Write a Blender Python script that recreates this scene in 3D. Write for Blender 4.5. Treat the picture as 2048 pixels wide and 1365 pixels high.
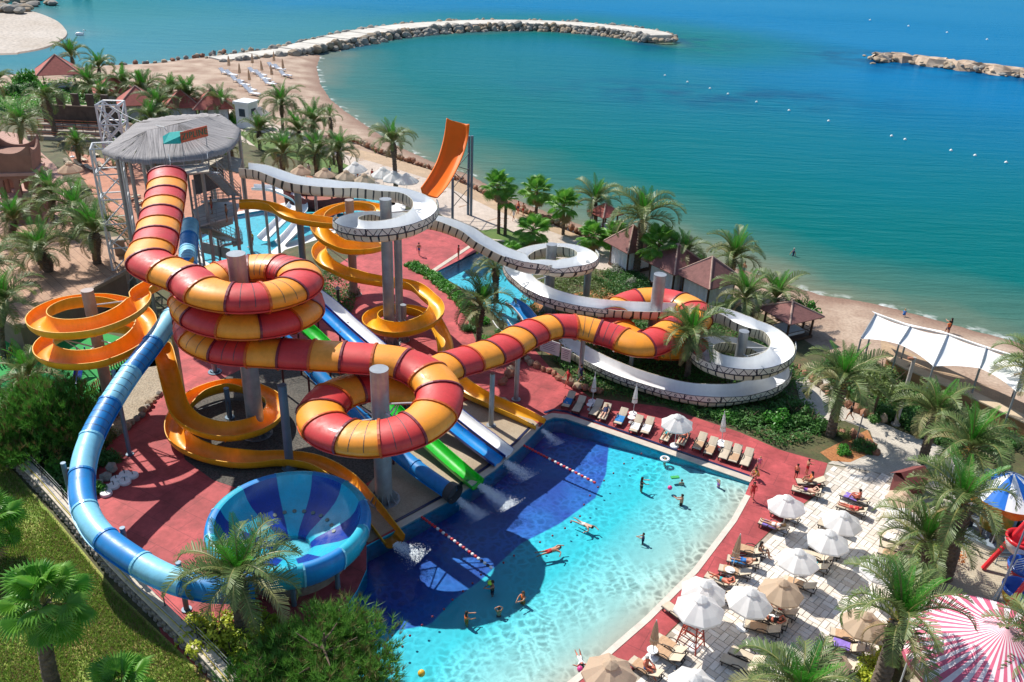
import bpy, bmesh, math, random
import numpy as np
from mathutils import Vector, Matrix
from mathutils.geometry import tessellate_polygon
random.seed(7); rng=np.random.default_rng(7)
for o in list(bpy.data.objects): bpy.data.objects.remove(o)
S=bpy.context.scene
rad=math.radians; TAU=math.tau
# ---------------------------------------------------------------- camera
LENS=30.0; PITCH=rad(27.0); ROLL=rad(2.4); CAMH=36.0
F=2048*LENS/36.0
sp,cp,sr,cr=math.sin(PITCH),math.cos(PITCH),math.sin(ROLL),math.cos(ROLL)
cam=bpy.data.cameras.new('camera'); cam.lens=LENS; cam.sensor_width=36; cam.clip_end=9000; cam.clip_start=.5
camo=bpy.data.objects.new('camera',cam); S.collection.objects.link(camo)
camo.location=(0,0,CAMH); camo.rotation_euler=(Matrix.Rotation(math.pi/2-PITCH,3,'X')@Matrix.Rotation(ROLL,3,'Z')).to_euler()
S.camera=camo
# ---------------------------------------------------------------- world and sun
SUN_EL=48.0; TOSUN=Vector((-.70,.714))
w=bpy.data.worlds.new('World'); S.world=w; w.use_nodes=True
nt=w.node_tree; bg=nt.nodes['Background']; sky=nt.nodes.new('ShaderNodeTexSky'); sky.sky_type='NISHITA'; sky.sun_disc=False
sky.sun_elevation=rad(SUN_EL); sky.sun_rotation=math.atan2(TOSUN.x,TOSUN.y); sky.air_density=1.0; sky.dust_density=.6; sky.ozone_density=1.5
nt.links.new(sky.outputs[0],bg.inputs[0]); bg.inputs[1].default_value=.112
sd=bpy.data.lights.new('sun','SUN'); sd.energy=4.6; sd.angle=rad(.53); sd.color=(1,.95,.87)
so=bpy.data.objects.new('sun',sd); S.collection.objects.link(so); so.location=(-60,120,90)
so.rotation_euler=Vector((TOSUN.x*math.cos(rad(SUN_EL)),TOSUN.y*math.cos(rad(SUN_EL)),math.sin(rad(SUN_EL)))).to_track_quat('Z','Y').to_euler()
S.view_settings.view_transform='Standard'; S.view_settings.look='None'; S.view_settings.exposure=0.40; S.view_settings.gamma=1
S.render.resolution_x=1024; S.render.resolution_y=682
S.render.engine='CYCLES'
S.cycles.max_bounces=6; S.cycles.transparent_max_bounces=16; S.cycles.caustics_reflective=False; S.cycles.caustics_refractive=False
# ---------------------------------------------------------------- helpers
def at(x,y,z=0.):
    "ground position (height z) that the photograph shows at x,y"
    a=x-1024;b=y-682.5
    u=(a*cr+b*sr)/F; v=(-a*sr+b*cr)/F
    t=(z-CAMH)/(-sp-v*cp)
    return Vector((u*t,(cp-v*sp)*t,z))
def proj(p):
    Z=p[2]-CAMH; d=p[1]*cp-Z*sp; v=-p[1]*sp-Z*cp
    a=F*p[0]/d;b=F*v/d
    return (1024+a*cr-b*sr,682.5+a*sr+b*cr,d)
def zat(y,X,Y):
    lo,hi=-5,35
    for _ in range(40):
        m=(lo+hi)/2
        if proj((X,Y,m))[1]>y: lo=m
        else: hi=m
    return lo
def atY(x,y,Y):
    p=at(x,y,0); t=Y/p.y
    return Vector((p.x*t,Y,CAMH*(1-t)))
COL=S.collection
def tag(o,label=None,cat=None,group=None,kind=None):
    if label: o['label']=label
    if cat: o['category']=cat
    if group: o['group']=group
    if kind: o['kind']=kind
    return o
def empty(name,loc=(0,0,0),rz=0,label=None,cat=None,group=None,parent=None):
    o=bpy.data.objects.new(name,None); COL.objects.link(o); o.location=loc; o.rotation_euler=(0,0,rz); o.empty_display_size=.2
    if parent: o.parent=parent
    return tag(o,label,cat,group)
def link(name,me,parent=None,loc=None,rot=None,scale=None):
    o=bpy.data.objects.new(name,me); COL.objects.link(o)
    if parent: o.parent=parent
    if loc is not None: o.location=loc
    if rot is not None: o.rotation_euler=rot
    if scale is not None: o.scale=scale if not isinstance(scale,(int,float)) else (scale,)*3
    return o
def copy_tree(o,parent=None):
    c=o.copy(); COL.objects.link(c)
    if parent is not None: c.parent=parent
    for ch in o.children: copy_tree(ch,c)
    return c
class MB:
    def __init__(s): s.v=[];s.f=[];s.m=[]
    def add(s,vs,fs,mi=0):
        b=len(s.v); s.v+= [tuple(p) for p in vs]; s.f+=[tuple(b+i for i in f) for f in fs]; s.m+=[mi]*len(fs); return s
    def box(s,c,size,rz=0,mi=0,rot=None):
        x,y,z=[q/2 for q in size]
        R=rot if rot is not None else Matrix.Rotation(rz,3,'Z')
        vs=[Vector(c)+R@Vector((a*x,b*y,d*z)) for a,b,d in ((-1,-1,-1),(1,-1,-1),(1,1,-1),(-1,1,-1),(-1,-1,1),(1,-1,1),(1,1,1),(-1,1,1))]
        return s.add(vs,[(0,3,2,1),(4,5,6,7),(0,1,5,4),(1,2,6,5),(2,3,7,6),(3,0,4,7)],mi)
    def tube(s,p0,p1,r0,r1=None,n=8,mi=0,cap=True):
        return s.ptube([p0,p1],[r0,r0 if r1 is None else r1],n,mi,cap)
    def ptube(s,pts,rs,n=8,mi=0,cap=True):
        pts=[Vector(p) for p in pts]
        if isinstance(rs,(int,float)): rs=[rs]*len(pts)
        vs=[];fs=[];u=None
        for i,p in enumerate(pts):
            t=(pts[min(i+1,len(pts)-1)]-pts[max(i-1,0)])
            t=t.normalized() if t.length>1e-9 else Vector((0,0,1))
            if u is None: u=t.orthogonal().normalized()
            else: u=(u-t*u.dot(t)); u=u.normalized() if u.length>1e-6 else t.orthogonal().normalized()
            w_=t.cross(u)
            for k in range(n):
                a=TAU*k/n; vs.append(p+(u*math.cos(a)+w_*math.sin(a))*rs[i])
        for i in range(len(pts)-1):
            for k in range(n):
                k2=(k+1)%n; fs.append((i*n+k,i*n+k2,(i+1)*n+k2,(i+1)*n+k))
        if cap: fs.append(tuple(range(n-1,-1,-1))); fs.append(tuple((len(pts)-1)*n+k for k in range(n)))
        return s.add(vs,fs,mi)
    def lathe(s,prof,n=16,c=(0,0,0),mi=0,a0=0,a1=TAU,close=None):
        full=abs(a1-a0-TAU)<1e-6
        m=n if full else n+1; vs=[];fs=[]
        for k in range(m):
            a=a0+(a1-a0)*k/n
            for r,z in prof: vs.append((c[0]+r*math.cos(a),c[1]+r*math.sin(a),c[2]+z))
        L=len(prof)
        for k in range(n):
            k2=(k+1)%m
            for i in range(L-1): fs.append((k*L+i,k2*L+i,k2*L+i+1,k*L+i+1))
        return s.add(vs,fs,mi)
    def prism(s,poly,z0,z1,mi=0):
        n=len(poly); vs=[(p[0],p[1],z0) for p in poly]+[(p[0],p[1],z1) for p in poly]
        ar=sum(poly[i][0]*poly[(i+1)%n][1]-poly[(i+1)%n][0]*poly[i][1] for i in range(n))
        ix=list(range(n))
        if ar<0: vs=[(p[0],p[1],z0) for p in poly[::-1]]+[(p[0],p[1],z1) for p in poly[::-1]]
        return s.add(vs,[tuple(ix[::-1]),tuple(n+i for i in ix)]+[(i,(i+1)%n,n+(i+1)%n,n+i) for i in ix],mi)
    def mesh(s,name,mats,smooth=False):
        me=bpy.data.meshes.new(name); me.from_pydata(s.v,[],s.f)
        if not isinstance(mats,(list,tuple)): mats=[mats]
        for m in mats: me.materials.append(m)
        if len(mats)>1: me.polygons.foreach_set('material_index',s.m)
        if smooth: me.polygons.foreach_set('use_smooth',[True]*len(s.f)); 
        me.update(); return me
    def build(s,name,mats,parent=None,smooth=False,**k): return link(name,s.mesh(name,mats,smooth),parent,**k)
def autosmooth(o,ang=40):
    me=o.data; me.polygons.foreach_set('use_smooth',[True]*len(me.polygons)); me.set_sharp_from_angle(angle=rad(ang)); return o
def catmull(P,n=8):
    P=[Vector(p) for p in P]; out=[]
    for i in range(len(P)-1):
        a=P[max(i-1,0)];b=P[i];c=P[i+1];d=P[min(i+2,len(P)-1)]
        for k in range(n):
            t=k/n
            out.append(.5*((2*b)+(c-a)*t+(2*a-5*b+4*c-d)*t*t+(3*b-a-3*c+d)*t**3))
    out.append(P[-1]); return out
def resample(P,step):
    L=[0]
    for i in range(1,len(P)): L.append(L[-1]+(P[i]-P[i-1]).length)
    n=max(1,round(L[-1]/step)); out=[];j=0
    for k in range(n+1):
        s_=L[-1]*k/n
        while j<len(L)-2 and L[j+1]<s_: j+=1
        t=(s_-L[j])/max(1e-9,L[j+1]-L[j]); out.append(P[j].lerp(P[j+1],min(1,max(0,t))))
    return out
# ---------------------------------------------------------------- materials
def nodes(m):
    m.use_nodes=True; return m.node_tree.nodes,m.node_tree.links,m.node_tree.nodes['Principled BSDF']
MATS={}
def M(name,col,rough=.5,var=.18,scale=4,bump=0,bscale=None,metal=0,coat=0,hue=None,spec=.5,detail=6,sheen=0):
    "procedural paint / stone / cloth: two-scale noise over a base colour"
    if name in MATS: return MATS[name]
    m=bpy.data.materials.new(name); N,L,B=nodes(m); MATS[name]=m
    tc=N.new('ShaderNodeTexCoord'); no=N.new('ShaderNodeTexNoise'); no.inputs['Scale'].default_value=scale; no.inputs['Detail'].default_value=detail; no.inputs['Roughness'].default_value=.62
    L.new(tc.outputs['Object'],no.inputs['Vector'])
    ra=N.new('ShaderNodeValToRGB'); c=Vector(col); h=Vector(hue) if hue else c*(1+var)
    ra.color_ramp.elements[0].position=.3; ra.color_ramp.elements[1].position=.72
    ra.color_ramp.elements[0].color=(*(c*(1-var)),1); ra.color_ramp.elements[1].color=(*h,1)
    L.new(no.outputs['Fac'],ra.inputs[0]); L.new(ra.outputs[0],B.inputs['Base Color'])
    B.inputs['Roughness'].default_value=rough; B.inputs['Metallic'].default_value=metal; B.inputs['Coat Weight'].default_value=coat; B.inputs['Coat Roughness'].default_value=.12
    B.inputs['Specular IOR Level'].default_value=spec
    if name.startswith('fibreglass'):
        # sun fading, water marks and grime
        mp=N.new('ShaderNodeMapping'); mp.inputs['Scale'].default_value=(1,1,.35); L.new(tc.outputs['Object'],mp.inputs[0])
        n2=N.new('ShaderNodeTexNoise'); n2.inputs['Scale'].default_value=1.7; n2.inputs['Detail'].default_value=9; n2.inputs['Roughness'].default_value=.72; L.new(mp.outputs[0],n2.inputs['Vector'])
        r2=N.new('ShaderNodeValToRGB'); r2.color_ramp.elements[0].position=.33; r2.color_ramp.elements[0].color=(.66,.63,.60,1); r2.color_ramp.elements[1].position=.56; L.new(n2.outputs['Fac'],r2.inputs[0])
        g=N.new('ShaderNodeMix'); g.data_type='RGBA'; g.blend_type='MULTIPLY'; g.inputs['Factor'].default_value=.18 if 'white' in name else .5; L.new(ra.outputs[0],g.inputs['A']); L.new(r2.outputs[0],g.inputs['B']); L.new(g.outputs['Result'],B.inputs['Base Color'])
        mr=N.new('ShaderNodeMapRange'); mr.inputs['From Min'].default_value=.3; mr.inputs['From Max'].default_value=.65; mr.inputs['To Min'].default_value=min(.8,rough+.22); mr.inputs['To Max'].default_value=rough-.05; L.new(n2.outputs['Fac'],mr.inputs[0]); L.new(mr.outputs[0],B.inputs['Roughness'])
    if bump:
        nb=N.new('ShaderNodeTexNoise'); nb.inputs['Scale'].default_value=bscale or scale*6; nb.inputs['Detail'].default_value=5
        L.new(tc.outputs['Object'],nb.inputs['Vector']); bp=N.new('ShaderNodeBump'); bp.inputs['Strength'].default_value=bump; bp.inputs['Distance'].default_value=.05
        L.new(nb.outputs['Fac'],bp.inputs['Height']); L.new(bp.outputs[0],B.inputs['Normal'])
    return m
def leafmat(name,a,b,rough=.5,trans=.25):
    if name in MATS: return MATS[name]
    m=bpy.data.materials.new(name); N,L,B=nodes(m); MATS[name]=m
    oi=N.new('ShaderNodeObjectInfo'); ge=N.new('ShaderNodeNewGeometry'); ad=N.new('ShaderNodeMath'); ad.operation='ADD'; mu=N.new('ShaderNodeMath'); mu.operation='MULTIPLY'; mu.inputs[1].default_value=.55
    m2=N.new('ShaderNodeMath'); m2.operation='MULTIPLY'; m2.inputs[1].default_value=.45
    L.new(ge.outputs['Random Per Island'],mu.inputs[0]); L.new(oi.outputs['Random'],m2.inputs[0]); L.new(mu.outputs[0],ad.inputs[0]); L.new(m2.outputs[0],ad.inputs[1])
    mx=N.new('ShaderNodeMix'); mx.data_type='RGBA'; mx.inputs['A'].default_value=(*a,1); mx.inputs['B'].default_value=(*b,1); L.new(ad.outputs[0],mx.inputs['Factor'])
    L.new(mx.outputs['Result'],B.inputs['Base Color']); B.inputs['Roughness'].default_value=rough; B.inputs['Specular IOR Level'].default_value=.35
    tr=N.new('ShaderNodeBsdfTranslucent'); L.new(mx.outputs['Result'],tr.inputs[0]); ms=N.new('ShaderNodeMixShader'); ms.inputs[0].default_value=trans
    L.new(B.outputs[0],ms.inputs[1]); L.new(tr.outputs[0],ms.inputs[2]); L.new(ms.outputs[0],N['Material Output'].inputs['Surface'])
    return m
M_RED=M('fibreglass_red',(.60,.038,.036),.46,.14,.35,coat=.1); M_MAR=M('fibreglass_maroon',(.17,.012,.022),.35,.15,.5,coat=.2)
M_ORY=M('fibreglass_orange_yellow',(.90,.32,.022),.42,.10,.35,coat=.1); M_ORD=M('fibreglass_burnt_orange',(.52,.085,.006),.35,.12,.5,coat=.2)
M_YEL=M('fibreglass_yellow',(.88,.43,.012),.36,.10,.4,coat=.15); M_ORA=M('fibreglass_deep_orange',(.84,.42,.012),.42,.12,.4,coat=.15)
M_OIN=M('fibreglass_orange',(.92,.34,.008),.42,.1,.4,coat=.15)
M_BLU=M('fibreglass_blue',(.008,.23,.60),.38,.12,.5,coat=.12); M_CYA=M('fibreglass_sky_blue',(.22,.60,.80),.4,.08,.5,coat=.1)
M_NAV=M('fibreglass_navy',(.008,.045,.32),.25,.12,.5,coat=.4); M_TEA=M('fibreglass_turquoise',(.03,.46,.62),.25,.1,.5,coat=.4)
M_GRN=M('fibreglass_green',(.01,.50,.02),.28,.1,.5,coat=.3); M_WHI=M('fibreglass_white',(.84,.85,.85),.35,.05,.6,coat=.15); M_CRE=M('fibreglass_cream',(.66,.62,.50),.4,.10,.8)
M_STL=M('galvanised_steel',(.30,.32,.34),.42,.2,1.2,metal=.35); M_STB=M('blue_grey_steel',(.13,.20,.27),.45,.18,1.0,metal=.2); M_WST=M('white_painted_steel',(.62,.64,.66),.45,.12,2)
M_DST=M('dark_steel',(.05,.055,.06),.5,.2,3); M_CON=M('concrete',(.42,.39,.34),.85,.16,1.5,bump=.25,bscale=9)
M_SAND=None
# ================================================================ SETTING
SEA=-1.0
def polyP(px,z=0): return [at(x,y,z) for x,y in px]
coast_px=[(-260,160),(0,152),(100,142),(200,132),(300,128),(430,112),(520,104),(600,102),(640,112),(632,135),(640,170),(660,200),(690,224),(746,262),(794,293),(862,324),(941,352),(1010,392),(1090,424),(1163,452),(1260,478),(1360,505),(1440,528),(1520,552),(1588,575),(1646,593),(1724,604),(1793,620),(1895,648),(2048,690),(2300,760)]
coast=[at(x,y,SEA) for x,y in coast_px]
cx_=np.array([[p.x,p.y] for p in coast])
land_poly=np.vstack([cx_,[[140,20],[140,-60],[-200,-60],[-200,cx_[0][1]]]])
def seg_dist(P,A):
    "distance of points P (n,2) to polyline A"
    d=np.full(len(P),1e9)
    for i in range(len(A)-1):
        a=A[i];b=A[i+1];ab=b-a; t=np.clip(((P-a)@ab)/(ab@ab),0,1)
        d=np.minimum(d,np.linalg.norm(P-(a+t[:,None]*ab),axis=1))
    return d
def inside(P,A):
    c=np.zeros(len(P),bool); n=len(A); j=n-1
    for i in range(n):
        xi,yi=A[i];xj,yj=A[j]
        k=((yi>P[:,1])!=(yj>P[:,1]))&(P[:,0]<(xj-xi)*(P[:,1]-yi)/(yj-yi+1e-12)+xi)
        c^=k; j=i
    return c
# pool outlines
WZ=-.10
pool_px=[(733,1092),(797,1059),(904,1000),(989,942),(1045,893),(1080,856),(1093,842),(1108,836),(1130,838),(1500,966),(1490,990),(1462,1040),(1385,1140),(1290,1235),(1180,1330),(1090,1400),(800,1500),(640,1420),(640,1300),(685,1225),(715,1180),(733,1140)]
pool=[at(x,y,0) for x,y in pool_px]
pool2_px=[(868,545),(968,478),(1010,485),(1062,535),(1075,590),(1060,620),(1035,660),(1000,640),(930,580)]
pool2=[at(x,y,0) for x,y in pool2_px]
pool3_px=[(392,470),(470,430),(560,415),(640,395),(740,372),(800,372),(790,410),(700,440),(620,470),(560,490),(520,520),(440,540),(405,520)]
pool3=[at(x,y,0) for x,y in pool3_px]
def grid_mesh(name,x0,x1,y0,y1,st,zf,mat):
    xs=np.arange(x0,x1+.01,st); ys=np.arange(y0,y1+.01,st); X,Y=np.meshgrid(xs,ys); P=np.c_[X.ravel(),Y.ravel()]; Z=zf(P)
    nx,ny=len(xs),len(ys); i=np.arange((nx-1)*(ny-1)); r=i//(nx-1); c=i%(nx-1); a=r*nx+c
    f=np.c_[a,a+1,a+nx+1,a+nx]
    me=bpy.data.meshes.new(name); me.from_pydata(np.c_[P,Z].tolist(),[],f.tolist()); me.materials.append(mat)
    me.polygons.foreach_set('use_smooth',[True]*len(f)); return me,P
def poolarr(p): return np.array([[q.x,q.y] for q in p])
def landz(P):
    d=seg_dist(P,cx_); ins=inside(P,land_poly); d=np.where(ins,d,-d)
    z=np.where(d>0,np.minimum(SEA+.02+d*.125,0),np.maximum(SEA+d*.10,-4.5))
    z+=np.where((d>1)&(d<11),(rng.random(len(P))-.5)*.10,0)
    for pl in (pool,pool2,pool3):
        A=poolarr(pl); k=inside(P,A); e=seg_dist(P,np.vstack([A,A[:1]]))
        z=np.where(k|(e<1.5),-2.6,z)
    return z
def sandmat():
    m=bpy.data.materials.new('beach_sand'); N,L,B=nodes(m)
    ge=N.new('ShaderNodeNewGeometry'); sx=N.new('ShaderNodeSeparateXYZ'); L.new(ge.outputs['Position'],sx.inputs[0])
    no=N.new('ShaderNodeTexNoise'); no.inputs['Scale'].default_value=.22; no.inputs['Detail'].default_value=8; L.new(ge.outputs['Position'],no.inputs['Vector'])
    n2=N.new('ShaderNodeTexNoise'); n2.inputs['Scale'].default_value=3.5; n2.inputs['Detail'].default_value=8; L.new(ge.outputs['Position'],n2.inputs['Vector'])
    r=N.new('ShaderNodeValToRGB'); e=r.color_ramp.elements; e[0].position=.35; e[0].color=(.30,.19,.13,1); e[1].position=.7; e[1].color=(.52,.40,.30,1); L.new(no.outputs['Fac'],r.inputs[0])
    mr=N.new('ShaderNodeMapRange'); mr.inputs['From Min'].default_value=-1.0; mr.inputs['From Max'].default_value=-.55; L.new(sx.outputs['Z'],mr.inputs[0])
    w=N.new('ShaderNodeMix'); w.data_type='RGBA'; w.inputs['A'].default_value=(.24,.14,.095,1); L.new(mr.outputs[0],w.inputs['Factor']); L.new(r.outputs[0],w.inputs['B'])
    g=N.new('ShaderNodeMix'); g.data_type='RGBA'; g.blend_type='MULTIPLY'; g.inputs['Factor'].default_value=.55; L.new(w.outputs['Result'],g.inputs['A'])
    r2=N.new('ShaderNodeValToRGB'); r2.color_ramp.elements[0].position=.3; r2.color_ramp.elements[0].color=(.55,.5,.48,1); r2.color_ramp.elements[1].position=.6; L.new(n2.outputs['Fac'],r2.inputs[0]); L.new(r2.outputs[0],g.inputs['B'])
    L.new(g.outputs['Result'],B.inputs['Base Color']); B.inputs['Roughness'].default_value=.9
    bp=N.new('ShaderNodeBump'); bp.inputs['Strength'].default_value=.5; bp.inputs['Distance'].default_value=.15; L.new(n2.outputs['Fac'],bp.inputs['Height']); L.new(bp.outputs[0],B.inputs['Normal'])
    return m
M_SAND=sandmat()
me,_=grid_mesh('ground',-200,120,4,262,1.3,landz,M_SAND); tag(link('ground',me),kind='structure')
# ---- sea: colour follows the depth of the water (distance from the shore, reefs)
BW=[(430,112),(560,98),(640,82),(720,66),(800,55),(870,49),(960,45),(1060,45),(1150,49),(1230,56),(1290,64),(1322,72)]
bwP=[at(x,y,.9) for x,y in BW]
bwA=np.array([[p.x,p.y] for p in bwP])
ISL=[(1750,112),(1800,112),(1880,122),(1960,132),(2060,144),(2200,160)]
isP=[at(x,y,.4) for x,y in ISL]; isA=np.array([[p.x,p.y] for p in isP])
spit_px=[(p.x,p.y) for p in catmull([(-300,10,0),(0,18,0),(60,22,0),(110,40,0),(130,58,0),(133,70,0),(118,82,0),(88,95,0),(40,104,0),(0,107,0),(-300,115,0)],5)]
spA=np.array([[p.x,p.y] for p in polyP(spit_px,SEA)])
def seamat():
    m=bpy.data.materials.new('sea_water'); N,L,B=nodes(m)
    a=N.new('ShaderNodeAttribute'); a.attribute_name='depth'; ge=N.new('ShaderNodeNewGeometry')
    no=N.new('ShaderNodeTexNoise'); no.inputs['Scale'].default_value=.03; no.inputs['Detail'].default_value=6; L.new(ge.outputs['Position'],no.inputs['Vector'])
    mm=N.new('ShaderNodeMath'); mm.operation='MULTIPLY_ADD'; mm.inputs[1].default_value=.22; mm.inputs[2].default_value=-.11; L.new(no.outputs['Fac'],mm.inputs[0])
    ad=N.new('ShaderNodeMath'); ad.operation='ADD'; L.new(mm.outputs[0],ad.inputs[0]); L.new(a.outputs['Fac'],ad.inputs[1])
    r=N.new('ShaderNodeValToRGB'); cr_=r.color_ramp; e=cr_.elements
    e[0].position=0; e[0].color=(.17,.18,.12,1); e[1].position=1; e[1].color=(.000,.135,.310,1)
    for p,c in ((.05,(.05,.135,.105)),(.14,(.000,.115,.112)),(.30,(.000,.118,.145)),(.52,(.000,.120,.185)),(.75,(.000,.120,.245))):
        q=e.new(p); q.color=(*c,1)
    L.new(ad.outputs[0],r.inputs[0])
    at2=N.new('ShaderNodeAttribute'); at2.attribute_name='reef'
    n3=N.new('ShaderNodeTexNoise'); n3.inputs['Scale'].default_value=.09; n3.inputs['Detail'].default_value=8; L.new(ge.outputs['Position'],n3.inputs['Vector'])
    r3=N.new('ShaderNodeMapRange'); r3.inputs['From Min'].default_value=.40; r3.inputs['From Max'].default_value=.62; L.new(n3.outputs['Fac'],r3.inputs[0])
    mu=N.new('ShaderNodeMath'); mu.operation='MULTIPLY'; L.new(r3.outputs[0],mu.inputs[0]); L.new(at2.outputs['Fac'],mu.inputs[1])
    mx=N.new('ShaderNodeMix'); mx.data_type='RGBA'; mx.inputs['B'].default_value=(.002,.035,.12,1); L.new(mu.outputs[0],mx.inputs['Factor']); L.new(r.outputs[0],mx.inputs['A'])
    # silt carried by the river mouth
    at3=N.new('ShaderNodeAttribute'); at3.attribute_name='silt'; m3=N.new('ShaderNodeMix'); m3.data_type='RGBA'; m3.inputs['B'].default_value=(.055,.19,.26,1); L.new(at3.outputs['Fac'],m3.inputs['Factor']); L.new(mx.outputs['Result'],m3.inputs['A'])
    # foam on the very edge
    nf=N.new('ShaderNodeTexNoise'); nf.inputs['Scale'].default_value=.55; nf.inputs['Detail'].default_value=9; L.new(ge.outputs['Position'],nf.inputs['Vector'])
    a5=N.new('ShaderNodeAttribute'); a5.attribute_name='shore'; fe=N.new('ShaderNodeMapRange'); fe.inputs['From Min'].default_value=1.6; fe.inputs['From Max'].default_value=.2; L.new(a5.outputs['Fac'],fe.inputs[0])
    fn=N.new('ShaderNodeMapRange'); fn.inputs['From Min'].default_value=.54; fn.inputs['From Max'].default_value=.66; L.new(nf.outputs['Fac'],fn.inputs[0])
    fm=N.new('ShaderNodeMath'); fm.operation='MULTIPLY'; L.new(fe.outputs[0],fm.inputs[0]); L.new(fn.outputs[0],fm.inputs[1])
    m4=N.new('ShaderNodeMix'); m4.data_type='RGBA'; m4.inputs['B'].default_value=(.75,.77,.75,1); L.new(fm.outputs[0],m4.inputs['Factor']); L.new(m3.outputs['Result'],m4.inputs['A'])
    df=N.new('ShaderNodeBsdfDiffuse'); L.new(m4.outputs['Result'],df.inputs['Color']); gl=N.new('ShaderNodeBsdfGlossy'); gl.inputs['Roughness'].default_value=.16; gl.inputs['Color'].default_value=(.40,.84,.95,1)
    fr=N.new('ShaderNodeFresnel'); fr.inputs[0].default_value=1.33; fs=N.new('ShaderNodeMath'); fs.operation='MULTIPLY'; fs.inputs[1].default_value=.30; L.new(fr.outputs[0],fs.inputs[0]); ms=N.new('ShaderNodeMixShader'); L.new(fs.outputs[0],ms.inputs[0]); L.new(df.outputs[0],ms.inputs[1]); L.new(gl.outputs[0],ms.inputs[2]); L.new(ms.outputs[0],N['Material Output'].inputs['Surface'])
    mp=N.new('ShaderNodeMapping'); mp.inputs['Scale'].default_value=(.16,.75,1); mp.inputs['Rotation'].default_value=(0,0,-.12); L.new(ge.outputs['Position'],mp.inputs[0])
    w1=N.new('ShaderNodeTexNoise'); w1.inputs['Scale'].default_value=.5; w1.inputs['Detail'].default_value=7; w1.inputs['Roughness'].default_value=.6; L.new(mp.outputs[0],w1.inputs['Vector'])
    w2=N.new('ShaderNodeTexNoise'); w2.inputs['Scale'].default_value=1.6; w2.inputs['Detail'].default_value=4; L.new(ge.outputs['Position'],w2.inputs['Vector'])
    wp=N.new('ShaderNodeTexNoise'); wp.inputs['Scale'].default_value=.02; wp.inputs['Detail'].default_value=3; L.new(mp.outputs[0],wp.inputs['Vector']); wr=N.new('ShaderNodeMapRange'); wr.inputs['From Min'].default_value=.35; wr.inputs['From Max'].default_value=.65; wr.inputs['To Min'].default_value=.25; wr.inputs['To Max'].default_value=.9; L.new(wp.outputs['Fac'],wr.inputs[0]); b1=N.new('ShaderNodeBump'); L.new(wr.outputs[0],b1.inputs['Strength']); b1.inputs['Distance'].default_value=.9; L.new(w1.outputs['Fac'],b1.inputs['Height'])
    b2=N.new('ShaderNodeBump'); b2.inputs['Strength'].default_value=.35; b2.inputs['Distance'].default_value=.12; L.new(w2.outputs['Fac'],b2.inputs['Height']); L.new(b1.outputs[0],b2.inputs['Normal'])
    for n_ in (df,gl,fr): L.new(b2.outputs[0],n_.inputs['Normal'])
    N.remove(B)
    return m
def sea():
    xs=np.concatenate([[-3000,-900,-450],np.arange(-260,330,2.5),[450,900,3000]]); ys=np.concatenate([np.arange(50,470,2.5),[560,800,1500,4000]])
    X,Y=np.meshgrid(xs,ys); P=np.c_[X.ravel(),Y.ravel()]; nx,ny=len(xs),len(ys)
    i=np.arange((nx-1)*(ny-1)); r=i//(nx-1); c=i%(nx-1); a=r*nx+c; f=np.c_[a,a+1,a+nx+1,a+nx]
    ins=inside(P,land_poly); d0=seg_dist(P,cx_); d=np.where(ins,0,d0); dry=ins&(d0>6); f=f[~dry[f].all(1)]; shore=np.where(ins,0,d0)
    db=seg_dist(P,bwA); d=np.minimum(d,np.maximum(0,db-3)*2.2); ds=seg_dist(P,spA); d=np.minimum(d,np.where(inside(P,spA),0,ds*1.3))
    di=seg_dist(P,isA)
    depth=np.clip(d/150,0,1)
    # open water outside the breakwater is deeper
    reef=np.clip(1-np.maximum(0,di-3)/26,0,1)*.95
    tip=np.linalg.norm(P-bwA[-1],axis=1); reef=np.maximum(reef,np.clip(1-tip/34,0,1)*.9); reef=np.maximum(reef,np.clip(1-np.abs(db-7)/7,0,1)*.6)
    q=at(1420,190,SEA); reef=np.maximum(reef,np.clip(1-np.hypot((P[:,0]-q.x)/55,(P[:,1]-q.y)/22),0,1)*.8)
    s0=at(180,95,SEA); silt=np.clip(1-np.hypot((P[:,0]-s0.x)/170,(P[:,1]-s0.y)/120),0,1)**.7*.85
    inner=(P[:,1]<np.interp(P[:,0],bwA[:,0],bwA[:,1]))&(P[:,0]>bwA[0,0])
    silt=np.where(inner,silt*.35,silt)
    me=bpy.data.meshes.new('sea'); me.from_pydata(np.c_[P,np.full(len(P),SEA)].tolist(),[],f.tolist())
    for n_,v in (('depth',depth),('reef',reef),('silt',silt),('shore',shore)):
        A=me.attributes.new(n_,'FLOAT','POINT'); A.data.foreach_set('value',v.astype(np.float32))
    me.materials.append(seamat()); tag(link('sea',me),kind='structure')
sea()
me=bpy.data.meshes.new('seabed'); me.from_pydata([(-3000,40,-6),(3000,40,-6),(3000,4000,-6),(-3000,4000,-6)],[],[(0,1,2,3)]); me.materials.append(M_SAND); tag(link('seabed',me),kind='structure')
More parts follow.
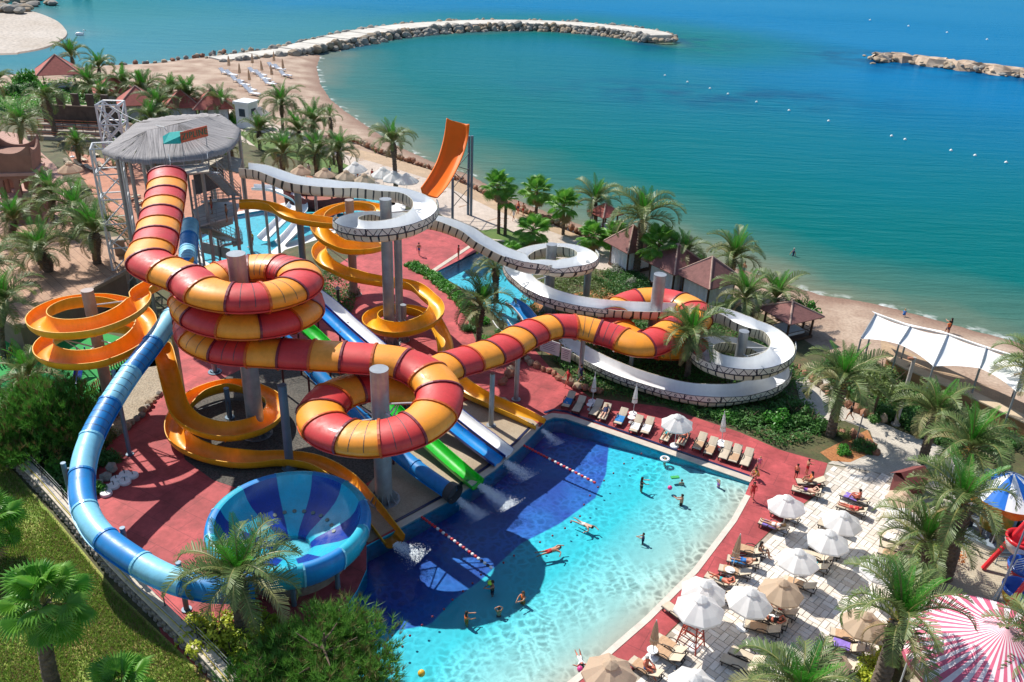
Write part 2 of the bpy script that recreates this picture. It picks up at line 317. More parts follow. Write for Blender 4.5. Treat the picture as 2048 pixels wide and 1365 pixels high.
# ---- paved and planted sheets
def sheet(name,px,z,mat,holes=(),kind='structure',pts=None):
    P=pts or [at(x,y,z) for x,y in px]
    polys=[[Vector((p.x,p.y,0)) for p in P]]+[[Vector((p.x,p.y,0)) for p in h] for h in holes]
    tr=tessellate_polygon(polys); V=[(p.x,p.y,z) for q in polys for p in q]
    fs=[]
    for a,b,c in tr:
        A,B_,C_=Vector(V[a]),Vector(V[b]),Vector(V[c])
        fs.append((a,b,c) if (B_-A).cross(C_-A).z>0 else (a,c,b))
    me=bpy.data.meshes.new(name); me.from_pydata(V,[],fs); me.materials.append(mat); me.update()
    return tag(link(name,me),kind=kind)
def groundmat(name,c0,c1,scale=.5,fine=9,rough=.85,bump=.3,c2=None,fineamt=.4):
    m=bpy.data.materials.new(name); N,L,B=nodes(m); ge=N.new('ShaderNodeNewGeometry')
    n1=N.new('ShaderNodeTexNoise'); n1.inputs['Scale'].default_value=scale; n1.inputs['Detail'].default_value=9; n1.inputs['Roughness'].default_value=.65; L.new(ge.outputs['Position'],n1.inputs['Vector'])
    n2=N.new('ShaderNodeTexNoise'); n2.inputs['Scale'].default_value=fine; n2.inputs['Detail'].default_value=6; L.new(ge.outputs['Position'],n2.inputs['Vector'])
    r=N.new('ShaderNodeValToRGB'); e=r.color_ramp.elements; e[0].position=.33; e[0].color=(*c0,1); e[1].position=.68; e[1].color=(*c1,1)
    if c2: q=e.new(.5); q.color=(*c2,1)
    L.new(n1.outputs['Fac'],r.inputs[0])
    g=N.new('ShaderNodeMix'); g.data_type='RGBA'; g.blend_type='MULTIPLY'; g.inputs['Factor'].default_value=fineamt; L.new(r.outputs[0],g.inputs['A'])
    r2=N.new('ShaderNodeValToRGB'); r2.color_ramp.elements[0].position=.36; r2.color_ramp.elements[0].color=(.25,.25,.25,1); r2.color_ramp.elements[1].position=.58; L.new(n2.outputs['Fac'],r2.inputs[0]); L.new(r2.outputs[0],g.inputs['B'])
    L.new(g.outputs['Result'],B.inputs['Base Color']); B.inputs['Roughness'].default_value=rough
    bp=N.new('ShaderNodeBump'); bp.inputs['Strength'].default_value=bump; bp.inputs['Distance'].default_value=.04; L.new(n2.outputs['Fac'],bp.inputs['Height']); L.new(bp.outputs[0],B.inputs['Normal'])
    return m
def pavemat(name,c0,c1,mortar,bw=.4,bh=.2,ang=0,rough=.8,msize=.012,stain=.25):
    "small pavers too fine to build one by one"
    m=bpy.data.materials.new(name); N,L,B=nodes(m); ge=N.new('ShaderNodeNewGeometry'); mp=N.new('ShaderNodeMapping'); mp.inputs['Rotation'].default_value=(0,0,ang); L.new(ge.outputs['Position'],mp.inputs[0])
    b=N.new('ShaderNodeTexBrick'); b.inputs['Scale'].default_value=1; b.inputs['Brick Width'].default_value=bw; b.inputs['Row Height'].default_value=bh; b.inputs['Mortar Size'].default_value=msize
    b.inputs['Color1'].default_value=(*c0,1); b.inputs['Color2'].default_value=(*c1,1); b.inputs['Mortar'].default_value=(*mortar,1); L.new(mp.outputs[0],b.inputs['Vector'])
    n1=N.new('ShaderNodeTexNoise'); n1.inputs['Scale'].default_value=.55; n1.inputs['Detail'].default_value=9; n1.inputs['Roughness'].default_value=.7; L.new(ge.outputs['Position'],n1.inputs['Vector'])
    r=N.new('ShaderNodeValToRGB'); r.color_ramp.elements[0].position=.36; r.color_ramp.elements[0].color=(.5,.47,.45,1); r.color_ramp.elements[1].position=.62; L.new(n1.outputs['Fac'],r.inputs[0])
    n3=N.new('ShaderNodeTexNoise'); n3.inputs['Scale'].default_value=.16; n3.inputs['Detail'].default_value=10; n3.inputs['Roughness'].default_value=.75; L.new(ge.outputs['Position'],n3.inputs['Vector']); r3=N.new('ShaderNodeMapRange'); r3.inputs['From Min'].default_value=.47; r3.inputs['From Max'].default_value=.505; L.new(n3.outputs['Fac'],r3.inputs[0]); r4=N.new('ShaderNodeMapRange'); r4.inputs['To Min'].default_value=1; r4.inputs['To Max'].default_value=.82; L.new(r3.outputs[0],r4.inputs[0]); g0=N.new('ShaderNodeVectorMath'); g0.operation='SCALE'; L.new(r.outputs[0],g0.inputs[0]); L.new(r4.outputs[0],g0.inputs['Scale'])
    g=N.new('ShaderNodeMix'); g.data_type='RGBA'; g.blend_type='MULTIPLY'; g.inputs['Factor'].default_value=stain*1.6; L.new(b.outputs[0],g.inputs['A']); L.new(g0.outputs[0],g.inputs['B'])
    L.new(g.outputs['Result'],B.inputs['Base Color']); B.inputs['Roughness'].default_value=rough
    bp=N.new('ShaderNodeBump'); bp.inputs['Strength'].default_value=.4; bp.inputs['Distance'].default_value=.02; bp.invert=True; L.new(b.outputs['Fac'],bp.inputs['Height']); L.new(bp.outputs[0],B.inputs['Normal'])
    return m
G_RED=pavemat('red_resin_paving',(.56,.092,.095),(.50,.080,.085),(.30,.055,.06),2.4,1.6,.5,.75,.016,.55)
G_SOIL=groundmat('garden_soil',(.08,.055,.028),(.17,.115,.055),.6,7,c2=(.08,.09,.03))
G_ORS=groundmat('orange_soil',(.40,.15,.045),(.48,.22,.09),.5,8)
G_GRAV=groundmat('dark_gravel',(.075,.07,.06),(.13,.115,.095),.5,7,fineamt=.8,bump=.8); G_GRAV2=groundmat('pale_gravel',(.36,.29,.20),(.44,.37,.27),.5,8,fineamt=.6,bump=.8)
G_DECK=groundmat('beige_concrete_deck',(.36,.28,.19),(.47,.39,.28),.35,14,fineamt=.25)
G_PATH=pavemat('grey_beige_path_paving',(.62,.57,.49),(.56,.51,.44),(.42,.38,.31),.45,.22,.9)
G_PROM=pavemat('promenade_paving',(.60,.50,.42),(.55,.46,.38),(.42,.34,.28),.5,.5,.35); G_PROM2=pavemat('ochre_crazy_paving',(.52,.36,.22),(.45,.32,.20),(.34,.24,.16),.6,.35,.5)
G_GRASS=groundmat('grass_ground',(.17,.30,.03),(.46,.28,.12),.28,10,c2=(.34,.38,.08),fineamt=.6); G_LAWN=groundmat('lawn_ground',(.07,.15,.02),(.12,.19,.03),.5,9)
G_TURF=groundmat('green_artificial_turf',(.01,.26,.05),(.015,.32,.06),.8,14,fineamt=.2); G_PINK=pavemat('terracotta_terrace_tiles',(.50,.27,.20),(.44,.24,.18),(.30,.14,.11),1.2,.55,.62,.75,.03)
G_TERR=pavemat('brown_terrace_pavers',(.50,.30,.19),(.44,.27,.17),(.33,.18,.11),.5,.25,.55,.8,.012); G_COP=M('pale_coping_stone',(.52,.46,.38),.75,.15,1.5,bump=.2); G_ORDK=pavemat('orange_deck',(.58,.24,.14),(.52,.22,.13),(.40,.17,.10),.6,.6,.4,.8,.015,.4)
G_BEIG=pavemat('beige_plaza_paving',(.56,.49,.36),(.50,.44,.33),(.40,.34,.25),.4,.2,.2)
holesP=[pool,pool2,pool3]
sheet('park_ground',[(-120,185),(80,168),(200,165),(330,176),(455,250),(600,300),(700,345),(800,372),(920,420),(1000,455),(1110,505),(1250,545),(1400,585),(1530,630),(1640,700),(1780,740),(2048,870),(2300,1000),(2400,1700),(-500,1800),(-300,500)],.012,G_SOIL,holesP)
sheet('promenade',[(420,225),(470,222),(560,252),(680,290),(760,312),(860,342),(930,372),(1000,410),(1090,446),(1170,478),(1260,512),(1230,548),(1100,512),(990,470),(900,440),(800,385),(700,352),(600,318),(500,290),(430,262)],.03,G_PROM)
sheet('promenade_edge_strip',[(640,281),(760,310),(860,340),(930,370),(1000,408),(1090,444),(1170,476),(1150,480),(1075,454),(985,418),(915,384),(850,356),(752,326),(640,297)],.036,G_PROM2)
sheet('red_paving',[(300,770),(350,690),(430,640),(560,600),(640,555),(690,520),(760,480),(860,452),(960,470),(1000,480),(870,545),(905,590),(935,640),(955,690),(1060,690),(1100,735),(1180,795),(1330,815),(1480,865),(1560,900),(1655,927),(1636,985),(1540,1062),(1440,1160),(1340,1262),(1200,1410),(1090,1560),(600,1600),(420,1560),(290,1170),(215,1100),(170,1000),(190,930),(225,880)],.020,G_RED,[pool])
sheet('orange_deck',[(260,330),(330,300),(420,330),(520,345),(620,352),(740,372),(640,395),(560,415),(470,430),(392,470),(405,520),(330,560),(270,520),(180,380),(130,300)],.018,G_ORDK)
sheet('white_kids_pool_surround',[(380,462),(470,425),(560,408),(640,388),(740,365),(820,366),(810,420),(710,450),(640,478),(570,500),(530,535),(440,556),(390,530)],.024,M('white_pool_plaster',(.70,.70,.67),.7,.1,1),[pool3])
sheet('gravel_bed',[(350,850),(420,770),(560,700),(700,700),(800,790),(900,790),(840,830),(745,960),(640,1020),(500,985),(425,960),(370,920)],.028,G_GRAV)
sheet('pale_gravel_bed',[(190,860),(200,770),(260,715),(320,680),(345,760),(320,790),(270,845),(235,875)],.028,G_GRAV2)
sheet('landing_deck',[(737,1086),(690,1035),(745,960),(840,830),(955,795),(1010,795),(1078,850),(1041,889),(985,938),(900,996),(793,1055)],.034,G_DECK)
sheet('stone_path',[(1590,760),(1640,745),(1720,825),(1800,862),(1900,900),(1960,960),(2100,1030),(2100,1130),(1960,1080),(1880,1010),(1800,1000),(1780,950),(1655,927),(1700,905),(1752,898),(1740,862),(1690,842),(1640,840),(1600,800)],.030,G_PATH)
sheet('beige_plaza',[(1885,1090),(1960,1085),(2100,1120),(2500,1300),(2300,1700),(1750,1600),(1800,1400),(1860,1250)],.026,G_BEIG)
sheet('orange_planting_bed',[(1640,905),(1690,880),(1735,860),(1756,900),(1700,925),(1662,922)],.034,G_ORS)
sheet('orange_soil_bed',[(1035,625),(1080,600),(1160,585),(1240,570),(1270,610),(1230,690),(1110,715),(1060,690)],.030,G_ORS)
sheet('kids_turf',[(-60,660),(0,650),(60,670),(110,640),(300,690),(330,730),(260,740),(215,790),(150,830),(60,800),(-60,760)],.028,G_TURF)
sheet('ride_turf',[(1990,1250),(2048,1215),(2140,1250),(2140,1380),(2040,1320)],.034,G_TURF)
sheet('hillside_grass',[(-400,1000),(-60,870),(0,912),(110,1035),(230,1180),(330,1275),(440,1380),(560,1520),(-500,1700)],.030,G_GRASS)
sheet('shore_lawn',[(-100,200),(40,170),(150,165),(160,190),(80,215),(-60,240)],.022,G_LAWN)
sheet('shore_lawn_strip',[(470,262),(560,268),(640,305),(720,342),(690,352),(600,322),(520,300)],.034,G_LAWN)
sheet('palm_lawn',[(960,462),(1010,455),(1090,500),(1060,520),(1000,490)],.034,G_LAWN)
sheet('castle_terrace',[(-200,250),(0,262),(40,268),(110,330),(170,420),(130,470),(0,480),(-200,500)],.024,G_PINK)
# ---- swimming pools: floor, walls, coping and a real water surface
def poolfloor(mesh_name,P,zf,mat,sub=1.0):
    bm=bmesh.new(); A=poolarr(P); x0,y0=A.min(0)-1; x1,y1=A.max(0)+1
    me,Q=grid_mesh(mesh_name,x0,x1,y0,y1,sub,zf,mat); return tag(link(mesh_name,me),kind='structure')
def poolwater(name,P,mat,z=WZ): return sheet(name,None,z,mat,pts=[Vector((p.x,p.y,z)) for p in P])
def poolwall(name,P,mat,z0=-2.2,z1=.022):
    b=MB(); n=len(P)
    for i in range(n):
        a,c=P[i],P[(i+1)%n]; b.add([(a.x,a.y,z0),(c.x,c.y,z0),(c.x,c.y,z1),(a.x,a.y,z1)],[(0,1,2,3)])
    return tag(b.build(name,mat),kind='structure')
def watermat(name,tint,scale=2.0,c_lo=.62,rough=.04,bumpd=.06):
    "clear pool water: transparent with a reflecting, rippled surface; a bright caustic network is painted into the transmission colour"
    m=bpy.data.materials.new(name); N,L,B=nodes(m); out=N['Material Output']; N.remove(B)
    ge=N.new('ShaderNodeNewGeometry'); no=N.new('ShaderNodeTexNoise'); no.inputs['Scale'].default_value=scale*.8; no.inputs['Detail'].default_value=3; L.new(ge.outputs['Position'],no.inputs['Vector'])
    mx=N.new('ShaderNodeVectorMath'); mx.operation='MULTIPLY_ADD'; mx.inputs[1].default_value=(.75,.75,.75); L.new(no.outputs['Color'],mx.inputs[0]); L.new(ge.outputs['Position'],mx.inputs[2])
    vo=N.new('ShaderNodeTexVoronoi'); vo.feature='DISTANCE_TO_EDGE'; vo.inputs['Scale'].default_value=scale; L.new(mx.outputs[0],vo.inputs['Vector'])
    r=N.new('ShaderNodeValToRGB'); e=r.color_ramp.elements; t=Vector(tint); e[0].position=.03; e[0].color=(*t,1); e[1].position=.26; e[1].color=(*(t*c_lo),1); L.new(vo.outputs['Distance'],r.inputs[0])  # cell edges kept brighter: caustic light painted into the water tint
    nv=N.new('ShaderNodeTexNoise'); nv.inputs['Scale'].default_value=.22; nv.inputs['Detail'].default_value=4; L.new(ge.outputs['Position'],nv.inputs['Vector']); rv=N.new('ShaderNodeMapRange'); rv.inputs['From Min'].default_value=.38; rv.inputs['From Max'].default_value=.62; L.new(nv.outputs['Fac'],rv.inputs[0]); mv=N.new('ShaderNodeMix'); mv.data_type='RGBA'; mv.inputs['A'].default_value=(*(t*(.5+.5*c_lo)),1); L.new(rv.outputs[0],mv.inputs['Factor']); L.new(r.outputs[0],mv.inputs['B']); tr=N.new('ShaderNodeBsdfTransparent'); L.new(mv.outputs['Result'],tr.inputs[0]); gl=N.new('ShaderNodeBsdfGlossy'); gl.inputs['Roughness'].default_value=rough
    n2=N.new('ShaderNodeTexNoise'); n2.inputs['Scale'].default_value=scale*1.3; n2.inputs['Detail'].default_value=4; L.new(ge.outputs['Position'],n2.inputs['Vector'])
    bp=N.new('ShaderNodeBump'); bp.inputs['Strength'].default_value=.6; bp.inputs['Distance'].default_value=bumpd; L.new(n2.outputs['Fac'],bp.inputs['Height']); L.new(bp.outputs[0],gl.inputs['Normal'])
    fr=N.new('ShaderNodeFresnel'); fr.inputs[0].default_value=1.33; L.new(bp.outputs[0],fr.inputs['Normal']); ms=N.new('ShaderNodeMixShader'); L.new(fr.outputs[0],ms.inputs[0]); L.new(tr.outputs[0],ms.inputs[1]); L.new(gl.outputs[0],ms.inputs[2]); L.new(ms.outputs[0],out.inputs['Surface'])
    return m
entry=np.array([[p.x,p.y] for p in pool[10:16]])
def poolz(P):
    d=seg_dist(P,entry); return -np.minimum(1.35,.10+.085*d)
deepl=[(690,1320),(755,1268),(860,1255),(905,1205),(960,1165),(1040,1090),(1120,1050),(1190,1000),(1212,950),(1218,890),(1225,840)]
deepA=[at(x,y,-1.0) for x,y in deepl]
deep_poly=np.array([[p.x,p.y] for p in deepA]+[[q.x,q.y] for q in (at(1000,760),at(700,900),at(500,1200),at(560,1400))])
def poolfloormat(dist_attr=True):
    m=bpy.data.materials.new('pool_floor_tiles'); N,L,B=nodes(m); ge=N.new('ShaderNodeNewGeometry'); a=N.new('ShaderNodeAttribute'); a.attribute_name='deep'
    e_=N.new('ShaderNodeAttribute'); e_.attribute_name='entry'
    r=N.new('ShaderNodeValToRGB'); e=r.color_ramp.elements; e[0].position=0; e[0].color=(.62,.61,.52,1); e[1].position=1; e[1].color=(.0,.56,.92,1); q=e.new(.12); q.color=(.42,.78,.77,1); q=e.new(.40); q.color=(.03,.72,.86,1); L.new(e_.outputs['Fac'],r.inputs[0])
    mr=N.new('ShaderNodeMapRange'); mr.inputs['From Min'].default_value=.45; mr.inputs['From Max'].default_value=.55; L.new(a.outputs['Fac'],mr.inputs[0])
    no=N.new('ShaderNodeTexNoise'); no.inputs['Scale'].default_value=.35; no.inputs['Detail'].default_value=5; L.new(ge.outputs['Position'],no.inputs['Vector'])
    rd=N.new('ShaderNodeValToRGB'); rd.color_ramp.elements[0].position=.35; rd.color_ramp.elements[0].color=(.003,.08,.50,1); rd.color_ramp.elements[1].position=.7; rd.color_ramp.elements[1].color=(.004,.19,.68,1); L.new(no.outputs['Fac'],rd.inputs[0])
    mx=N.new('ShaderNodeMix'); mx.data_type='RGBA'; L.new(mr.outputs[0],mx.inputs['Factor']); L.new(r.outputs[0],mx.inputs['A']); L.new(rd.outputs[0],mx.inputs['B'])
    L.new(mx.outputs['Result'],B.inputs['Base Color']); B.inputs['Roughness'].default_value=.7
    return m
def mainpool():
    A=poolarr(pool); x0,y0=A.min(0)-.6; x1,y1=A.max(0)+.6
    me,P=grid_mesh('pool_floor',x0,x1,y0,y1,.3,poolz,poolfloormat())
    ins=inside(P,deep_poly); dd=seg_dist(P,deep_poly[:len(deepA)]); dv=np.clip(.5+np.where(ins,dd,-dd)*.8,0,1)
    en=np.clip(seg_dist(P,entry)/16,0,1)
    for n_,v in (('deep',dv),('entry',en)):
        at_=me.attributes.new(n_,'FLOAT','POINT'); at_.data.foreach_set('value',v.astype(np.float32))
    k=inside(P,A); e=seg_dist(P,np.vstack([A,A[:1]])); keep=k|(e<.45)
    bm=bmesh.new(); bm.from_mesh(me); bm.verts.ensure_lookup_table(); bmesh.ops.delete(bm,geom=[bm.verts[i] for i in np.nonzero(~keep)[0]],context='VERTS'); bm.to_mesh(me); bm.free()
    tag(link('pool_floor',me),kind='structure')
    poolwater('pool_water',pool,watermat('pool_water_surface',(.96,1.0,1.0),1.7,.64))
    poolwall('pool_wall',pool,M('pool_wall_tiles',(.03,.42,.62),.5,.15,1.2))
mainpool()
M_PFL=M('light_blue_pool_floor',(.07,.62,.80),.6,.12,.6)
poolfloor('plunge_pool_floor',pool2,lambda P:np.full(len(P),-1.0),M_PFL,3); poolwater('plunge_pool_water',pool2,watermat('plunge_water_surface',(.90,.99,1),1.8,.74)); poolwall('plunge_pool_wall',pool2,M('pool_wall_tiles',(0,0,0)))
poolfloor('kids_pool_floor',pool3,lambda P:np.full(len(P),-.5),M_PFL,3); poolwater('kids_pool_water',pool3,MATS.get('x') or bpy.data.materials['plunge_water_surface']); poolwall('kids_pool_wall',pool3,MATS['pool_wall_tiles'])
def strip(name,pts,w,z0,z1,mat,side=1,kind='structure',parent=None):
    "low kerb or band along a line of points, offset to one side"
    P=[Vector((p[0],p[1],0)) for p in pts]; b=MB(); off=[]
    for i in range(len(P)):
        t=(P[min(i+1,len(P)-1)]-P[max(i-1,0)]).normalized(); n=Vector((-t.y,t.x,0))*side; off.append(P[i]+n*w)
    for i in range(len(P)-1):
        b.prism([P[i],P[i+1],off[i+1],off[i]],z0,z1)
    o=b.build(name,mat,parent); 
    return tag(o,kind=kind) if kind else o
M_NVT=M('navy_border_tiles',(.01,.02,.07),.3,.2,8)
strip('pool_coping',pool[6:10],.62,-.1,.07,G_COP,1); strip('pool_gutter',[ (p.x,p.y) for p in [at(x,y) for x,y in ((1090,828),(1108,822),(1132,826),(1506,958))]],.22,0,.078,M_NVT,1)
strip('landing_deck_kerb',pool[1:6],.5,-.1,.07,G_COP,1); strip('landing_deck_gutter',[(p.x-.45,p.y+.40) for p in pool[1:6]],.2,0,.076,M_NVT,1)
strip('pool_entry_kerb',pool[10:16],.38,-.2,.05,M('pale_entry_kerb',(.62,.55,.47),.7,.12,2),1)
strip('plunge_pool_coping',pool2[:3],.5,-.1,.06,G_COP,1)
# ================================================================ SLIDES
def arc(c,r,a0,a1,z0,z1,n=None):
    n=n or max(2,int(abs(a1-a0)/20)); return [Vector((c[0]+r*math.cos(rad(a0+(a1-a0)*k/n)),c[1]+r*math.sin(rad(a0+(a1-a0)*k/n)),z0+(z1-z0)*k/n)) for k in range(n+1)]
def pw(c,r,lst,da=18):
    "helix through (angle, height) knots"
    out=[]
    for (a0,z0),(a1,z1) in zip(lst,lst[1:]): out+=arc(c,r,a0,a1,z0,z1,max(1,round(abs(a1-a0)/da)))[:-1]
    out.append(arc(c,r,lst[-1][0],lst[-1][0]+1,lst[-1][1],lst[-1][1],1)[0]); return out
def frames(P):
    Fr=[]
    for i,p in enumerate(P):
        t=(P[min(i+1,len(P)-1)]-P[max(i-1,0)]).normalized(); s_=t.cross(Vector((0,0,1))); s_=s_.normalized() if s_.length>1e-4 else Vector((1,0,0)); Fr.append((p,t,s_,s_.cross(t)))
    return Fr
def bank(P,amt):
    "signed curvature in plan, for raising the outer wall"
    out=[]
    for i in range(len(P)):
        a=P[max(i-3,0)];b=P[i];c=P[min(i+3,len(P)-1)]; t1=(b-a);t2=(c-b)
        if t1.length<1e-6 or t2.length<1e-6: out.append(0); continue
        k=(t1.x*t2.y-t1.y*t2.x)/(t1.length*t2.length)/max(.1,(t1.length+t2.length)/2); out.append(max(-1,min(1,k/.28))*amt)
    return [sum(out[max(0,i-4):i+5])/len(out[max(0,i-4):i+5]) for i in range(len(out))]
def sweep(b,Fr,prof,closed=False,mi=0,flip=False):
    n=len(prof); vs=[]
    for (p,t,s_,u) in Fr:
        for (a,h) in prof: vs.append(p+s_*a+u*h)
    fs=[]
    for i in range(len(Fr)-1):
        for k in range(n if closed else n-1):
            k2=(k+1)%n; q=(i*n+k,i*n+k2,(i+1)*n+k2,(i+1)*n+k); fs.append(q[::-1] if flip else q)
    b.add(vs,fs,mi)
def ell(w,h,n=24,lip=.07):
    pts=[]
    for k in range(n):
        a=TAU*k/n; x=w*math.cos(a); y=h*math.sin(a)
        y=y*(.92 if y>0 else 1.0); pts.append((x,y))
    return pts
def trough(w,d,n=12,t=.06,outer=0,lip=.07,pw_=.75):
    "open channel: outer skin, inner skin and rolled rims; returns closed profile"
    inn=[];out=[]
    for k in range(n+1):
        a=math.pi*k/n; x=-w*math.cos(a); z=-d*max(0,math.sin(a))**pw_
        ex=outer if x*(1 if outer>0 else -1)>0 else 0
        zz=z+abs(ex)*max(0,(x/w if outer>0 else -x/w))**2
        inn.append((x,zz)); out.append((x*(1+t/w),zz-t*(math.sin(a))-.0))
    out[0]=(inn[0][0]-lip,inn[0][1]); out[-1]=(inn[-1][0]+lip,inn[-1][1])
    o2=[(inn[0][0]-lip,inn[0][1]-.09)]+[(x,z) for x,z in out[1:-1]]+[(inn[-1][0]+lip,inn[-1][1]-.09)]
    return inn,[out[0]]+o2+[out[-1]]
def tube_slide(root,P,w,h,seglen,mats,flm,step=.34,first=0,ribbed=(),alt=None,start=0,fl=.10):
    P=resample(P,step); Fr=frames(P); n=len(Fr)-1; per=max(1,round(seglen/step)); i=0;k=first
    pro=ell(w,h); big=ell(w+fl,h+fl)
    while i<n:
        j=min(n,i+per)
        if n-j<per*.5: j=n
        b=MB(); sweep(b,Fr[i:j+1],pro,True)
        o=b.build('segment',mats[k%len(mats)],root,smooth=True)
        b=MB(); p,t,s_,u=Fr[i]
        A=[(p+t*-.075,t,s_,u),(p+t*.075,t,s_,u)]
        sweep(b,A,big,True); sweep(b,[A[0],A[0]],pro,True)
        m_=len(big); vs=[p+t*-.075+s_*a+u*hh for a,hh in big]+[p+t*-.075+s_*a+u*hh for a,hh in pro]; b.add(vs,[(q,(q+1)%m_,m_+(q+1)%m_,m_+q) for q in range(m_)])
        vs=[p+t*.075+s_*a+u*hh for a,hh in big]+[p+t*.075+s_*a+u*hh for a,hh in pro]; b.add(vs,[(m_+q,m_+(q+1)%m_,(q+1)%m_,q) for q in range(m_)])
        b.build('flange',flm[k%len(flm)],root)
        # side seam ledge of the lower half
        for sg in (-1,1):
            b=MB(); sweep(b,Fr[i:j+1],[(sg*w*.93,-h*.36),(sg*(w*.93+.11),-h*.36),(sg*(w*.93+.11),-h*.44),(sg*w*.90,-h*.44)],True,flip=sg>0)
            b.build('seam_ledge',flm[k%len(flm)] if k%2 else mats[k%len(mats)],o)
        if k in ribbed:
            b=MB()
            for q in range(i+1,j,1):
                if (q-i)%2==0:
                    p,t,s_,u=Fr[q]; rb=[(a*1.006,hh*1.006+.004) for a,hh in pro[:len(pro)//2+1]]
                    sweep(b,[(p-t*.02,t,s_,u),(p+t*.02,t,s_,u)],rb)
            b.build('window_slot',M_DST,root)
        i=j;k+=1
    return Fr
def open_slide(root,P,w,d,seglen,minn,mout,step=.3,outer=.35,rim=None,lip=.06,pw_=.75):
    P=resample(P,step); Fr=frames(P); bk=bank(P,outer); n=len(Fr)-1; per=max(1,round(seglen/step)); i=0
    while i<n:
        j=min(n,i+per)
        if n-j<per*.5: j=n
        bi=MB();bo=MB(); rows=[]
        for q in range(i,j+1):
            inn,out=trough(w,d,outer=-bk[q] if abs(bk[q])>.02 else 0,lip=lip,pw_=pw_); p,t,s_,u=Fr[q]
            rows.append(([p+s_*a+u*z for a,z in inn],[p+s_*a+u*z for a,z in out]))
        for B_,ix,fl_ in ((bi,0,True),(bo,1,False)):
            m_=len(rows[0][ix]); vs=[v for r in rows for v in r[ix]]; fs=[]
            for r in range(len(rows)-1):
                for k in range(m_-1):
                    f=(r*m_+k,r*m_+k+1,(r+1)*m_+k+1,(r+1)*m_+k); fs.append(f[::-1] if fl_ else f)
            B_.add(vs,fs)
        # rims: flat rolled edges
        mi_=len(rows[0][0])
        for e_i,e_o in ((0,0),(-1,-1)):
            vs=[];fs=[]
            for r in rows: vs+=[r[0][e_i]+Vector((0,0,.012)),r[1][e_o]+Vector((0,0,.012))]
            for r in range(len(rows)-1): fs.append((2*r,2*r+1,2*r+3,2*r+2))
            bo.add(vs,fs)
        s_=bo.build('channel_shell',mout,root); autosmooth(s_,50); s2=bi.build('channel_lining',minn,s_); autosmooth(s2,50)
        p,t,sd_,u=Fr[i]
        if i>0:
            b=MB(); out=rows[0][1]; ce=p-u*d*.4
            vs=[v+t*-.03+(v-ce).normalized()*.05 for v in out]+[v+t*.03+(v-ce).normalized()*.05 for v in out]; m_=len(out)
            b.add(vs,[(k,k+1,m_+k+1,m_+k) for k in range(m_-1)]); b.build('joint_flange',mout,s_)
        i=j
    return Fr
def column(root,base,top,r=.45,mat=None,cap=True,fins=True):
    b=MB(); b.lathe([(r*1.0,-.3),(r,top),(r*1.03,top),(r*1.03,top+.05),(0,top+.05)],20,base); o=b.build('column',mat or M_STL,root); autosmooth(o)
    b=MB(); b.lathe([(r*1.9,0.0),(r*1.9,.06),(r,.06)],16,(base[0],base[1],.03))
    if fins:
        for k in range(12):
            a=TAU*k/12; c,s_=math.cos(a),math.sin(a); t=Vector((-s_,c,0))*.015
            p=[Vector((base[0]+c*q*r,base[1]+s_*q*r,z)) for q,z in ((1,.06),(1.8,.06),(1,.75))]
            b.add([x+t for x in p]+[x-t for x in p],[(0,1,2),(5,4,3),(1,4,5,2)])
    b.build('base_plate',mat or M_STL,o)
    return o
def strut(root,a,b_,r=.055,mat=None): return MB().tube(a,b_,r,r,7).build('strut',mat or M_WST,root)
def nearest(Fr,p): return min(Fr,key=lambda f:(f[0]-Vector(p)).length)
def spokes(root,c,z,Fr,R,k=5,a0=20,dz=-.5,mat=None,drop=1.2):
    for i in range(k):
        a=rad(a0+360*i/k); q=Vector((c[0]+R*math.cos(a),c[1]+R*math.sin(a),z)); f=nearest(Fr,q)
        e=f[0]+Vector((0,0,dz)); s_=Vector((c[0],c[1],e.z+.1)); strut(root,s_,e,.06,mat); strut(root,Vector((c[0],c[1],e.z-drop)),e,.045,mat)
# --- big red and orange raft tube
Ac=(-18.34,53.56); Bc=(-8.18,46.28)
Cb=at(1292,596,3.7); Cc=(Cb.x+.4,Cb.y-3.6)
P=[at(334,352,14.75),at(333,378,14.4),at(322,432,14.0),at(309,488,13.65)]
A180=[Vector((Ac[0]+3.65*math.cos(rad(a)),Ac[1]+3.65*math.sin(rad(a)),z)) for a,z in ((-160,13.3),(-135,13.15))]
P+= [at(299,524,13.45)]+pw(Ac,3.65,[(-148,13.2),(-90,12.85),(0,12.45),(90,12.0),(180,11.45),(270,10.95),(450,10.05),(630,9.05)],20)
P+=[Vector((-16.2,49.92,8.98)),Vector((-13.5,49.98,8.88)),Vector((-11,50.02,8.8))]+pw(Bc,3.75,[(95,8.7),(0,8.05),(-90,7.4),(-180,7.0),(-262,6.75)],20)
P+=[Vector((-6.6,50.1,6.6)),at(890,735,6.45),at(950,716,6.2),at(1005,697,5.9),at(1052,670,5.65),at(1105,653,5.35),at(1160,655,5.0),at(1225,672,4.65),at(1290,690,4.35)]
P+=pw(Cc,3.6,[(-60,4.2),(0,4.0),(90,3.7),(180,3.0),(270,2.2),(350,1.6)],20)
tr=empty('raft_tube_slide',(Ac[0],Ac[1],0),0,'giant enclosed tube slide in alternating red and orange rings, coiled around three columns','water slide')
def reroot(root):
    for ch in root.children: ch.matrix_parent_inverse=root.matrix_basis.inverted()
FrA=tube_slide(tr,catmull(P,6),1.5,.93,2.05,[M_RED,M_ORY],[M_MAR,M_ORD],ribbed={12,13,16,17,32,33,34,44,45,61,62,20,21})
column(tr,(Ac[0]-.5,Ac[1],0),14.4,.62); column(tr,(Bc[0],Bc[1],0),10.05,.58); column(tr,(Cc[0],Cc[1],0),zat(550,Cc[0],Cc[1]),.55)
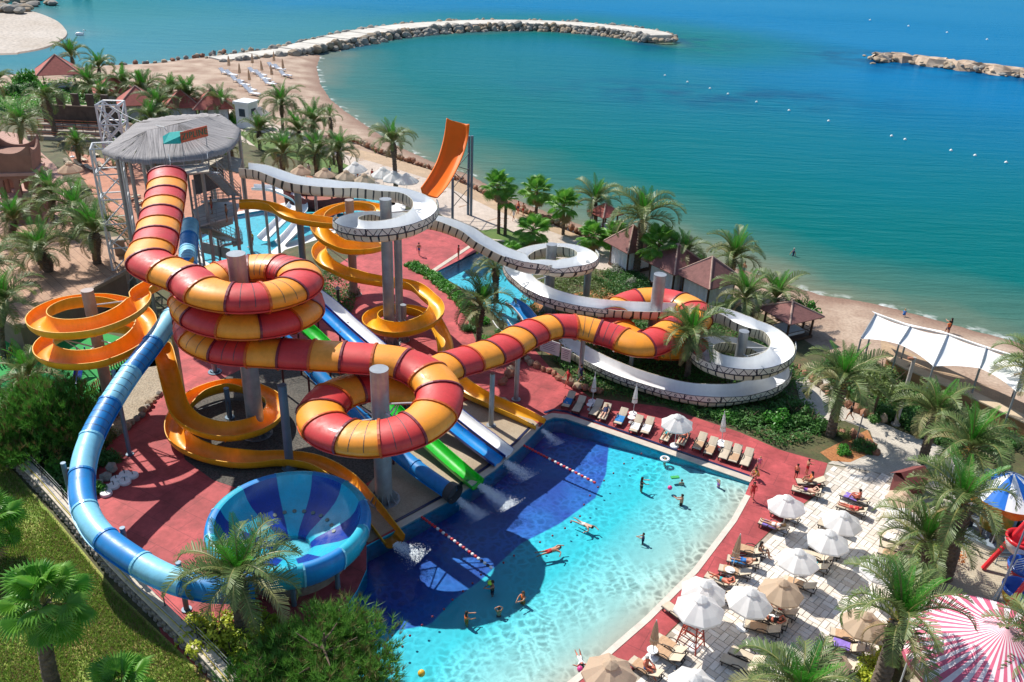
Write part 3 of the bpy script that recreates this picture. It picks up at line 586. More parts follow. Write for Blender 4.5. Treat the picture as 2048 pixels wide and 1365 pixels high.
spokes(tr,Bc,7.5,FrA,3.75,6,15,-.7); spokes(tr,(Ac[0]-.5,Ac[1]),12.4,FrA,3.65,5,40,-.6); spokes(tr,Ac,9.5,FrA,3.65,4,10,-.7)
for px,py,tz in ((982,852,4.6),(1032,800,4.7),(1160,760,3.9),(1260,745,3.2),(368,800,7.8),(430,745,8.0),(735,860,0)):
    if tz: c=at(px,py); column(tr,(c.x,c.y,0),tz,.2,fins=False)
reroot(tr)
# --- orange helter-skelter that ends in the wave pool
Dc=(-30.34,55.13)
P=[Vector((-25.6,61.5,10.9)),Vector((-26.2,59,10.4))]+pw(Dc,3.5,[(30,10.0),(-61,9.35),(-127,9.1),(-215,8.75),(-255,8.45),(-321,7.75),(-423,6.9),(-490,6.75),(-574,6.5),(-650,6.1),(-700,5.85)],18)
P+=[at(322,690,5.4),at(335,735,4.7),at(348,785,3.6),at(362,822,2.6),at(395,848,2.1),at(455,862,1.85),at(520,848,1.65),at(552,815,1.5),at(530,785,1.42),at(465,766,1.38),at(400,782,1.33),at(362,815,1.25),at(349,848,1.12),at(362,878,1.0),at(410,902,.92),at(480,915,.85),at(560,912,.8),at(630,922,.75),at(690,955,.68),at(735,1005,.6),at(765,1045,.5),at(790,1078,.36)]
r2=empty('orange_spiral_slide',(Dc[0],Dc[1],0),0,'open orange spiral slide at the left, winding down past the blue bowl into the pool','water slide')
FrD=open_slide(r2,catmull(P,6),.66,.72,3.6,M_OIN,M_ORA)
column(r2,(Dc[0],Dc[1],0),10.5,.42,M('brownish_steel',(.34,.27,.24),.5,.2,1.5)); spokes(r2,Dc,9,FrD,3.5,4,30,-.75); spokes(r2,Dc,6.7,FrD,3.5,4,70,-.75)
c=at(460,836); column(r2,(c.x,c.y,0),2.6,.2,M_STB,fins=False)
for a in (30,110,200,290): strut(r2,Vector((c.x,c.y,1.6)),Vector((c.x+2.8*math.cos(rad(a)),c.y+2.8*math.sin(rad(a)),.9)),.04,M_DST)
for px,py,tz in ((580,936,6.7),(430,745,.1),):
    c=at(px,py); column(r2,(c.x,c.y,0),tz,.3,M_STB,fins=False)
reroot(r2)
# --- yellow open slide
F1=at(708,590); F1=(F1.x,F1.y); F2=at(808,682); F2=(F2.x,F2.y)
P=[at(478,404,9.9),at(512,404,9.85),at(548,412,9.6),at(585,430,9.2),at(640,440,9.05)]+pw(F1,3.2,[(-95,8.95),(0,8.85),(90,8.7),(180,8.1),(270,6.5),(450,5.5),(540,5.0),(610,4.3)],18)
P+=[at(705,548,4.05),at(760,558,3.85),at(825,568,3.7)]+pw(F2,3.0,[(40,3.6),(-10,3.25),(-89,2.7),(-170,2.4),(-250,2.1),(-340,1.65)],18)
P+=[at(888,678,1.3),at(893,712,1.15),at(905,745,1.05),at(932,775,.95),at(985,800,.8),at(1040,824,.65),at(1082,846,.42)]
r3=empty('yellow_spiral_slide',(F1[0],F1[1],0),0,'open yellow spiral slide from the tower that ends at the far pool corner','water slide')
FrF=open_slide(r3,catmull(P,6),.66,.70,3.4,M_YEL,M_YEL)
column(r3,(F1[0],F1[1],0),10.0,.42,M('brownish_steel',(0,0,0))); spokes(r3,F1,8,FrF,3.2,4,20,-.75); spokes(r3,F1,5.8,FrF,3.2,4,60,-.75); column(r3,(F2[0],F2[1],0),3.6,.28); spokes(r3,F2,2.4,FrF,3.0,4,30,-.7,drop=.8)
c=at(612,600); column(r3,(c.x,c.y,0),zat(372,c.x,c.y),.32,M_STB)
for x,y,t in ((500,495,8.9),(540,510,8.8),(560,512,8.7),(640,520,7.8)):
    c=at(x,y); column(r3,(c.x,c.y,0),t,.16,fins=False)
reroot(r3)
# --- white slide with dark zebra bands
G1=(-11.09,68.88); G2=(3.42,76.95); G3=(19.44,64.58)
P=[at(487,332,14.8),at(520,336,14.75),at(548,345,14.5),at(590,360,14.05),at(650,368,13.9),at(720,372,13.75)]+pw(G1,3.32,[(84,13.5),(5,13.0),(-64,12.5),(-125,12.1),(-180,11.7),(-262,11.2)],18)
P+=[at(862,436,10.7),at(925,455,10.0),at(965,480,9.1),at(1010,505,8.2),at(1060,524,7.4)]+pw(G2,3.5,[(-100,6.75),(-62,6.5),(-6,6.25),(66,5.95),(128,5.5),(180,5.0),(225,4.7)],18)
P+=[at(1075,578,4.6),at(1120,596,4.55),at(1190,608,4.5),at(1270,614,4.45),at(1360,616,4.4),at(1440,624,4.35)]+pw(G3,3.28,[(66,4.3),(-20,3.9),(-84,3.4),(-151,3.0),(-284,2.2),(-381,1.7),(-440,1.4)],18)
P+=[at(1430,786,1.32),at(1360,776,1.28),at(1290,757,1.25),at(1220,732,1.2),at(1160,700,1.1),at(1115,672,.95),at(1085,648,.8)]
r4=empty('white_zebra_slide',(G1[0],G1[1],0),0,'long open white slide with dark zebra stripes, looping three times towards the beach','water slide')
def zebramat():
    m=bpy.data.materials.new('zebra_striped_shell'); N,L,B=nodes(m); a=N.new('ShaderNodeUVMap'); a.uv_map='run'; sx=N.new('ShaderNodeSeparateXYZ'); L.new(a.outputs[0],sx.inputs[0])
    no=N.new('ShaderNodeTexNoise'); no.inputs['Scale'].default_value=1.3; L.new(a.outputs[0],no.inputs['Vector'])
    m1=N.new('ShaderNodeMath'); m1.operation='MULTIPLY_ADD'; m1.inputs[1].default_value=.55; L.new(no.outputs['Fac'],m1.inputs[0]); L.new(sx.outputs['X'],m1.inputs[2])
    fr=N.new('ShaderNodeMath'); fr.operation='FRACT'; L.new(m1.outputs[0],fr.inputs[0])
    # stripes taper towards the bottom of the shell
    th=N.new('ShaderNodeMapRange'); th.inputs['To Min'].default_value=.24; th.inputs['To Max'].default_value=.06; L.new(sx.outputs['Y'],th.inputs[0])
    lt=N.new('ShaderNodeMath'); lt.operation='LESS_THAN'; L.new(fr.outputs[0],lt.inputs[0]); L.new(th.outputs[0],lt.inputs[1])
    mx=N.new('ShaderNodeMix'); mx.data_type='RGBA'; mx.inputs['A'].default_value=(.64,.60,.47,1); mx.inputs['B'].default_value=(.022,.026,.03,1); L.new(lt.outputs[0],mx.inputs['Factor']); L.new(mx.outputs['Result'],B.inputs['Base Color']); B.inputs['Roughness'].default_value=.4
    return m
M_ZEB=zebramat()
FrG=open_slide(r4,catmull(P,6),.97,1.0,4.5,M_WHI,M_ZEB,outer=.32,lip=.05,pw_=.42)
def run_uv(root):
    L=0
    for sh in [c for c in root.children if c.name.startswith('channel_shell')]:
        me=sh.data; uv=me.uv_layers.new(name='run'); npr=15; 
        V=[v.co for v in me.vertices]; 
        rows=len([0 for _ in range(0,len(V))]); nr=0
        # shell vertices come first, 15 per row
        tot=len(V); k=0
        nrow=(tot)//(npr+4); 
        acc=[L]; 
        for r in range(1,nrow): acc.append(acc[-1]+(V[r*npr]-V[(r-1)*npr]).length)
        L=acc[-1]
        for lp in me.loops:
            i=lp.vertex_index
            if i<nrow*npr:
                r,c=divmod(i,npr); h=abs(c-7)/7; uv.data[lp.index].uv=(acc[r]/.75,1-h)
            else: uv.data[lp.index].uv=(.9,1)
run_uv(r4)
# navy lattice panels with painted glyphs on the outer side
def glyphmat():
    m=bpy.data.materials.new('navy_glyph_panel'); N,L,B=nodes(m); a=N.new('ShaderNodeUVMap'); a.uv_map='run'; sx=N.new('ShaderNodeSeparateXYZ'); L.new(a.outputs[0],sx.inputs[0])
    def mt(op,x,y=None,z=None):
        n=N.new('ShaderNodeMath'); n.operation=op
        for i,v in enumerate((x,y,z)):
            if v is None: continue
            if isinstance(v,(int,float)): n.inputs[i].default_value=v
            else: L.new(v,n.inputs[i])
        return n.outputs[0]
    no=N.new('ShaderNodeTexWhiteNoise'); no.noise_dimensions='1D'; fl=mt('FLOOR',mt('MULTIPLY',sx.outputs['X'],1.7)); L.new(fl,no.inputs['W'])
    f=mt('FRACT',mt('MULTIPLY',sx.outputs['X'],1.7)); tri=mt('ABSOLUTE',mt('SUBTRACT',mt('MULTIPLY',f,2),1))
    y=mt('MULTIPLY_ADD',sx.outputs['Y'],1.3,-.15)
    inv=mt('GREATER_THAN',no.outputs['Value'],.5); yy=mt('ABSOLUTE',mt('SUBTRACT',inv,y))
    zig=mt('LESS_THAN',mt('ABSOLUTE',mt('SUBTRACT',tri,yy)),.10)
    bar=mt('LESS_THAN',mt('FRACT',mt('MULTIPLY',sx.outputs['X'],.42)),.045)
    # small rings in some cells
    dx=mt('SUBTRACT',f,.5); dy=mt('MULTIPLY',mt('SUBTRACT',y,.5),.55); rr=mt('SQRT',mt('ADD',mt('MULTIPLY',dx,dx),mt('MULTIPLY',dy,dy)))
    ring=mt('MULTIPLY',mt('LESS_THAN',mt('ABSOLUTE',mt('SUBTRACT',rr,.12)),.045),mt('GREATER_THAN',no.outputs['Value'],.7))
    zig=mt('MULTIPLY',zig,mt('LESS_THAN',no.outputs['Value'],.75))
    ed=mt('MAXIMUM',mt('LESS_THAN',sx.outputs['Y'],.17),mt('GREATER_THAN',sx.outputs['Y'],.95))
    al=mt('MINIMUM',mt('ADD',mt('ADD',zig,bar),mt('ADD',ring,ed)),1)
    mx=N.new('ShaderNodeMix'); mx.data_type='RGBA'; mx.inputs['A'].default_value=(.66,.66,.58,1); mx.inputs['B'].default_value=(.008,.018,.04,1); L.new(al,mx.inputs['Factor']); L.new(mx.outputs['Result'],B.inputs['Base Color']); B.inputs['Roughness'].default_value=.4
    return m
M_GLY=glyphmat()
def panels(root,Fr,i0,i1,side,w=1.08,h0=-.02,h1=-.40,L=2.4,raise_=0):
    n=max(1,round((i1-i0)*.3/L)); acc=0
    for k in range(n):
        a=i0+(i1-i0)*k//n; e=i0+(i1-i0)*(k+1)//n; b=MB(); vs=[];us=[]
        bk=bank([f[0] for f in Fr],.32)
        for q in range(a,e+1):
            p,t,s_,u=Fr[q]; up=max(0,-bk[q]*(-side)) if False else abs(bk[q])
            vs+=[p+s_*side*(w+.02)+u*(h1+up*.3),p+s_*side*(w+.0)+u*(h0+up+.03)]
            us+=[(acc+(q-a)*.3,0),(acc+(q-a)*.3,1)]
        vo=[v+Fr[a+(i//2)][2]*side*.05 for i,v in enumerate(vs)]; m_=len(vs)
        fs=[]
        for q in range(m_//2-1):
            f=(m_+2*q,m_+2*q+2,m_+2*q+3,m_+2*q+1); g=(2*q,2*q+1,2*q+3,2*q+2); tp=(2*q+1,m_+2*q+1,m_+2*q+3,2*q+3); bt=(2*q,2*q+2,m_+2*q+2,m_+2*q)
            fs+=[f,g,tp,bt]
        b.add(vs+vo,fs); o=b.build('glyph_panel',M_GLY,root); uv=o.data.uv_layers.new(name='run'); uu=us+us
        for lp in o.data.loops: uv.data[lp.index].uv=uu[lp.vertex_index]
        acc+=(e-a)*.3
def idx(Fr,p): return min(range(len(Fr)),key=lambda i:(Fr[i][0]-Vector(p)).length)
def ringp(c,r,a,z): return (c[0]+r*math.cos(rad(a)),c[1]+r*math.sin(rad(a)),z)
# outer side: clockwise loops turn right, so the outer wall is on the left (-s), counter-clockwise the other way
panels(r4,FrG,idx(FrG,ringp(G1,3.32,20,13.1)),idx(FrG,ringp(G1,3.32,-190,11.6)),-1)
panels(r4,FrG,idx(FrG,at(1015,508,8.1)),idx(FrG,ringp(G2,3.5,20,6.15)),1)
panels(r4,FrG,idx(FrG,ringp(G2,3.5,185,5.0)),idx(FrG,at(1215,611,4.5)),1)
panels(r4,FrG,idx(FrG,ringp(G3,3.28,-5,4.0)),idx(FrG,ringp(G3,3.28,-175,2.9)),-1)
panels(r4,FrG,idx(FrG,ringp(G3,3.28,-375,1.75)),idx(FrG,at(1180,712,1.15)),-1)
column(r4,(G1[0],G1[1],0),13.7,.5); column(r4,(G2[0],G2[1],0),7.3,.5); column(r4,(G3[0],G3[1],0),4.9,.42)
c=at(800,668); column(r4,(c.x,c.y,0),9.8,.36); c=at(1170,620); column(r4,(c.x,c.y,0),5.2,.35); c=at(1158,760); column(r4,(c.x,c.y,0),1.0,.12,fins=False)
spokes(r4,G1,12.5,FrG,3.6,5,30,-.75); spokes(r4,G2,6,FrG,3.6,4,40,-.75); spokes(r4,G3,3.6,FrG,3.6,5,10,-.75,drop=.9)
reroot(r4)
# --- blue tube to the bowl
bw_c=at(578,1042,3.0); bw_c=(bw_c.x,bw_c.y)
P=[at(380,448,9.2),at(376,490,8.9),at(374,540,8.7),at(366,600,8.5),at(338,640,8.2),at(300,693,7.5),at(255,752,6.7),at(212,818,5.9),at(180,880,5.2),at(164,940,4.6),at(166,1005,4.1),at(196,1062,3.8),at(252,1108,3.55),at(325,1150,3.35),at(395,1173,3.15),at(455,1180,3.0),at(505,1172,2.9)]
r5=empty('blue_tube_slide',(at(165,1000)),0,'blue and sky blue tube slide sweeping along the left edge into the bowl','water slide')
FrT=tube_slide(r5,catmull(P,8),.70,.66,2.9,[M_CYA,M_BLU],[M_CYA,M_BLU],step=.3,first=0,ribbed={7,8,9,2},fl=.05)
for fr_,sg in ((.50,-1.1),(.66,-1.1),(.80,1.0),(.90,1.0)):
    f=FrT[int(fr_*len(FrT))]; c=f[0]+f[2]*sg*-1; column(r5,(c.x,c.y,0),max(1,f[0].z+.1),.15,M_STB,fins=False); strut(r5,Vector((c.x,c.y,f[0].z-.3)),f[0]-f[3]*.3,.05)
reroot(r5)
# --- bowl
bo=empty('water_bowl',(bw_c[0],bw_c[1],0),0,'big blue and turquoise striped slide bowl beside the palm tree','water bowl')
prof_in=[(4.22,3.28),(4.12,3.0),(3.95,2.6),(3.6,2.2),(3.0,1.85),(2.2,1.55),(1.5,1.3),(1.15,1.05),(1.05,.75)]
prof_out=[(4.22,3.28),(4.5,3.36),(4.72,3.22),(4.82,2.9),(4.78,2.4),(4.62,1.9),(4.3,1.55),(3.6,1.2),(2.2,.9),(1.2,.7)]
NS=12; mats_=[M_NAV,M_TEA]; mo_=[M_BLU,M_CYA]
for k in range(NS):
    a0=TAU*k/NS-.1; a1=TAU*(k+1)/NS-.1
    b=MB(); b.lathe(prof_in[::-1],6,(0,0,0),0,a0,a1); o=b.build('bowl_panel',mats_[k%2],bo,smooth=True)
    b=MB(); b.lathe(prof_out,6,(0,0,0),0,a0,a1); o2=b.build('rim_panel',(M_BLU,M_TEA)[k%2],bo,smooth=True)
    b=MB(); b.lathe([(r_+.045,z) for r_,z in prof_out[1:7]],1,(0,0,0),0,a1-.012,a1+.012); b.build('panel_flange',M_CYA,o2)
b=MB(); b.lathe([(1.3,.95),(0,.95)],24); b.build('plunge_water',bpy.data.materials['plunge_water_surface'],bo)
b=MB(); b.lathe([(1.06,.75),(0,.70)],24); b.build('drain_floor',M_PFL,bo)
M_LAMP=M('round_porthole_grey',(.16,.19,.16),.4,.2,4)
for k in range(12):
    a=rad(18+k*13.5); r_=2.55; b=MB(); c=Vector((r_*math.cos(a),r_*math.sin(a),1.70)); nrm=Vector((-math.cos(a)*.4,-math.sin(a)*.4,1)).normalized(); b.tube(c-nrm*.03,c+nrm*.03,.13,.13,14); b.build('porthole',M_LAMP,bo)
for a in (-150,-110,-75,-35,10,60,110,160):
    b=MB(); c=Vector((3.9*math.cos(rad(a)),3.9*math.sin(rad(a)),0)); b.tube(c,c+Vector((0,0,1.4)),.15,.15,10); b.build('leg',M_STB,bo)
b=MB(); b.lathe([(3.3,0),(3.25,.35),(2.9,.7),(2.6,.9)],28); b.build('plinth',M('plinth_stone',(.30,.24,.19),.9,.3,1.6,bump=.6,bscale=3),bo)
# --- straight racing lanes
def lane_pts(a,b_,zs):
    A=at(*a);B_=at(*b_); return [A.lerp(B_,t).xy.to_3d()+Vector((0,0,z)) for t,z in zs]
def lane(name,label,px,w,d,mi,mo,seg=3.2,profile=None):
    r=empty(name,at(px[-1][0],px[-1][1]),0,label,'water slide'); Fr=open_slide(r,catmull([at(*p) for p in px],8),w,d,seg,mi,mo,outer=0); 
    for q in range(6,len(Fr)-12,14):
        p=Fr[q][0]
        if p.z>1.2: MB().tube((p.x,p.y,0),(p.x,p.y,p.z-d),.09,.09,8).build('support_post',M('maroon_steel',(.10,.02,.025),.5,.2,2),r)
    reroot(r); return Fr
lane('racing_lane','white racing lane of the double slide between the blue lane and the yellow slide',[(600,560,6.6),(655,600,5.5),(705,645,4.6),(760,692,3.9),(830,752,2.8),(895,808,1.8),(950,852,1.1),(1000,890,.7),(1020,905,.45)],.52,.42,M_WHI,M_NAV)
lane('racing_lane','light blue racing lane of the double slide, left of the white lane',[(582,576,6.6),(637,616,5.5),(686,661,4.6),(740,710,3.9),(808,768,2.8),(872,824,1.8),(926,868,1.1),(976,906,.7),(998,922,.45)],.52,.42,M('fibreglass_mid_blue',(.01,.30,.72),.28,.1,.5,coat=.3),M_NAV)
lane('green_body_slide','bright green open slide that ends between the two blue ones at the pool edge',[(560,610,6.2),(612,652,4.9),(660,697,4.1),(715,748,3.3),(775,805,2.3),(835,860,1.4),(885,905,.95),(925,940,.7),(956,966,.42)],.58,.55,M_GRN,M_GRN)
r6=empty('blue_body_tube',at(905,985),0,'dark blue tube slide with a black mouth at the edge of the landing deck','water slide')
P=[at(535,650,6.0),at(580,690,4.8),at(625,737,3.9),at(675,790,2.9),at(735,850,2.0),at(800,908,1.3),at(850,948,.95),at(903,984,.72)]
FrQ=tube_slide(r6,catmull(P,8),.55,.52,3.0,[M_BLU],[M_BLU],step=.3,fl=.05); p=FrQ[-1]; b=MB(); b.tube(p[0]-p[1]*.02,p[0]+p[1]*.02,.5,.5,20); b.build('mouth',M_DST,r6)
b=MB(); b.tube(p[0]-p[1]*.25,p[0]+p[1]*.35,.66,.74,20,cap=False); b.tube(p[0]-p[1]*.25,p[0]+p[1]*.35,.62,.70,20,cap=False); b.build('mouth_collar',M_DST,r6)
for q in range(4,len(FrQ)-8,12):
    p=FrQ[q][0]
    if p.z>1: MB().tube((p.x,p.y,0),(p.x,p.y,p.z-.4),.09,.09,8).build('support_post',MATS['maroon_steel'],r6)
reroot(r6)
# --- orange half pipe over the promenade
hp=empty('orange_half_pipe',at(925,432),0,'tall orange half pipe wall standing against the sea, on two dark posts','water slide')
Yt=at(938,432).y-1.0
CP=[((893,239),(939,251),Yt),((889,268),(936,279),Yt-.8),((882,300),(928,311),Yt-2.6),((870,335),(913,347),Yt-5.4),((852,368),(895,380),Yt-9),((838,388),(880,400),Yt-12)]
Lp=catmull([atY(*a,Y) for a,_,Y in CP],6); Rp=catmull([atY(*b_,Y) for _,b_,Y in CP],6)
n=len(Lp); b=MB(); vs=[];W=8
for i in range(n):
    T=(Lp[min(i+1,n-1)]-Lp[max(i-1,0)]).normalized(); X=(Rp[i]-Lp[i]); N_=X.cross(T).normalized()
    if N_.y>0: N_=-N_
    for k in range(W+1):
        t=k/W; h=.75*(abs(2*t-1)**6); vs.append(Lp[i]+X*t+N_*h)
fs=[(i*(W+1)+k,i*(W+1)+k+1,(i+1)*(W+1)+k+1,(i+1)*(W+1)+k) for i in range(n-1) for k in range(W)]
b.add(vs,fs); o=b.build('chute',M('half_pipe_orange',(.90,.17,.004),.55,.08,.3,spec=.25),hp); autosmooth(o,50); md=o.modifiers.new('thick','SOLIDIFY'); md.thickness=.12
for (x,y) in ((936,430),(942,432),(905,438)):
    c=at(x,y); tz=zat(272 if x>920 else 356,c.x,c.y); MB().tube((c.x,c.y,0),(c.x,c.y,tz),.17,.17,10).build('post',M_STB,hp)
a=at(905,438);c=at(937,431)
for z in (1.5,4.0,6.0): strut(hp,(a.x,a.y,z),(c.x,c.y,z+2.2),.05,M_DST); strut(hp,(c.x,c.y,z),(a.x,a.y,min(z+2.2,7)),.05,M_DST)
reroot(hp)
# ================================================================ STRUCTURES
def mesh_text(txt,size,depth,mat,parent,loc,rot,name='lettering'):
    cu=bpy.data.curves.new('t','FONT'); cu.body=txt; cu.size=size; cu.extrude=depth; cu.align_x='CENTER'; cu.align_y='CENTER'; cu.space_character=1.12
    ob=bpy.data.objects.new('t',cu); me=bpy.data.meshes.new_from_object(ob); bpy.data.objects.remove(ob); bpy.data.curves.remove(cu)
    me.name=name; me.materials.clear(); me.materials.append(mat); return link(name,me,parent,loc,rot)
def rock_mesh(seed,sx=1,sy=1,sz=.8,mat=None,sub=2,rough=.28):
    bm=bmesh.new(); bmesh.ops.create_icosphere(bm,subdivisions=sub,radius=.5); r=random.Random(seed)
    cuts=[Vector((r.uniform(-1,1),r.uniform(-1,1),r.uniform(-.6,1))).normalized() for _ in range(7)]
    for v in bm.verts:
        for c in cuts:
            d=v.co.dot(c); lim=.36+.05*r.random()*0
            if d>lim: v.co-=c*(d-lim)*.85
        v.co+=Vector((r.uniform(-1,1),r.uniform(-1,1),r.uniform(-1,1)))*.05*rough*2
        v.co.x*=sx;v.co.y*=sy;v.co.z*=sz
    me=bpy.data.meshes.new('rock'); bm.to_mesh(me); bm.free(); me.materials.append(mat); return me
def rockmat(name,a,b): return M(name,a,.9,.3,1.3,bump=.7,bscale=4,hue=b)
R_GREY=rockmat('grey_boulder',(.22,.21,.19),(.42,.38,.32)); R_TAN=rockmat('tan_boulder',(.34,.25,.16),(.48,.38,.27)); R_RED=rockmat('reddish_boulder',(.30,.13,.075),(.46,.24,.15)); R_DK=rockmat('dark_wall_stone',(.13,.12,.105),(.32,.28,.24))
RK={m:[rock_mesh(i,1,.85,.75,m,2) for i in range(6)] for m in (R_GREY,R_TAN,R_RED)}
RKs={m:[rock_mesh(20+i,1,.85,.8,m,1) for i in range(5)] for m in (R_GREY,R_TAN,R_RED,R_DK)}
def rocks_along(root,pts,size,mats,step=.9,jit=.15,lib=RKs,z=.1,tall=1,name='rock'):
    P=resample([Vector(p) for p in pts],size*step)
    for p in P:
        m=random.choice(mats); s_=size*random.uniform(.75,1.25)
        o=link(name,random.choice(lib[m]),root); o.location=(p.x+random.uniform(-jit,jit)*size,p.y+random.uniform(-jit,jit)*size,p.z+s_*z*random.uniform(.6,1.4)); o.rotation_euler=(random.uniform(-.3,.3),random.uniform(-.3,.3),random.uniform(0,6.3)); o.scale=(s_,s_,s_*tall*random.uniform(.8,1.2))
# ---- breakwater
bwr=empty('breakwater',(0,0,0),0,'long curved concrete breakwater edged with grey boulders across the bay','breakwater')
wid=[3.0,3.6,4.2,4.6,4.8,4.8,4.8,4.8,5.0,5.2,5.6,4.4]
P=catmull(bwP,5); W=catmull([Vector((w_,0,0)) for w_ in wid],5); n=len(P); Lr=[];Rr=[]
for i in range(n):
    t=(P[min(i+1,n-1)]-P[max(i-1,0)]); t.z=0; t.normalize(); s_=Vector((t.y,-t.x,0)); Lr.append(P[i]-s_*W[i].x); Rr.append(P[i]+s_*W[i].x)
M_BWC=M('weathered_pale_concrete',(.50,.47,.41),.85,.2,.25,bump=.3,bscale=2,hue=(.66,.62,.55))
for i in range(0,n-1,3):
    j=min(n-1,i+3); b=MB(); q=Lr[i:j+1]+Rr[i:j+1][::-1]; zz=.12*min(1,i/20)*9; top=.35+.75*min(1,i/18)
    b.prism([(p.x,p.y) for p in q],-2,top+random.uniform(-.04,.04)); b.build('crest_slab',M_BWC,bwr)
def boul(edge,out,rows,i0,size):
    Q=resample(edge,size*.82)
    for k,p in enumerate(Q):
        i=min(range(n),key=lambda a:(P[a]-p).length); d=(p-P[i]); d.z=0; d.normalize()
        top=.35+.75*min(1,i/18)
        for r in range(rows):
            if i<i0 and r>0: continue
            s_=size*random.choice((.6,.8,.95,1.1,1.45))*random.uniform(.9,1.1); o=link('boulder',random.choice(RK[random.choice((R_GREY,R_GREY,R_TAN))]),bwr); q=p+d*(.5+r*size*.55)+Vector((random.uniform(-.4,.4),random.uniform(-.3,.3),0))
            o.location=(q.x,q.y,top-.45-r*.85+random.uniform(-.15,.15)); o.rotation_euler=(random.uniform(-.5,.5),random.uniform(-.5,.5),random.uniform(0,6)); o.scale=(s_,s_,s_*.95)
boul(Rr,1,3,10,2.4); boul(Lr[::1],-1,1,0,2.0)
tip=P[-1]
for k in range(9):
    a=rad(-100+k*25)+math.atan2(P[-1].y-P[-4].y,P[-1].x-P[-4].x); o=link('boulder',random.choice(RK[random.choice((R_GREY,R_TAN))]),bwr); o.location=(tip.x+4.6*math.cos(a),tip.y+4.6*math.sin(a),.1); s_=random.uniform(2,3.2); o.scale=(s_,s_,s_*.8); o.rotation_euler=(0,random.uniform(-.3,.3),k)
# ---- rocky islet
isl=empty('rocky_islet',(0,0,0),0,'low rocky islet of pale slabs in the sea at the right edge','islet')
M_ISL=M('pale_islet_rock',(.42,.28,.18),.9,.3,.3,bump=.6,bscale=1.5,hue=(.62,.50,.38))  # pale brown rock colour, mottled by noise
Pi=catmull(isP,6); b=MB(); vs=[];m_=9
for i,p in enumerate(Pi):
    t=(Pi[min(i+1,len(Pi)-1)]-Pi[max(i-1,0)]).normalized(); s_=Vector((t.y,-t.x,0)); wv=(3.4+1.6*math.sin(i*1.3)+random.uniform(-.6,.6))*min(1,.35+i*.2)
    for k in range(m_):
        u=k/(m_-1)*2-1; vs.append(p+s_*u*wv*1.2+Vector((random.uniform(-.5,.5),random.uniform(-.4,.4),-1.6+2.3*(1-abs(u)**2.6)+random.uniform(-.55,.45))))
b.add(vs,[(i*m_+k,i*m_+k+1,(i+1)*m_+k+1,(i+1)*m_+k) for i in range(len(Pi)-1) for k in range(m_-1)]); b.build('rock_slab',M_ISL,isl)
for k in range(90):
    p=random.choice(Pi); s_=random.uniform(1.0,3.6); o=link('rock',random.choice(RK[random.choice((R_TAN,R_TAN,R_GREY))]),isl); o.location=(p.x+random.uniform(-3,3),p.y+random.choice((-1,-1,1))*random.uniform(1.2,5.0),-.8+random.uniform(0,1.1)); o.scale=(s_,s_*.8,s_*.55); o.rotation_euler=(random.uniform(-.3,.3),random.uniform(-.3,.3),random.uniform(0,6))
for x,y in ((1748,108),(1745,128),(1757,110)):
    p=at(x,y,SEA); o=link('rock',RK[R_TAN][1],isl); o.location=p; o.scale=(2.2,1.6,1.3)
# ---- river-mouth spit
spit=sheet('pebble_spit',spit_px,SEA+.25,groundmat('grey_pebble_beach',(.40,.33,.26),(.52,.46,.40),.05,1.2,fineamt=.5))
b=MB(); 
for i in range(1,len(spit_px)-2):
    a=at(*spit_px[i],SEA+.25); c=at(*spit_px[i+1],SEA+.25); b.add([a,c,c+Vector((1.2,-2.2,-.5)),a+Vector((1.2,-2.2,-.5))],[(0,3,2,1)])
tag(b.build('spit_bank',M('wet_dark_sand',(.16,.11,.075),.7,.3,.4)),kind='structure')
rb=empty('rock_jetty',(at(60,8,0)),0,'dark rocky jetty behind the pebble spit at the top left corner','jetty')
for k in range(46):
    p=at(random.uniform(-20,190),random.uniform(-6,14),SEA) if k%2 else at(random.uniform(0,60),random.uniform(14,30),SEA); o=link('boulder',random.choice(RK[random.choice((R_GREY,R_TAN))]),rb); s_=random.uniform(2,5); o.scale=(s_*1.2,s_,s_*.7); o.location=Vector((p.x,p.y,-.5+random.uniform(0,1)))-rb.location; o.rotation_euler=(0,0,random.uniform(0,6))
# ---- rubble along the north shore and the sea wall of the promenade
nb=empty('shore_rubble',(0,0,0),0,'scattered rubble along the far shore left of the breakwater','rocks')
rocks_along(nb,[at(x,y,SEA+.3) for x,y in ((215,131),(280,128),(340,122),(430,108),(500,102))],1.6,[R_GREY,R_TAN,R_RED],1.0,.6,RKs)
sw=empty('sea_wall',(0,0,0),0,'low wall of stacked reddish rocks between promenade and sea','wall')
swl=[at(x,y,.0) for x,y in ((660,276),(720,288),(760,306),(860,337),(930,367),(1000,405),(1090,441),(1170,473))]
rocks_along(sw,swl,1.0,[R_RED,R_RED,R_TAN],.85,.12,RKs,.35); rocks_along(sw,[p+Vector((.2,.7,-.3)) for p in swl],1.0,[R_RED],.9,.2,RKs,.2)
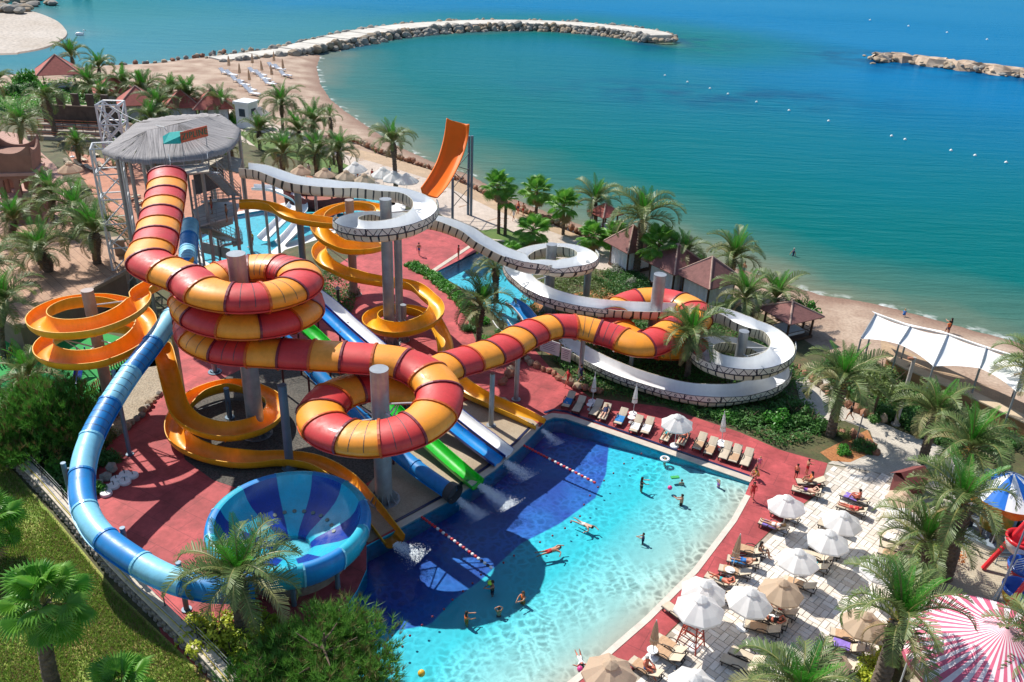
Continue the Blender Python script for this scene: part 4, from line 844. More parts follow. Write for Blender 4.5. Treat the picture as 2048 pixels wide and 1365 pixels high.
# ---- stone retaining wall at the left bottom with a wire fence
rw=empty('stone_retaining_wall',at(200,1130),0,'grey stone retaining wall with a flat coping, running down the left bottom corner','wall')
rl=[at(x,y) for x,y in ((-70,830),(0,905),(110,1020),(225,1155),(330,1260),(430,1365),(520,1470))]
rP=resample(catmull(rl,6),1.1); M_RWC=M('wall_coping_stone',(.58,.51,.41),.85,.2,1.2,bump=.3)
for i in range(len(rP)-1):
    a,c=rP[i],rP[i+1]; t=(c-a).normalized(); s_=Vector((-t.y,t.x,0)); g=t*.012
    b=MB(); b.prism([a+g-s_*.05,c-g-s_*.05,c-g+s_*.62,a+g+s_*.62],.86,1.0+random.uniform(-.02,.02)); b.build('coping_stone',M_RWC,rw)
    b=MB(); b.prism([a+s_*.0,c+s_*.0,c+s_*.55,a+s_*.55],-.1,.85); b.build('core',R_DK,rw)
    for lv in range(3):
        for k in range(2):
            o=link('stone',random.choice(RKs[R_DK]),rw); p=a.lerp(c,(k+.5+.25*(lv%2))/2); o.location=(p-s_*.02).xy.to_3d()+Vector((0,0,.16+lv*.27)); sc=random.uniform(.48,.68); o.scale=(sc*1.1,sc*.7,sc*.62); o.rotation_euler=(0,0,math.atan2(t.y,t.x)+random.uniform(-.2,.2))
reroot(rw)
fn=empty('wire_fence',at(225,1140),0,'thin wire fence on dark posts along the stone retaining wall','fence')
for i in range(0,len(rP),3):
    a=rP[i]; t=(rP[min(i+1,len(rP)-1)]-rP[max(i-1,0)]).normalized(); s_=Vector((-t.y,t.x,0)); p=a+s_*.5; MB().tube((p.x,p.y,.9),(p.x,p.y,1.95),.035,.035,6).build('post',M_DST,fn)
for z,m in ((1.25,M_STL),(1.55,M_STL),(1.85,M_STL)):
    b=MB(); pts=[]
    for i,a in enumerate(rP):
        t=(rP[min(i+1,len(rP)-1)]-rP[max(i-1,0)]).normalized(); s_=Vector((-t.y,t.x,0)); pts.append(a+s_*.5+Vector((0,0,z)))
    b.ptube(pts,.014,4); b.build('wire',m,fn)
for z,off,col in ((1.06,.15,(.55,.45,.10)),(1.06,.25,(.5,.5,.5))):
    b=MB(); pts=[]
    for i,a in enumerate(rP):
        t=(rP[min(i+1,len(rP)-1)]-rP[max(i-1,0)]).normalized(); s_=Vector((-t.y,t.x,0)); pts.append(a+s_*(off+.05*math.sin(i*.7))+Vector((0,0,z)))
    b.ptube(pts,.03,5); b.build('hose',M('hose_%d'%int(off*100),col,.5),fn)
reroot(fn)
# ---- zip line tower
tw=empty('zipline_tower',(-31,74,0),0,'steel platform tower with a grey thatched roof and a ZIPLINE sign','tower')
def tp(px,py,z): return at(px,py,z)
EV=15.4
eav=[tp(x,y,EV) for x,y in ((203,301),(230,312),(262,319),(302,321),(345,318),(390,313),(430,306),(458,296),(474,280),(481,258))]
apx=[tp(292,262,16.5),tp(357,248,17.0),tp(412,234,16.6)]
# hidden far eaves
ctr=(apx[0]+apx[2])/2
far=[Vector((2*ctr.x-p.x,2*ctr.y-p.y+1.0,EV)) for p in eav[2:-2]]
loop=eav+far
def thatchmat():
    m=bpy.data.materials.new('grey_thatch'); N,L,B=nodes(m); a=N.new('ShaderNodeUVMap'); a.uv_map='t'; mp=N.new('ShaderNodeMapping'); mp.inputs['Scale'].default_value=(60,1.4,1); L.new(a.outputs[0],mp.inputs[0])
    no=N.new('ShaderNodeTexNoise'); no.inputs['Scale'].default_value=1; no.inputs['Detail'].default_value=5; no.inputs['Roughness'].default_value=.7; L.new(mp.outputs[0],no.inputs['Vector'])
    r=N.new('ShaderNodeValToRGB'); e=r.color_ramp.elements; e[0].position=.34; e[0].color=(.13,.125,.13,1); e[1].position=.66; e[1].color=(.46,.43,.42,1); L.new(no.outputs['Fac'],r.inputs[0]); L.new(r.outputs[0],B.inputs['Base Color']); B.inputs['Roughness'].default_value=.95
    bp=N.new('ShaderNodeBump'); bp.inputs['Strength'].default_value=.9; bp.inputs['Distance'].default_value=.12; L.new(no.outputs['Fac'],bp.inputs['Height']); L.new(bp.outputs[0],B.inputs['Normal']); return m
M_TH=thatchmat(); rf=empty('roof',(0,0,0),parent=tw); rf.matrix_parent_inverse=tw.matrix_basis.inverted()
def rseg(p0,p1):
    q0=min(apx,key=lambda a:(a-p0).length); q1=min(apx,key=lambda a:(a-p1).length); nn=8; vs=[];us=[];fs=[]; nu=8
    for i in range(nu+1):
        s_=i/nu; e=p0.lerp(p1,s_); q=q0.lerp(q1,s_)
        for k in range(nn+1):
            t=k/nn; p=e.lerp(q,t); p.z-=.12*math.sin(math.pi*t); p.z+=random.uniform(-.05,.05)*(k<nn); vs.append(p); us.append((s_*max(.05,(p0-p1).length)/6+p0.x,t))
        ed=e.copy()
    for i in range(nu):
        for k in range(nn): a=i*(nn+1)+k; fs.append((a,a+nn+1,a+nn+2,a+1))
    b=MB(); b.add(vs,fs); base=len(vs)
    # thick ragged eave
    for i in range(nu+1):
        e=vs[i*(nn+1)]; b.v.append(tuple(e+Vector((0,0,-.32-random.uniform(0,.12))))); us.append(us[i*(nn+1)])
    b.f+=[(base+i,base+i+1,(i+1)*(nn+1),i*(nn+1)) for i in range(nu)]; b.m+=[0]*nu
    o=b.build('thatch_panel',M_TH,rf,smooth=True); uv=o.data.uv_layers.new(name='t')
    for lp in o.data.loops: uv.data[lp.index].uv=us[lp.vertex_index]
for i in range(len(loop)): rseg(loop[i],loop[(i+1)%len(loop)])
colsP=[tp(233,313,EV-.3),tp(259,320,EV-.3),tp(302,322,EV-.3),tp(456,299,EV-.3),tp(478,268,EV-.3),tp(400,312,EV-.3)]+[far[1],far[3],far[5]]
for p in colsP: MB().tube((p.x,p.y,0),(p.x,p.y,EV-.25),.17,.17,10).build('column',M_STL,tw)
reroot(tw)
TW0=tw.matrix_basis.inverted()
def twp(o): o.matrix_parent_inverse=TW0; return o
def deck(poly,z,name,mat,rails=(),th=.14,post=1.1):
    b=MB(); b.prism([(p.x,p.y) for p in poly],z-th,z); twp(b.build(name,mat,tw))
    for i in rails:
        a=poly[i].xy.to_3d();c=poly[(i+1)%len(poly)].xy.to_3d(); rail(a+Vector((0,0,z)),c+Vector((0,0,z)),tw,post)
def rail(a,c,root,h=1.1,step=1.1,m=None):
    m=m or M_STL
    for hh in (h,h*.66,h*.33): o=MB().tube(a+Vector((0,0,hh)),c+Vector((0,0,hh)),.028,.028,6).build('rail',m,root); o.matrix_parent_inverse=root.matrix_basis.inverted()
    n=max(1,round((c-a).length/step))
    for k in range(n+1): p=a.lerp(c,k/n); o=MB().tube(p,p+Vector((0,0,h)),.03,.03,6).build('rail_post',m,root); o.matrix_parent_inverse=root.matrix_basis.inverted()
def stairs(a,c,w,root,n=14,m=None):
    d=(c-a); hd=Vector((d.x,d.y,0)).normalized(); s_=Vector((-hd.y,hd.x,0)); m=m or M_STL
    for k in range(n):
        p=a.lerp(c,(k+.5)/n); b=MB(); b.box(p,(.34,w,.05),math.atan2(hd.y,hd.x)); o=b.build('step',m,root); o.matrix_parent_inverse=root.matrix_basis.inverted()
    for sg in (-1,1):
        e=s_*sg*w/2; b=MB(); b.ptube([a+e-Vector((0,0,.08)),c+e-Vector((0,0,.08))],.09,6); o=b.build('stringer',m,root); o.matrix_parent_inverse=root.matrix_basis.inverted(); rail(a+e,c+e,root,1.0,1.4)
M_DKP=M('pale_deck_boards',(.42,.37,.30),.8,.2,2)
deck([tp(300,372,13.3),tp(345,378,13.3),tp(350,352,13.3),tp(420,343,13.3),tp(418,330,13.3),tp(478,345,13.3),tp(484,318,13.3),tp(400,300,13.3),tp(290,330,13.3)],13.3,'upper_deck',M_DKP,(1,3,4))
deck([tp(345,350,14.6),tp(419,343,14.6),tp(417,328,14.6),tp(340,334,14.6)],14.6,'launch_deck',M_DKP,(0,1,3))
deck([tp(398,452,8.9),tp(470,432,8.9),tp(480,408,8.9),tp(425,398,8.9),tp(385,420,8.9)],8.9,'middle_deck',M('pale_grey_deck',(.5,.5,.49),.8,.12,1),(0,3))
stairs(tp(422,343,14.4),tp(470,392,11.2),1.3,tw); stairs(tp(470,398,11.0),tp(415,402,9.0),1.2,tw); stairs(tp(405,455,8.8),tp(465,482,4.6),1.6,tw); stairs(tp(465,486,4.5),tp(410,500,.3),1.5,tw)
deck([tp(462,480,4.6),tp(480,474,4.6),tp(486,486,4.6),tp(466,492,4.6)],4.6,'landing',M_DKP,(1,2))
def wall_panel(a,c,h,mat,name='grey_panel'):
    d=(c-a); b=MB(); s_=Vector((-d.y,d.x,0)).normalized()*.04; b.add([a-s_,c-s_,c-s_+Vector((0,0,h)),a-s_+Vector((0,0,h)),a+s_,c+s_,c+s_+Vector((0,0,h)),a+s_+Vector((0,0,h))],[(0,1,2,3),(7,6,5,4),(0,4,5,1),(1,5,6,2),(2,6,7,3),(3,7,4,0)]); return twp(b.build(name,mat,tw))
M_SLT=M('dark_slatted_panel',(.10,.10,.11),.7,.3,6); M_GPN=M('light_grey_panel',(.34,.35,.35),.7,.15,1.5)
wall_panel(tp(392,390,10.6),tp(450,372,10.6),2.3,M_SLT,'slatted_panel'); wall_panel(tp(404,470,6.6),tp(466,448,6.6),2.1,M_GPN); wall_panel(tp(404,505,2.6),tp(462,520,2.6),1.2,M_GPN)
for a in ((398,452),(470,432),(385,420),(425,398)):
    p=tp(a[0],a[1],8.9); twp(MB().tube((p.x,p.y,0),(p.x,p.y,13.2),.12,.12,8).build('column',M_STL,tw))
# white lattice mast on the left of the tower and the far zip truss
def lattice(root,c,w,z1,bays,mat,rz=.3,r=.07,cross=True):
    cs=[Matrix.Rotation(rz,3,'Z')@Vector((sx*w/2,sy*w/2,0))+Vector((c[0],c[1],0)) for sx,sy in ((-1,-1),(1,-1),(1,1),(-1,1))]
    inv=root.matrix_basis.inverted()
    for p in cs: o=MB().tube(p,p+Vector((0,0,z1)),r*1.5,r*1.5,6).build('leg',mat,root); o.matrix_parent_inverse=inv
    for k in range(bays):
        za=z1*k/bays; zb=z1*(k+1)/bays
        for i in range(4):
            a,c_=cs[i],cs[(i+1)%4]
            o=MB().tube(a+Vector((0,0,zb)),c_+Vector((0,0,zb)),r,r,5).build('crossbar',mat,root); o.matrix_parent_inverse=inv
            o=MB().tube(a+Vector((0,0,za)),c_+Vector((0,0,zb)),r,r,5).build('brace',mat,root); o.matrix_parent_inverse=inv
            if cross: o=MB().tube(c_+Vector((0,0,za)),a+Vector((0,0,zb)),r,r,5).build('brace',mat,root); o.matrix_parent_inverse=inv
lm=at(262,578); lattice(tw,(lm.x,lm.y),2.4,14.6,6,M_WST,.35,.07,False)
# sign
sg0=tp(363,286,16.6); sg1=tp(416,272,16.6); dv=(sg1-sg0); ang=math.atan2(dv.y,dv.x); mid=(sg0+sg1)/2
sgn=empty('zipline_sign',(mid.x,mid.y,16.6),ang,'orange-red board reading ZIPLINE in green letters with a teal sail beside it','sign')
wd=dv.length; b=MB(); b.box((0,0,.45),(wd,.06,.95)); b.build('board',M('orange_red_board',(.55,.11,.05),.6,.15,3),sgn)
mesh_text('ZIPLINE',.78,.02,M('sign_green',(.01,.16,.09),.5),sgn,(0,-.05,.45),(math.pi/2,0,0))
b=MB(); pts=[(-wd*.55,0,.0),(-wd*1.15,-.1,.35),(-wd*.95,.6,.75),(-wd*.6,.9,.85),(-wd*.2,.7,.75),(-wd*.0,.25,.7)]; b.add(pts+[(x,y,z-.05) for x,y,z in pts],[tuple(range(6)),tuple(range(11,5,-1))]+[(i,6+i,6+(i+1)%6,(i+1)%6) for i in range(6)]); b.build('teal_sail',M('teal_cloth',(.01,.40,.36),.6),sgn)
for x in (-wd*1.12,-wd*.48,wd*.42): MB().tube((x,.02,-3.4),(x,.02,.4),.04,.04,6).build('post',M_STL,sgn)
zt=empty('zip_truss',at(243,330),0,'white lattice steel mast holding the far end of the zip wire','mast')
c=at(240,322); lattice(zt,(c.x,c.y),3.0,zat(206,c.x,c.y),3,M_WST,.1,.11)
zc=Vector((c.x,c.y,zat(212,c.x,c.y))); zw=empty('zip_wire',(zc.x,zc.y,0),0,'thin white zip wire from the lattice mast to the tower roof','wire'); o=MB().ptube(catmull([zc,(zc+tp(330,255,16.9))/2-Vector((0,0,.5)),tp(330,255,16.9)],6),.03,4).build('cable',M_WHI,zw); o.matrix_parent_inverse=zw.matrix_basis.inverted()
# ---- terrace at the left (raised, parapet) 
te=empty('raised_terrace',at(120,620),0,'raised brown paved terrace with a stone parapet behind the orange spiral','terrace')
TZ=2.6; tpx=[(-120,560),(-60,500),(30,455),(120,440),(225,478),(252,505),(250,545),(40,655),(-10,625)]
tpol=[at(x,y,TZ) for x,y in tpx]; b=MB(); b.prism([(p.x,p.y) for p in tpol],0,TZ-.05); o=b.build('body',M('terrace_wall_render',(.24,.17,.13),.9,.2,.6,bump=.3),te)
b=MB(); b.prism([(p.x,p.y) for p in tpol],TZ-.05,TZ); b.build('paving',G_TERR,te)
M_TRB=M('dark_tile_joint',(.20,.10,.06),.8)
d0=(tpol[7]-tpol[6]).normalized(); s_=Vector((-d0.y,d0.x,0))
for k in range(14):
    a=tpol[6].lerp(tpol[7],.02+k*.07); e=a-s_*0+ (tpol[3]-tpol[6]).normalized()*random.uniform(9,13)*(1 if k<9 else .8)
    b=MB(); q=(e-a).normalized().cross(Vector((0,0,1)))*.025; b.add([a-q,a+q,e+q,e-q],[(0,1,2,3)]); b.v=[(x,y,TZ+.006) for x,y,z in b.v]; o=b.build('joint_strip',M_TRB,te)
for i in (5,6,7):
    a,c=tpol[i],tpol[(i+1)%len(tpol)]; t=(c-a).normalized(); q=Vector((-t.y,t.x,0)); b=MB(); b.prism([a-q*.02,c-q*.02,c+q*.42,a+q*.42],TZ+.003,TZ+.32); b.build('parapet',M('parapet_stone',(.36,.26,.19),.85,.2,1.5,bump=.3),te)
b=MB(); b.box((tpol[5].x-.4,tpol[5].y-.3,TZ+.7),(1.0,1.0,1.4),.4); b.box((tpol[5].x-.4,tpol[5].y-.3,TZ+1.5),(1.35,1.35,.22),.4); b.build('pier',MATS['parapet_stone'],te)
reroot(te)
# ---- castle turret
ct=at(60,436); tur=empty('castle_turret',(ct.x,ct.y,0),rad(14),'brown plastered castle turret with horned parapet among the palms','turret')
th=zat(292,ct.x,ct.y); M_CAS=M('brown_castle_plaster',(.30,.16,.115),.9,.2,.6,bump=.25); M_CA2=M('pink_castle_roof',(.50,.30,.24),.9,.15,.8)
w0=2.0
b=MB(); b.prism([(-w0,-w0),(w0,-w0),(w0,w0),(-w0,w0)],0,th*.34); b.build('base',M_CAS,tur)
b=MB(); b.prism([(-w0*1.12,-w0*1.12),(w0*1.12,-w0*1.12),(w0*1.12,w0*1.12),(-w0*1.12,w0*1.12)],th*.34,th*.37); b.build('cornice',M_CA2,tur)
for sx in (-1,0,1):
    for sy in (-1,0,1):
        if sx or sy: b=MB(); b.prism([(sx*w0*.86+a*.3,sy*w0*.86+c_*.3) for a,c_ in ((-1,-1),(1,-1),(1,1),(-1,1))],th*.37,th*.66); b.build('pier',M_CAS,tur)
for k in range(4):
    a0=k*math.pi/2; R=Matrix.Rotation(a0,3,'Z'); b=MB()
    for sx in (-.5,.5):
        vs=[];N=8
        for i in range(N+1):
            a=math.pi*i/N; x=sx*w0*.86+math.cos(a)*w0*.30; z=th*.56+math.sin(a)*th*.06
            vs+=[R@Vector((x,-w0,z)),R@Vector((x,-w0,th*.66)),R@Vector((x,-w0+.25,z)),R@Vector((x,-w0+.25,th*.66))]
        b.add(vs,[f for i in range(N) for f in ((4*i,4*i+1,4*i+5,4*i+4),(4*i+2,4*i+6,4*i+7,4*i+3),(4*i,4*i+4,4*i+6,4*i+2))])
    b.build('arch',M_CAS,tur)
b=MB(); b.prism([(-w0*1.15,-w0*1.15),(w0*1.15,-w0*1.15),(w0*1.15,w0*1.15),(-w0*1.15,w0*1.15)],th*.66,th*.70); b.build('cornice',M_CA2,tur)
b=MB(); vs=[]
for s_,z in ((w0,th*.70),(w0*1.05,th*.8),(w0*1.12,th*.93)): vs+=[(-s_,-s_,z),(s_,-s_,z),(s_,s_,z),(-s_,s_,z)]
b.add(vs,[(4*r+i,4*r+(i+1)%4,4*r+4+(i+1)%4,4*r+4+i) for r in range(2) for i in range(4)]+[(8,9,10,11)]); b.build('upper_block',M_CAS,tur)
for k in range(4):
    R=Matrix.Rotation(k*math.pi/2,3,'Z'); b=MB(); vs=[];N=10; s_=w0*1.12
    for i in range(N+1):
        x=-s_+2*s_*i/N; h=.25+1.15*abs(i/N*2-1)**2.5; vs+=[R@Vector((x,-s_,th*.93)),R@Vector((x,-s_,th*.93+h)),R@Vector((x,-s_+.22,th*.93)),R@Vector((x,-s_+.22,th*.93+h))]
    b.add(vs,[f for i in range(N) for f in ((4*i,4*i+4,4*i+5,4*i+1),(4*i+2,4*i+3,4*i+7,4*i+6),(4*i+1,4*i+5,4*i+7,4*i+3))]+[(0,1,3,2),(4*N,4*N+2,4*N+3,4*N+1)]); b.build('horned_parapet',M_CAS,tur)
# ---- stage wall with merlons
sa=at(92,262);sb=at(240,268); stg=empty('stage_wall',(sa.x,sa.y,0),0,'dark stone stage wall with battlements behind the lattice mast','wall')
M_STG=M('dark_stage_stone',(.10,.075,.06),.9,.3,1,bump=.4); d=(sb-sa); q=Vector((-d.y,d.x,0)).normalized()*.5
b=MB(); b.prism([sa,sb,sb+q,sa+q],0,4.2); b.build('wall',M_STG,stg); b=MB(); b.prism([sa-q*.1,sb-q*.1,sb+q*1.1,sa+q*1.1],4.203,4.35); b.build('coping',M('stage_coping',(.40,.32,.24),.85),stg)
for k in range(5):
    a=sa.lerp(sb,.02+k*.2); c=sa.lerp(sb,.11+k*.2); b=MB(); b.prism([a,c,c+q,a+q],4.353,6.2); b.build('merlon',M_STG,stg)
for k in range(3):
    a=sa-q*(3+k*3.0)*1.3; c=sb-q*(3+k*3.0)*1.3; b=MB(); b.prism([a,c,c+q*2.4,a+q*2.4],0,1.6-k*.5); b.build('step',M('stage_step',(.30,.26,.22),.9),stg)
    for z in (2.3-k*.5,1.9-k*.5): MB().tube((a.x,a.y,z),(c.x,c.y,z),.06,.06,5).build('rail',M('stage_rail_orange',(.42,.14,.06),.6),stg)
    for t in range(7): p=a.lerp(c,t/6); MB().tube((p.x,p.y,1),(p.x,p.y,2.4-k*.5),.06,.06,5).build('rail_post',M_STG,stg)
reroot(stg)
# ---- gazebos
M_TILE=M('red_roof_shingles',(.40,.10,.075),.8,.2,2,bump=.5,bscale=7); M_TILB=M('brown_roof_shingles',(.20,.085,.075),.85,.25,2,bump=.5,bscale=7); M_WOOD=M('dark_brown_timber',(.07,.035,.02),.7,.25,3); M_CUR=M('white_curtain',(.74,.76,.80),.85,.08,3,bump=.3,bscale=6); M_RWOOD=M('red_brown_timber',(.30,.07,.035),.6,.2,3)
def gazebo(px,py,w,h,rz,tile,label,cat='gazebo',curtains=(0,1,2,3),group=None,name='gazebo',rh=None):
    c=at(px,py); g=empty(name,(c.x,c.y,0),rz,label,cat,group); s_=w/2; rh=rh or w*.5
    for sx in (-1,1):
        for sy in (-1,1): MB().box((sx*s_*.86,sy*s_*.86,h/2),(.16,.16,h)).build('post',M_WOOD,g)
    b=MB(); b.box((0,0,.18),(w*.95,w*.95,.3)); b.build('floor',M_WOOD,g)
    ev=s_*1.22
    for k in range(4):
        R=Matrix.Rotation(k*math.pi/2,3,'Z'); b=MB(); rows=6; vs=[]
        for i in range(rows):
            t0=i/rows; t1=(i+1)/rows; e0=ev*(1-t0)+.05; e1=ev*(1-t1)+.05; z0=h-.25+rh*t0; z1=h-.25+rh*t1
            vs=[R@Vector((-e0,-e0,z0+.04)),R@Vector((e0,-e0,z0+.04)),R@Vector((e1,-e1,z1+.04)),R@Vector((-e1,-e1,z1+.04)),R@Vector((-e0,-e0,z0-.03)),R@Vector((e0,-e0,z0-.03))]
            b.add(vs,[(0,1,2,3),(4,5,1,0)])
        b.build('roof_panel',tile,g)
        p0=R@Vector((-ev,-ev,h-.2)); MB().tube(p0,Vector((0,0,h-.15+rh)),.09,.09,5).build('hip_cap',MATS['pale_hip'] if 'pale_hip' in MATS else M('pale_hip',(.45,.30,.24),.8),g)
        if k in curtains:
            b=MB(); vs=[];N=18
            for i in range(N+1):
                x=-s_*.82+1.64*s_*i/N; y=-s_*.86+.09*math.sin(i*2.4); vs+=[R@Vector((x,y,.35)),R@Vector((x,y,h-.25))]
            b.add(vs,[(2*i,2*i+2,2*i+3,2*i+1) for i in range(N)]); b.build('curtain',M_CUR,g,smooth=True)
        else:
            for z in (.6,1.0): MB().tube(R@Vector((-s_*.86,-s_*.86,z)),R@Vector((s_*.86,-s_*.86,z)),.04,.04,5).build('rail',M_WOOD,g)
    b=MB(); b.box((0,0,.5),(w*.7,w*.6,.3)); b.build('day_bed',M_CUR,g)
    return g
gazebo(122,176,6.5,3.4,.5,M_TILE,'open red-roofed gazebo nearest the river mouth at the far left',curtains=())
gazebo(232,214,5.6,3.2,.5,M_TILE,'red-roofed gazebo half hidden by palms, second from the river mouth',curtains=(0,))
gazebo(280,238,5.4,3.2,.45,M_TILE,'red-roofed gazebo with white curtains, third from the river mouth')
gazebo(368,242,5.0,3.1,.4,M_TILE,'red-roofed curtained gazebo behind the tall palm, above the thatched roof')
gazebo(430,244,5.6,3.1,.35,M_TILE,'red-roofed gazebo with white curtains beside the white booth')
gazebo(1207,462,2.6,2.6,.6,M_TILE,'tiny red pyramid-roofed kiosk standing at the waterline',curtains=(),rh=1.2)
gazebo(1258,535,3.6,3.0,.55,M_TILB,'brown-roofed gazebo with white curtains beside the second white loop',rh=2.2)
gazebo(1345,572,4.2,2.9,.6,M_TILB,'brown-roofed gazebo with curtains in the middle of the beach palms')
gazebo(1412,600,4.2,2.9,.6,M_TILB,'brown-roofed gazebo in front of the bather, behind the white slide')
gazebo(1572,668,3.6,2.6,.5,M_TILB,'small brown-roofed hut with red railings on the sand',curtains=(),rh=1.0)
# ---- white booth on the beach
c=at(497,254); bt=empty('beach_booth',(c.x,c.y,0),rad(-20),'white square lifeguard booth with small windows on the beach','booth')
b=MB(); b.prism([(-1.35,-1.35),(1.35,-1.35),(1.35,1.35),(-1.35,1.35)],0,4.0); b.build('body',M_WHI,bt)
b=MB(); b.prism([(-1.6,-1.6),(1.6,-1.6),(1.6,1.6),(-1.6,1.6)],4.003,4.5); b.build('roof',M_WHI,bt)
for k in range(4):
    R=Matrix.Rotation(k*math.pi/2,3,'Z'); b=MB(); vs=[R@Vector(v) for v in ((-.6,-1.36,2.0),(.6,-1.36,2.0),(.6,-1.36,3.3),(-.6,-1.36,3.3),(-.6,-1.40,2.0),(.6,-1.40,2.0),(.6,-1.40,3.3),(-.6,-1.40,3.3))]; b.add(vs,[(4,5,6,7),(0,4,7,3),(1,2,6,5),(3,7,6,2),(0,1,5,4)]); b.build('window',M('dark_window_glass',(.06,.08,.10),.1,.2,2),bt)
# ---- white sail canopy on the beach
cn=empty('sail_canopy',at(1880,760),0,'row of white tent sails over the beach terrace at the right','canopy')
bk=[at(x,y,4.6) for x,y in ((1751,630),(1820,655),(1895,671),(1972,698),(2050,722),(2130,750))]; fr_=[at(x,y,3.9) for x,y in ((1722,678),(1798,689),(1867,733),(1960,737),(2032,783),(2130,800))]
M_SAIL=M('white_sail_cloth',(.84,.84,.82),.75,.04,.5)
def hypar(a,c,d_,e,sag,name='sail'):
    b=MB(); N=10; vs=[]
    for i in range(N+1):
        for k in range(N+1):
            u,v=i/N,k/N; p=a.lerp(c,u).lerp(d_.lerp(e,u),v); p.z-=sag*math.sin(math.pi*u)*math.sin(math.pi*v); q=.22*math.sin(math.pi*u); 
            p+= (d_-a).normalized()*q*(1-2*v); vs.append(p)
    b.add(vs,[(i*(N+1)+k,(i+1)*(N+1)+k,(i+1)*(N+1)+k+1,i*(N+1)+k+1) for i in range(N) for k in range(N)]); o=b.build(name,M_SAIL,cn,smooth=True); return o
for i in range(5):
    hypar(bk[i],bk[i+1],fr_[i],fr_[i+1],.35); a=bk[i]+Vector((.3,1.6,-.35)); c=bk[i+1]+Vector((.3,1.6,-.35)); hypar(a,c,bk[i]+Vector((0,.15,.05)),bk[i+1]+Vector((0,.15,.05)),.12,'rear_sail')
    MB().tube(bk[i],bk[i+1],.05,.05,6).build('ridge_cable',M_STL,cn)
for i in range(6):
    z0=-.6; MB().tube((bk[i].x,bk[i].y,z0),bk[i],.09,.09,8).build('post',M_STL,cn); MB().tube((fr_[i].x,fr_[i].y,0),fr_[i],.08,.08,8).build('post',M_STL,cn)
    MB().tube(bk[i]+Vector((0,0,.1)),fr_[i]+Vector((0,0,.1)),.06,.06,6).build('beam',M_STL,cn)
reroot(cn)
bwl=empty('beach_terrace_wall',at(1900,800),0,'ochre brick retaining wall with a pale coping in front of the sail canopy','wall')
wl=[at(x,y) for x,y in ((1765,748),(1800,768),(1900,812),(2060,890),(2200,960))]; M_OCB=pavemat('ochre_brick_wall',(.42,.22,.10),(.36,.19,.085),(.30,.18,.10),.5,.18,0); 
for i in range(len(wl)-1):
    a,c=wl[i],wl[i+1]; t=(c-a).normalized(); q=Vector((-t.y,t.x,0)); b=MB(); b.prism([a,c,c+q*.5,a+q*.5],0,1.5); b.build('wall',M('ochre_wall_render',(.40,.20,.085),.9,.25,1.2,bump=.4),bwl)
    b=MB(); b.prism([a-q*.08,c-q*.08,c+q*1.1,a+q*1.1],1.503,1.62); b.build('coping',M('terrace_coping',(.56,.44,.30),.8,.12,1.5),bwl)
    n_=int((c-a).length/1.0)
    for k in range(n_):
        p=a.lerp(c,(k+.5)/n_)-q*.03; 
        if k%3: b=MB(); b.box((p.x,p.y,1.05),(.08,.08,.42),math.atan2(t.y,t.x)); b.build('vent_brick',M('vent_brick_dark',(.22,.10,.05),.9),bwl)
reroot(bwl)
sheet('beach_terrace',None,1.45,G_PROM2,pts=[Vector((p.x-.2,p.y+.4,1.45)) for p in wl]+[Vector((p.x+1.0,p.y+4.2,1.45)) for p in wl[::-1]])
# ---- poles
def pole(px,py,topy,r,label,mat,arm=0,name='lamp_post',cat='lamp post'):
    c=at(px,py); z=zat(topy,c.x,c.y); p=empty(name,(c.x,c.y,0),0,label,cat); b=MB(); b.lathe([(r*1.25,0),(r,.4),(r*.8,z),(0,z)],10); autosmooth(b.build('shaft',mat,p)); b=MB(); b.lathe([(r*2.2,0),(r*2.2,.08),(r,.1)],10,(0,0,.03)); b.build('foot',mat,p)
    if arm: b=MB(); b.box((arm*.5,0,z-.1),(abs(arm),.25,.14)); b.build('lamp_head',M('rusty_lamp_box',(.34,.14,.08),.6),p)
    return p
pole(1791,850,715,.17,'tall pale post with a rusty lamp box in front of the canopy',M('pale_post',(.42,.38,.34),.7,.1,2),-.5)
pole(1712,884,830,.06,'thin grey post on the path edge behind the boulders',M_STL,name='rope_post',cat='post')
pole(1180,462,395,.14,'grey lamp post between the fan palms on the promenade',M_STL)
pole(1972,1258,1020,.06,'slim blue post in front of the carousel',M_STB,name='blue_post',cat='post')
# ---- notice boards near the white slide's end
for (px,py,w_,h_,lb) in ((1098,722,2.0,1.3,'large white notice board under the red tube'),(1130,738,.95,1.2,'small white notice board right of the large one')):
    c=at(px,py); nb_=empty('notice_board',(c.x,c.y,0),rad(-32),lb,'sign'); b=MB(); b.box((0,0,1.4),(w_,.05,h_)); b.build('panel',M('white_sign_panel',(.66,.66,.68),.6,.08,3),nb_)
    for x in (-w_*.4,w_*.4): MB().tube((x,.05,0),(x,.05,2.0),.035,.035,6).build('leg',M_DST,nb_)
    for k in range(5): b=MB(); b.box((random.uniform(-.1,.1)*w_,-.03,1.8-k*.18),(w_*.6,.01,.04)); b.build('printed_line',M('sign_print',(.16,.10,.2),.6),nb_)
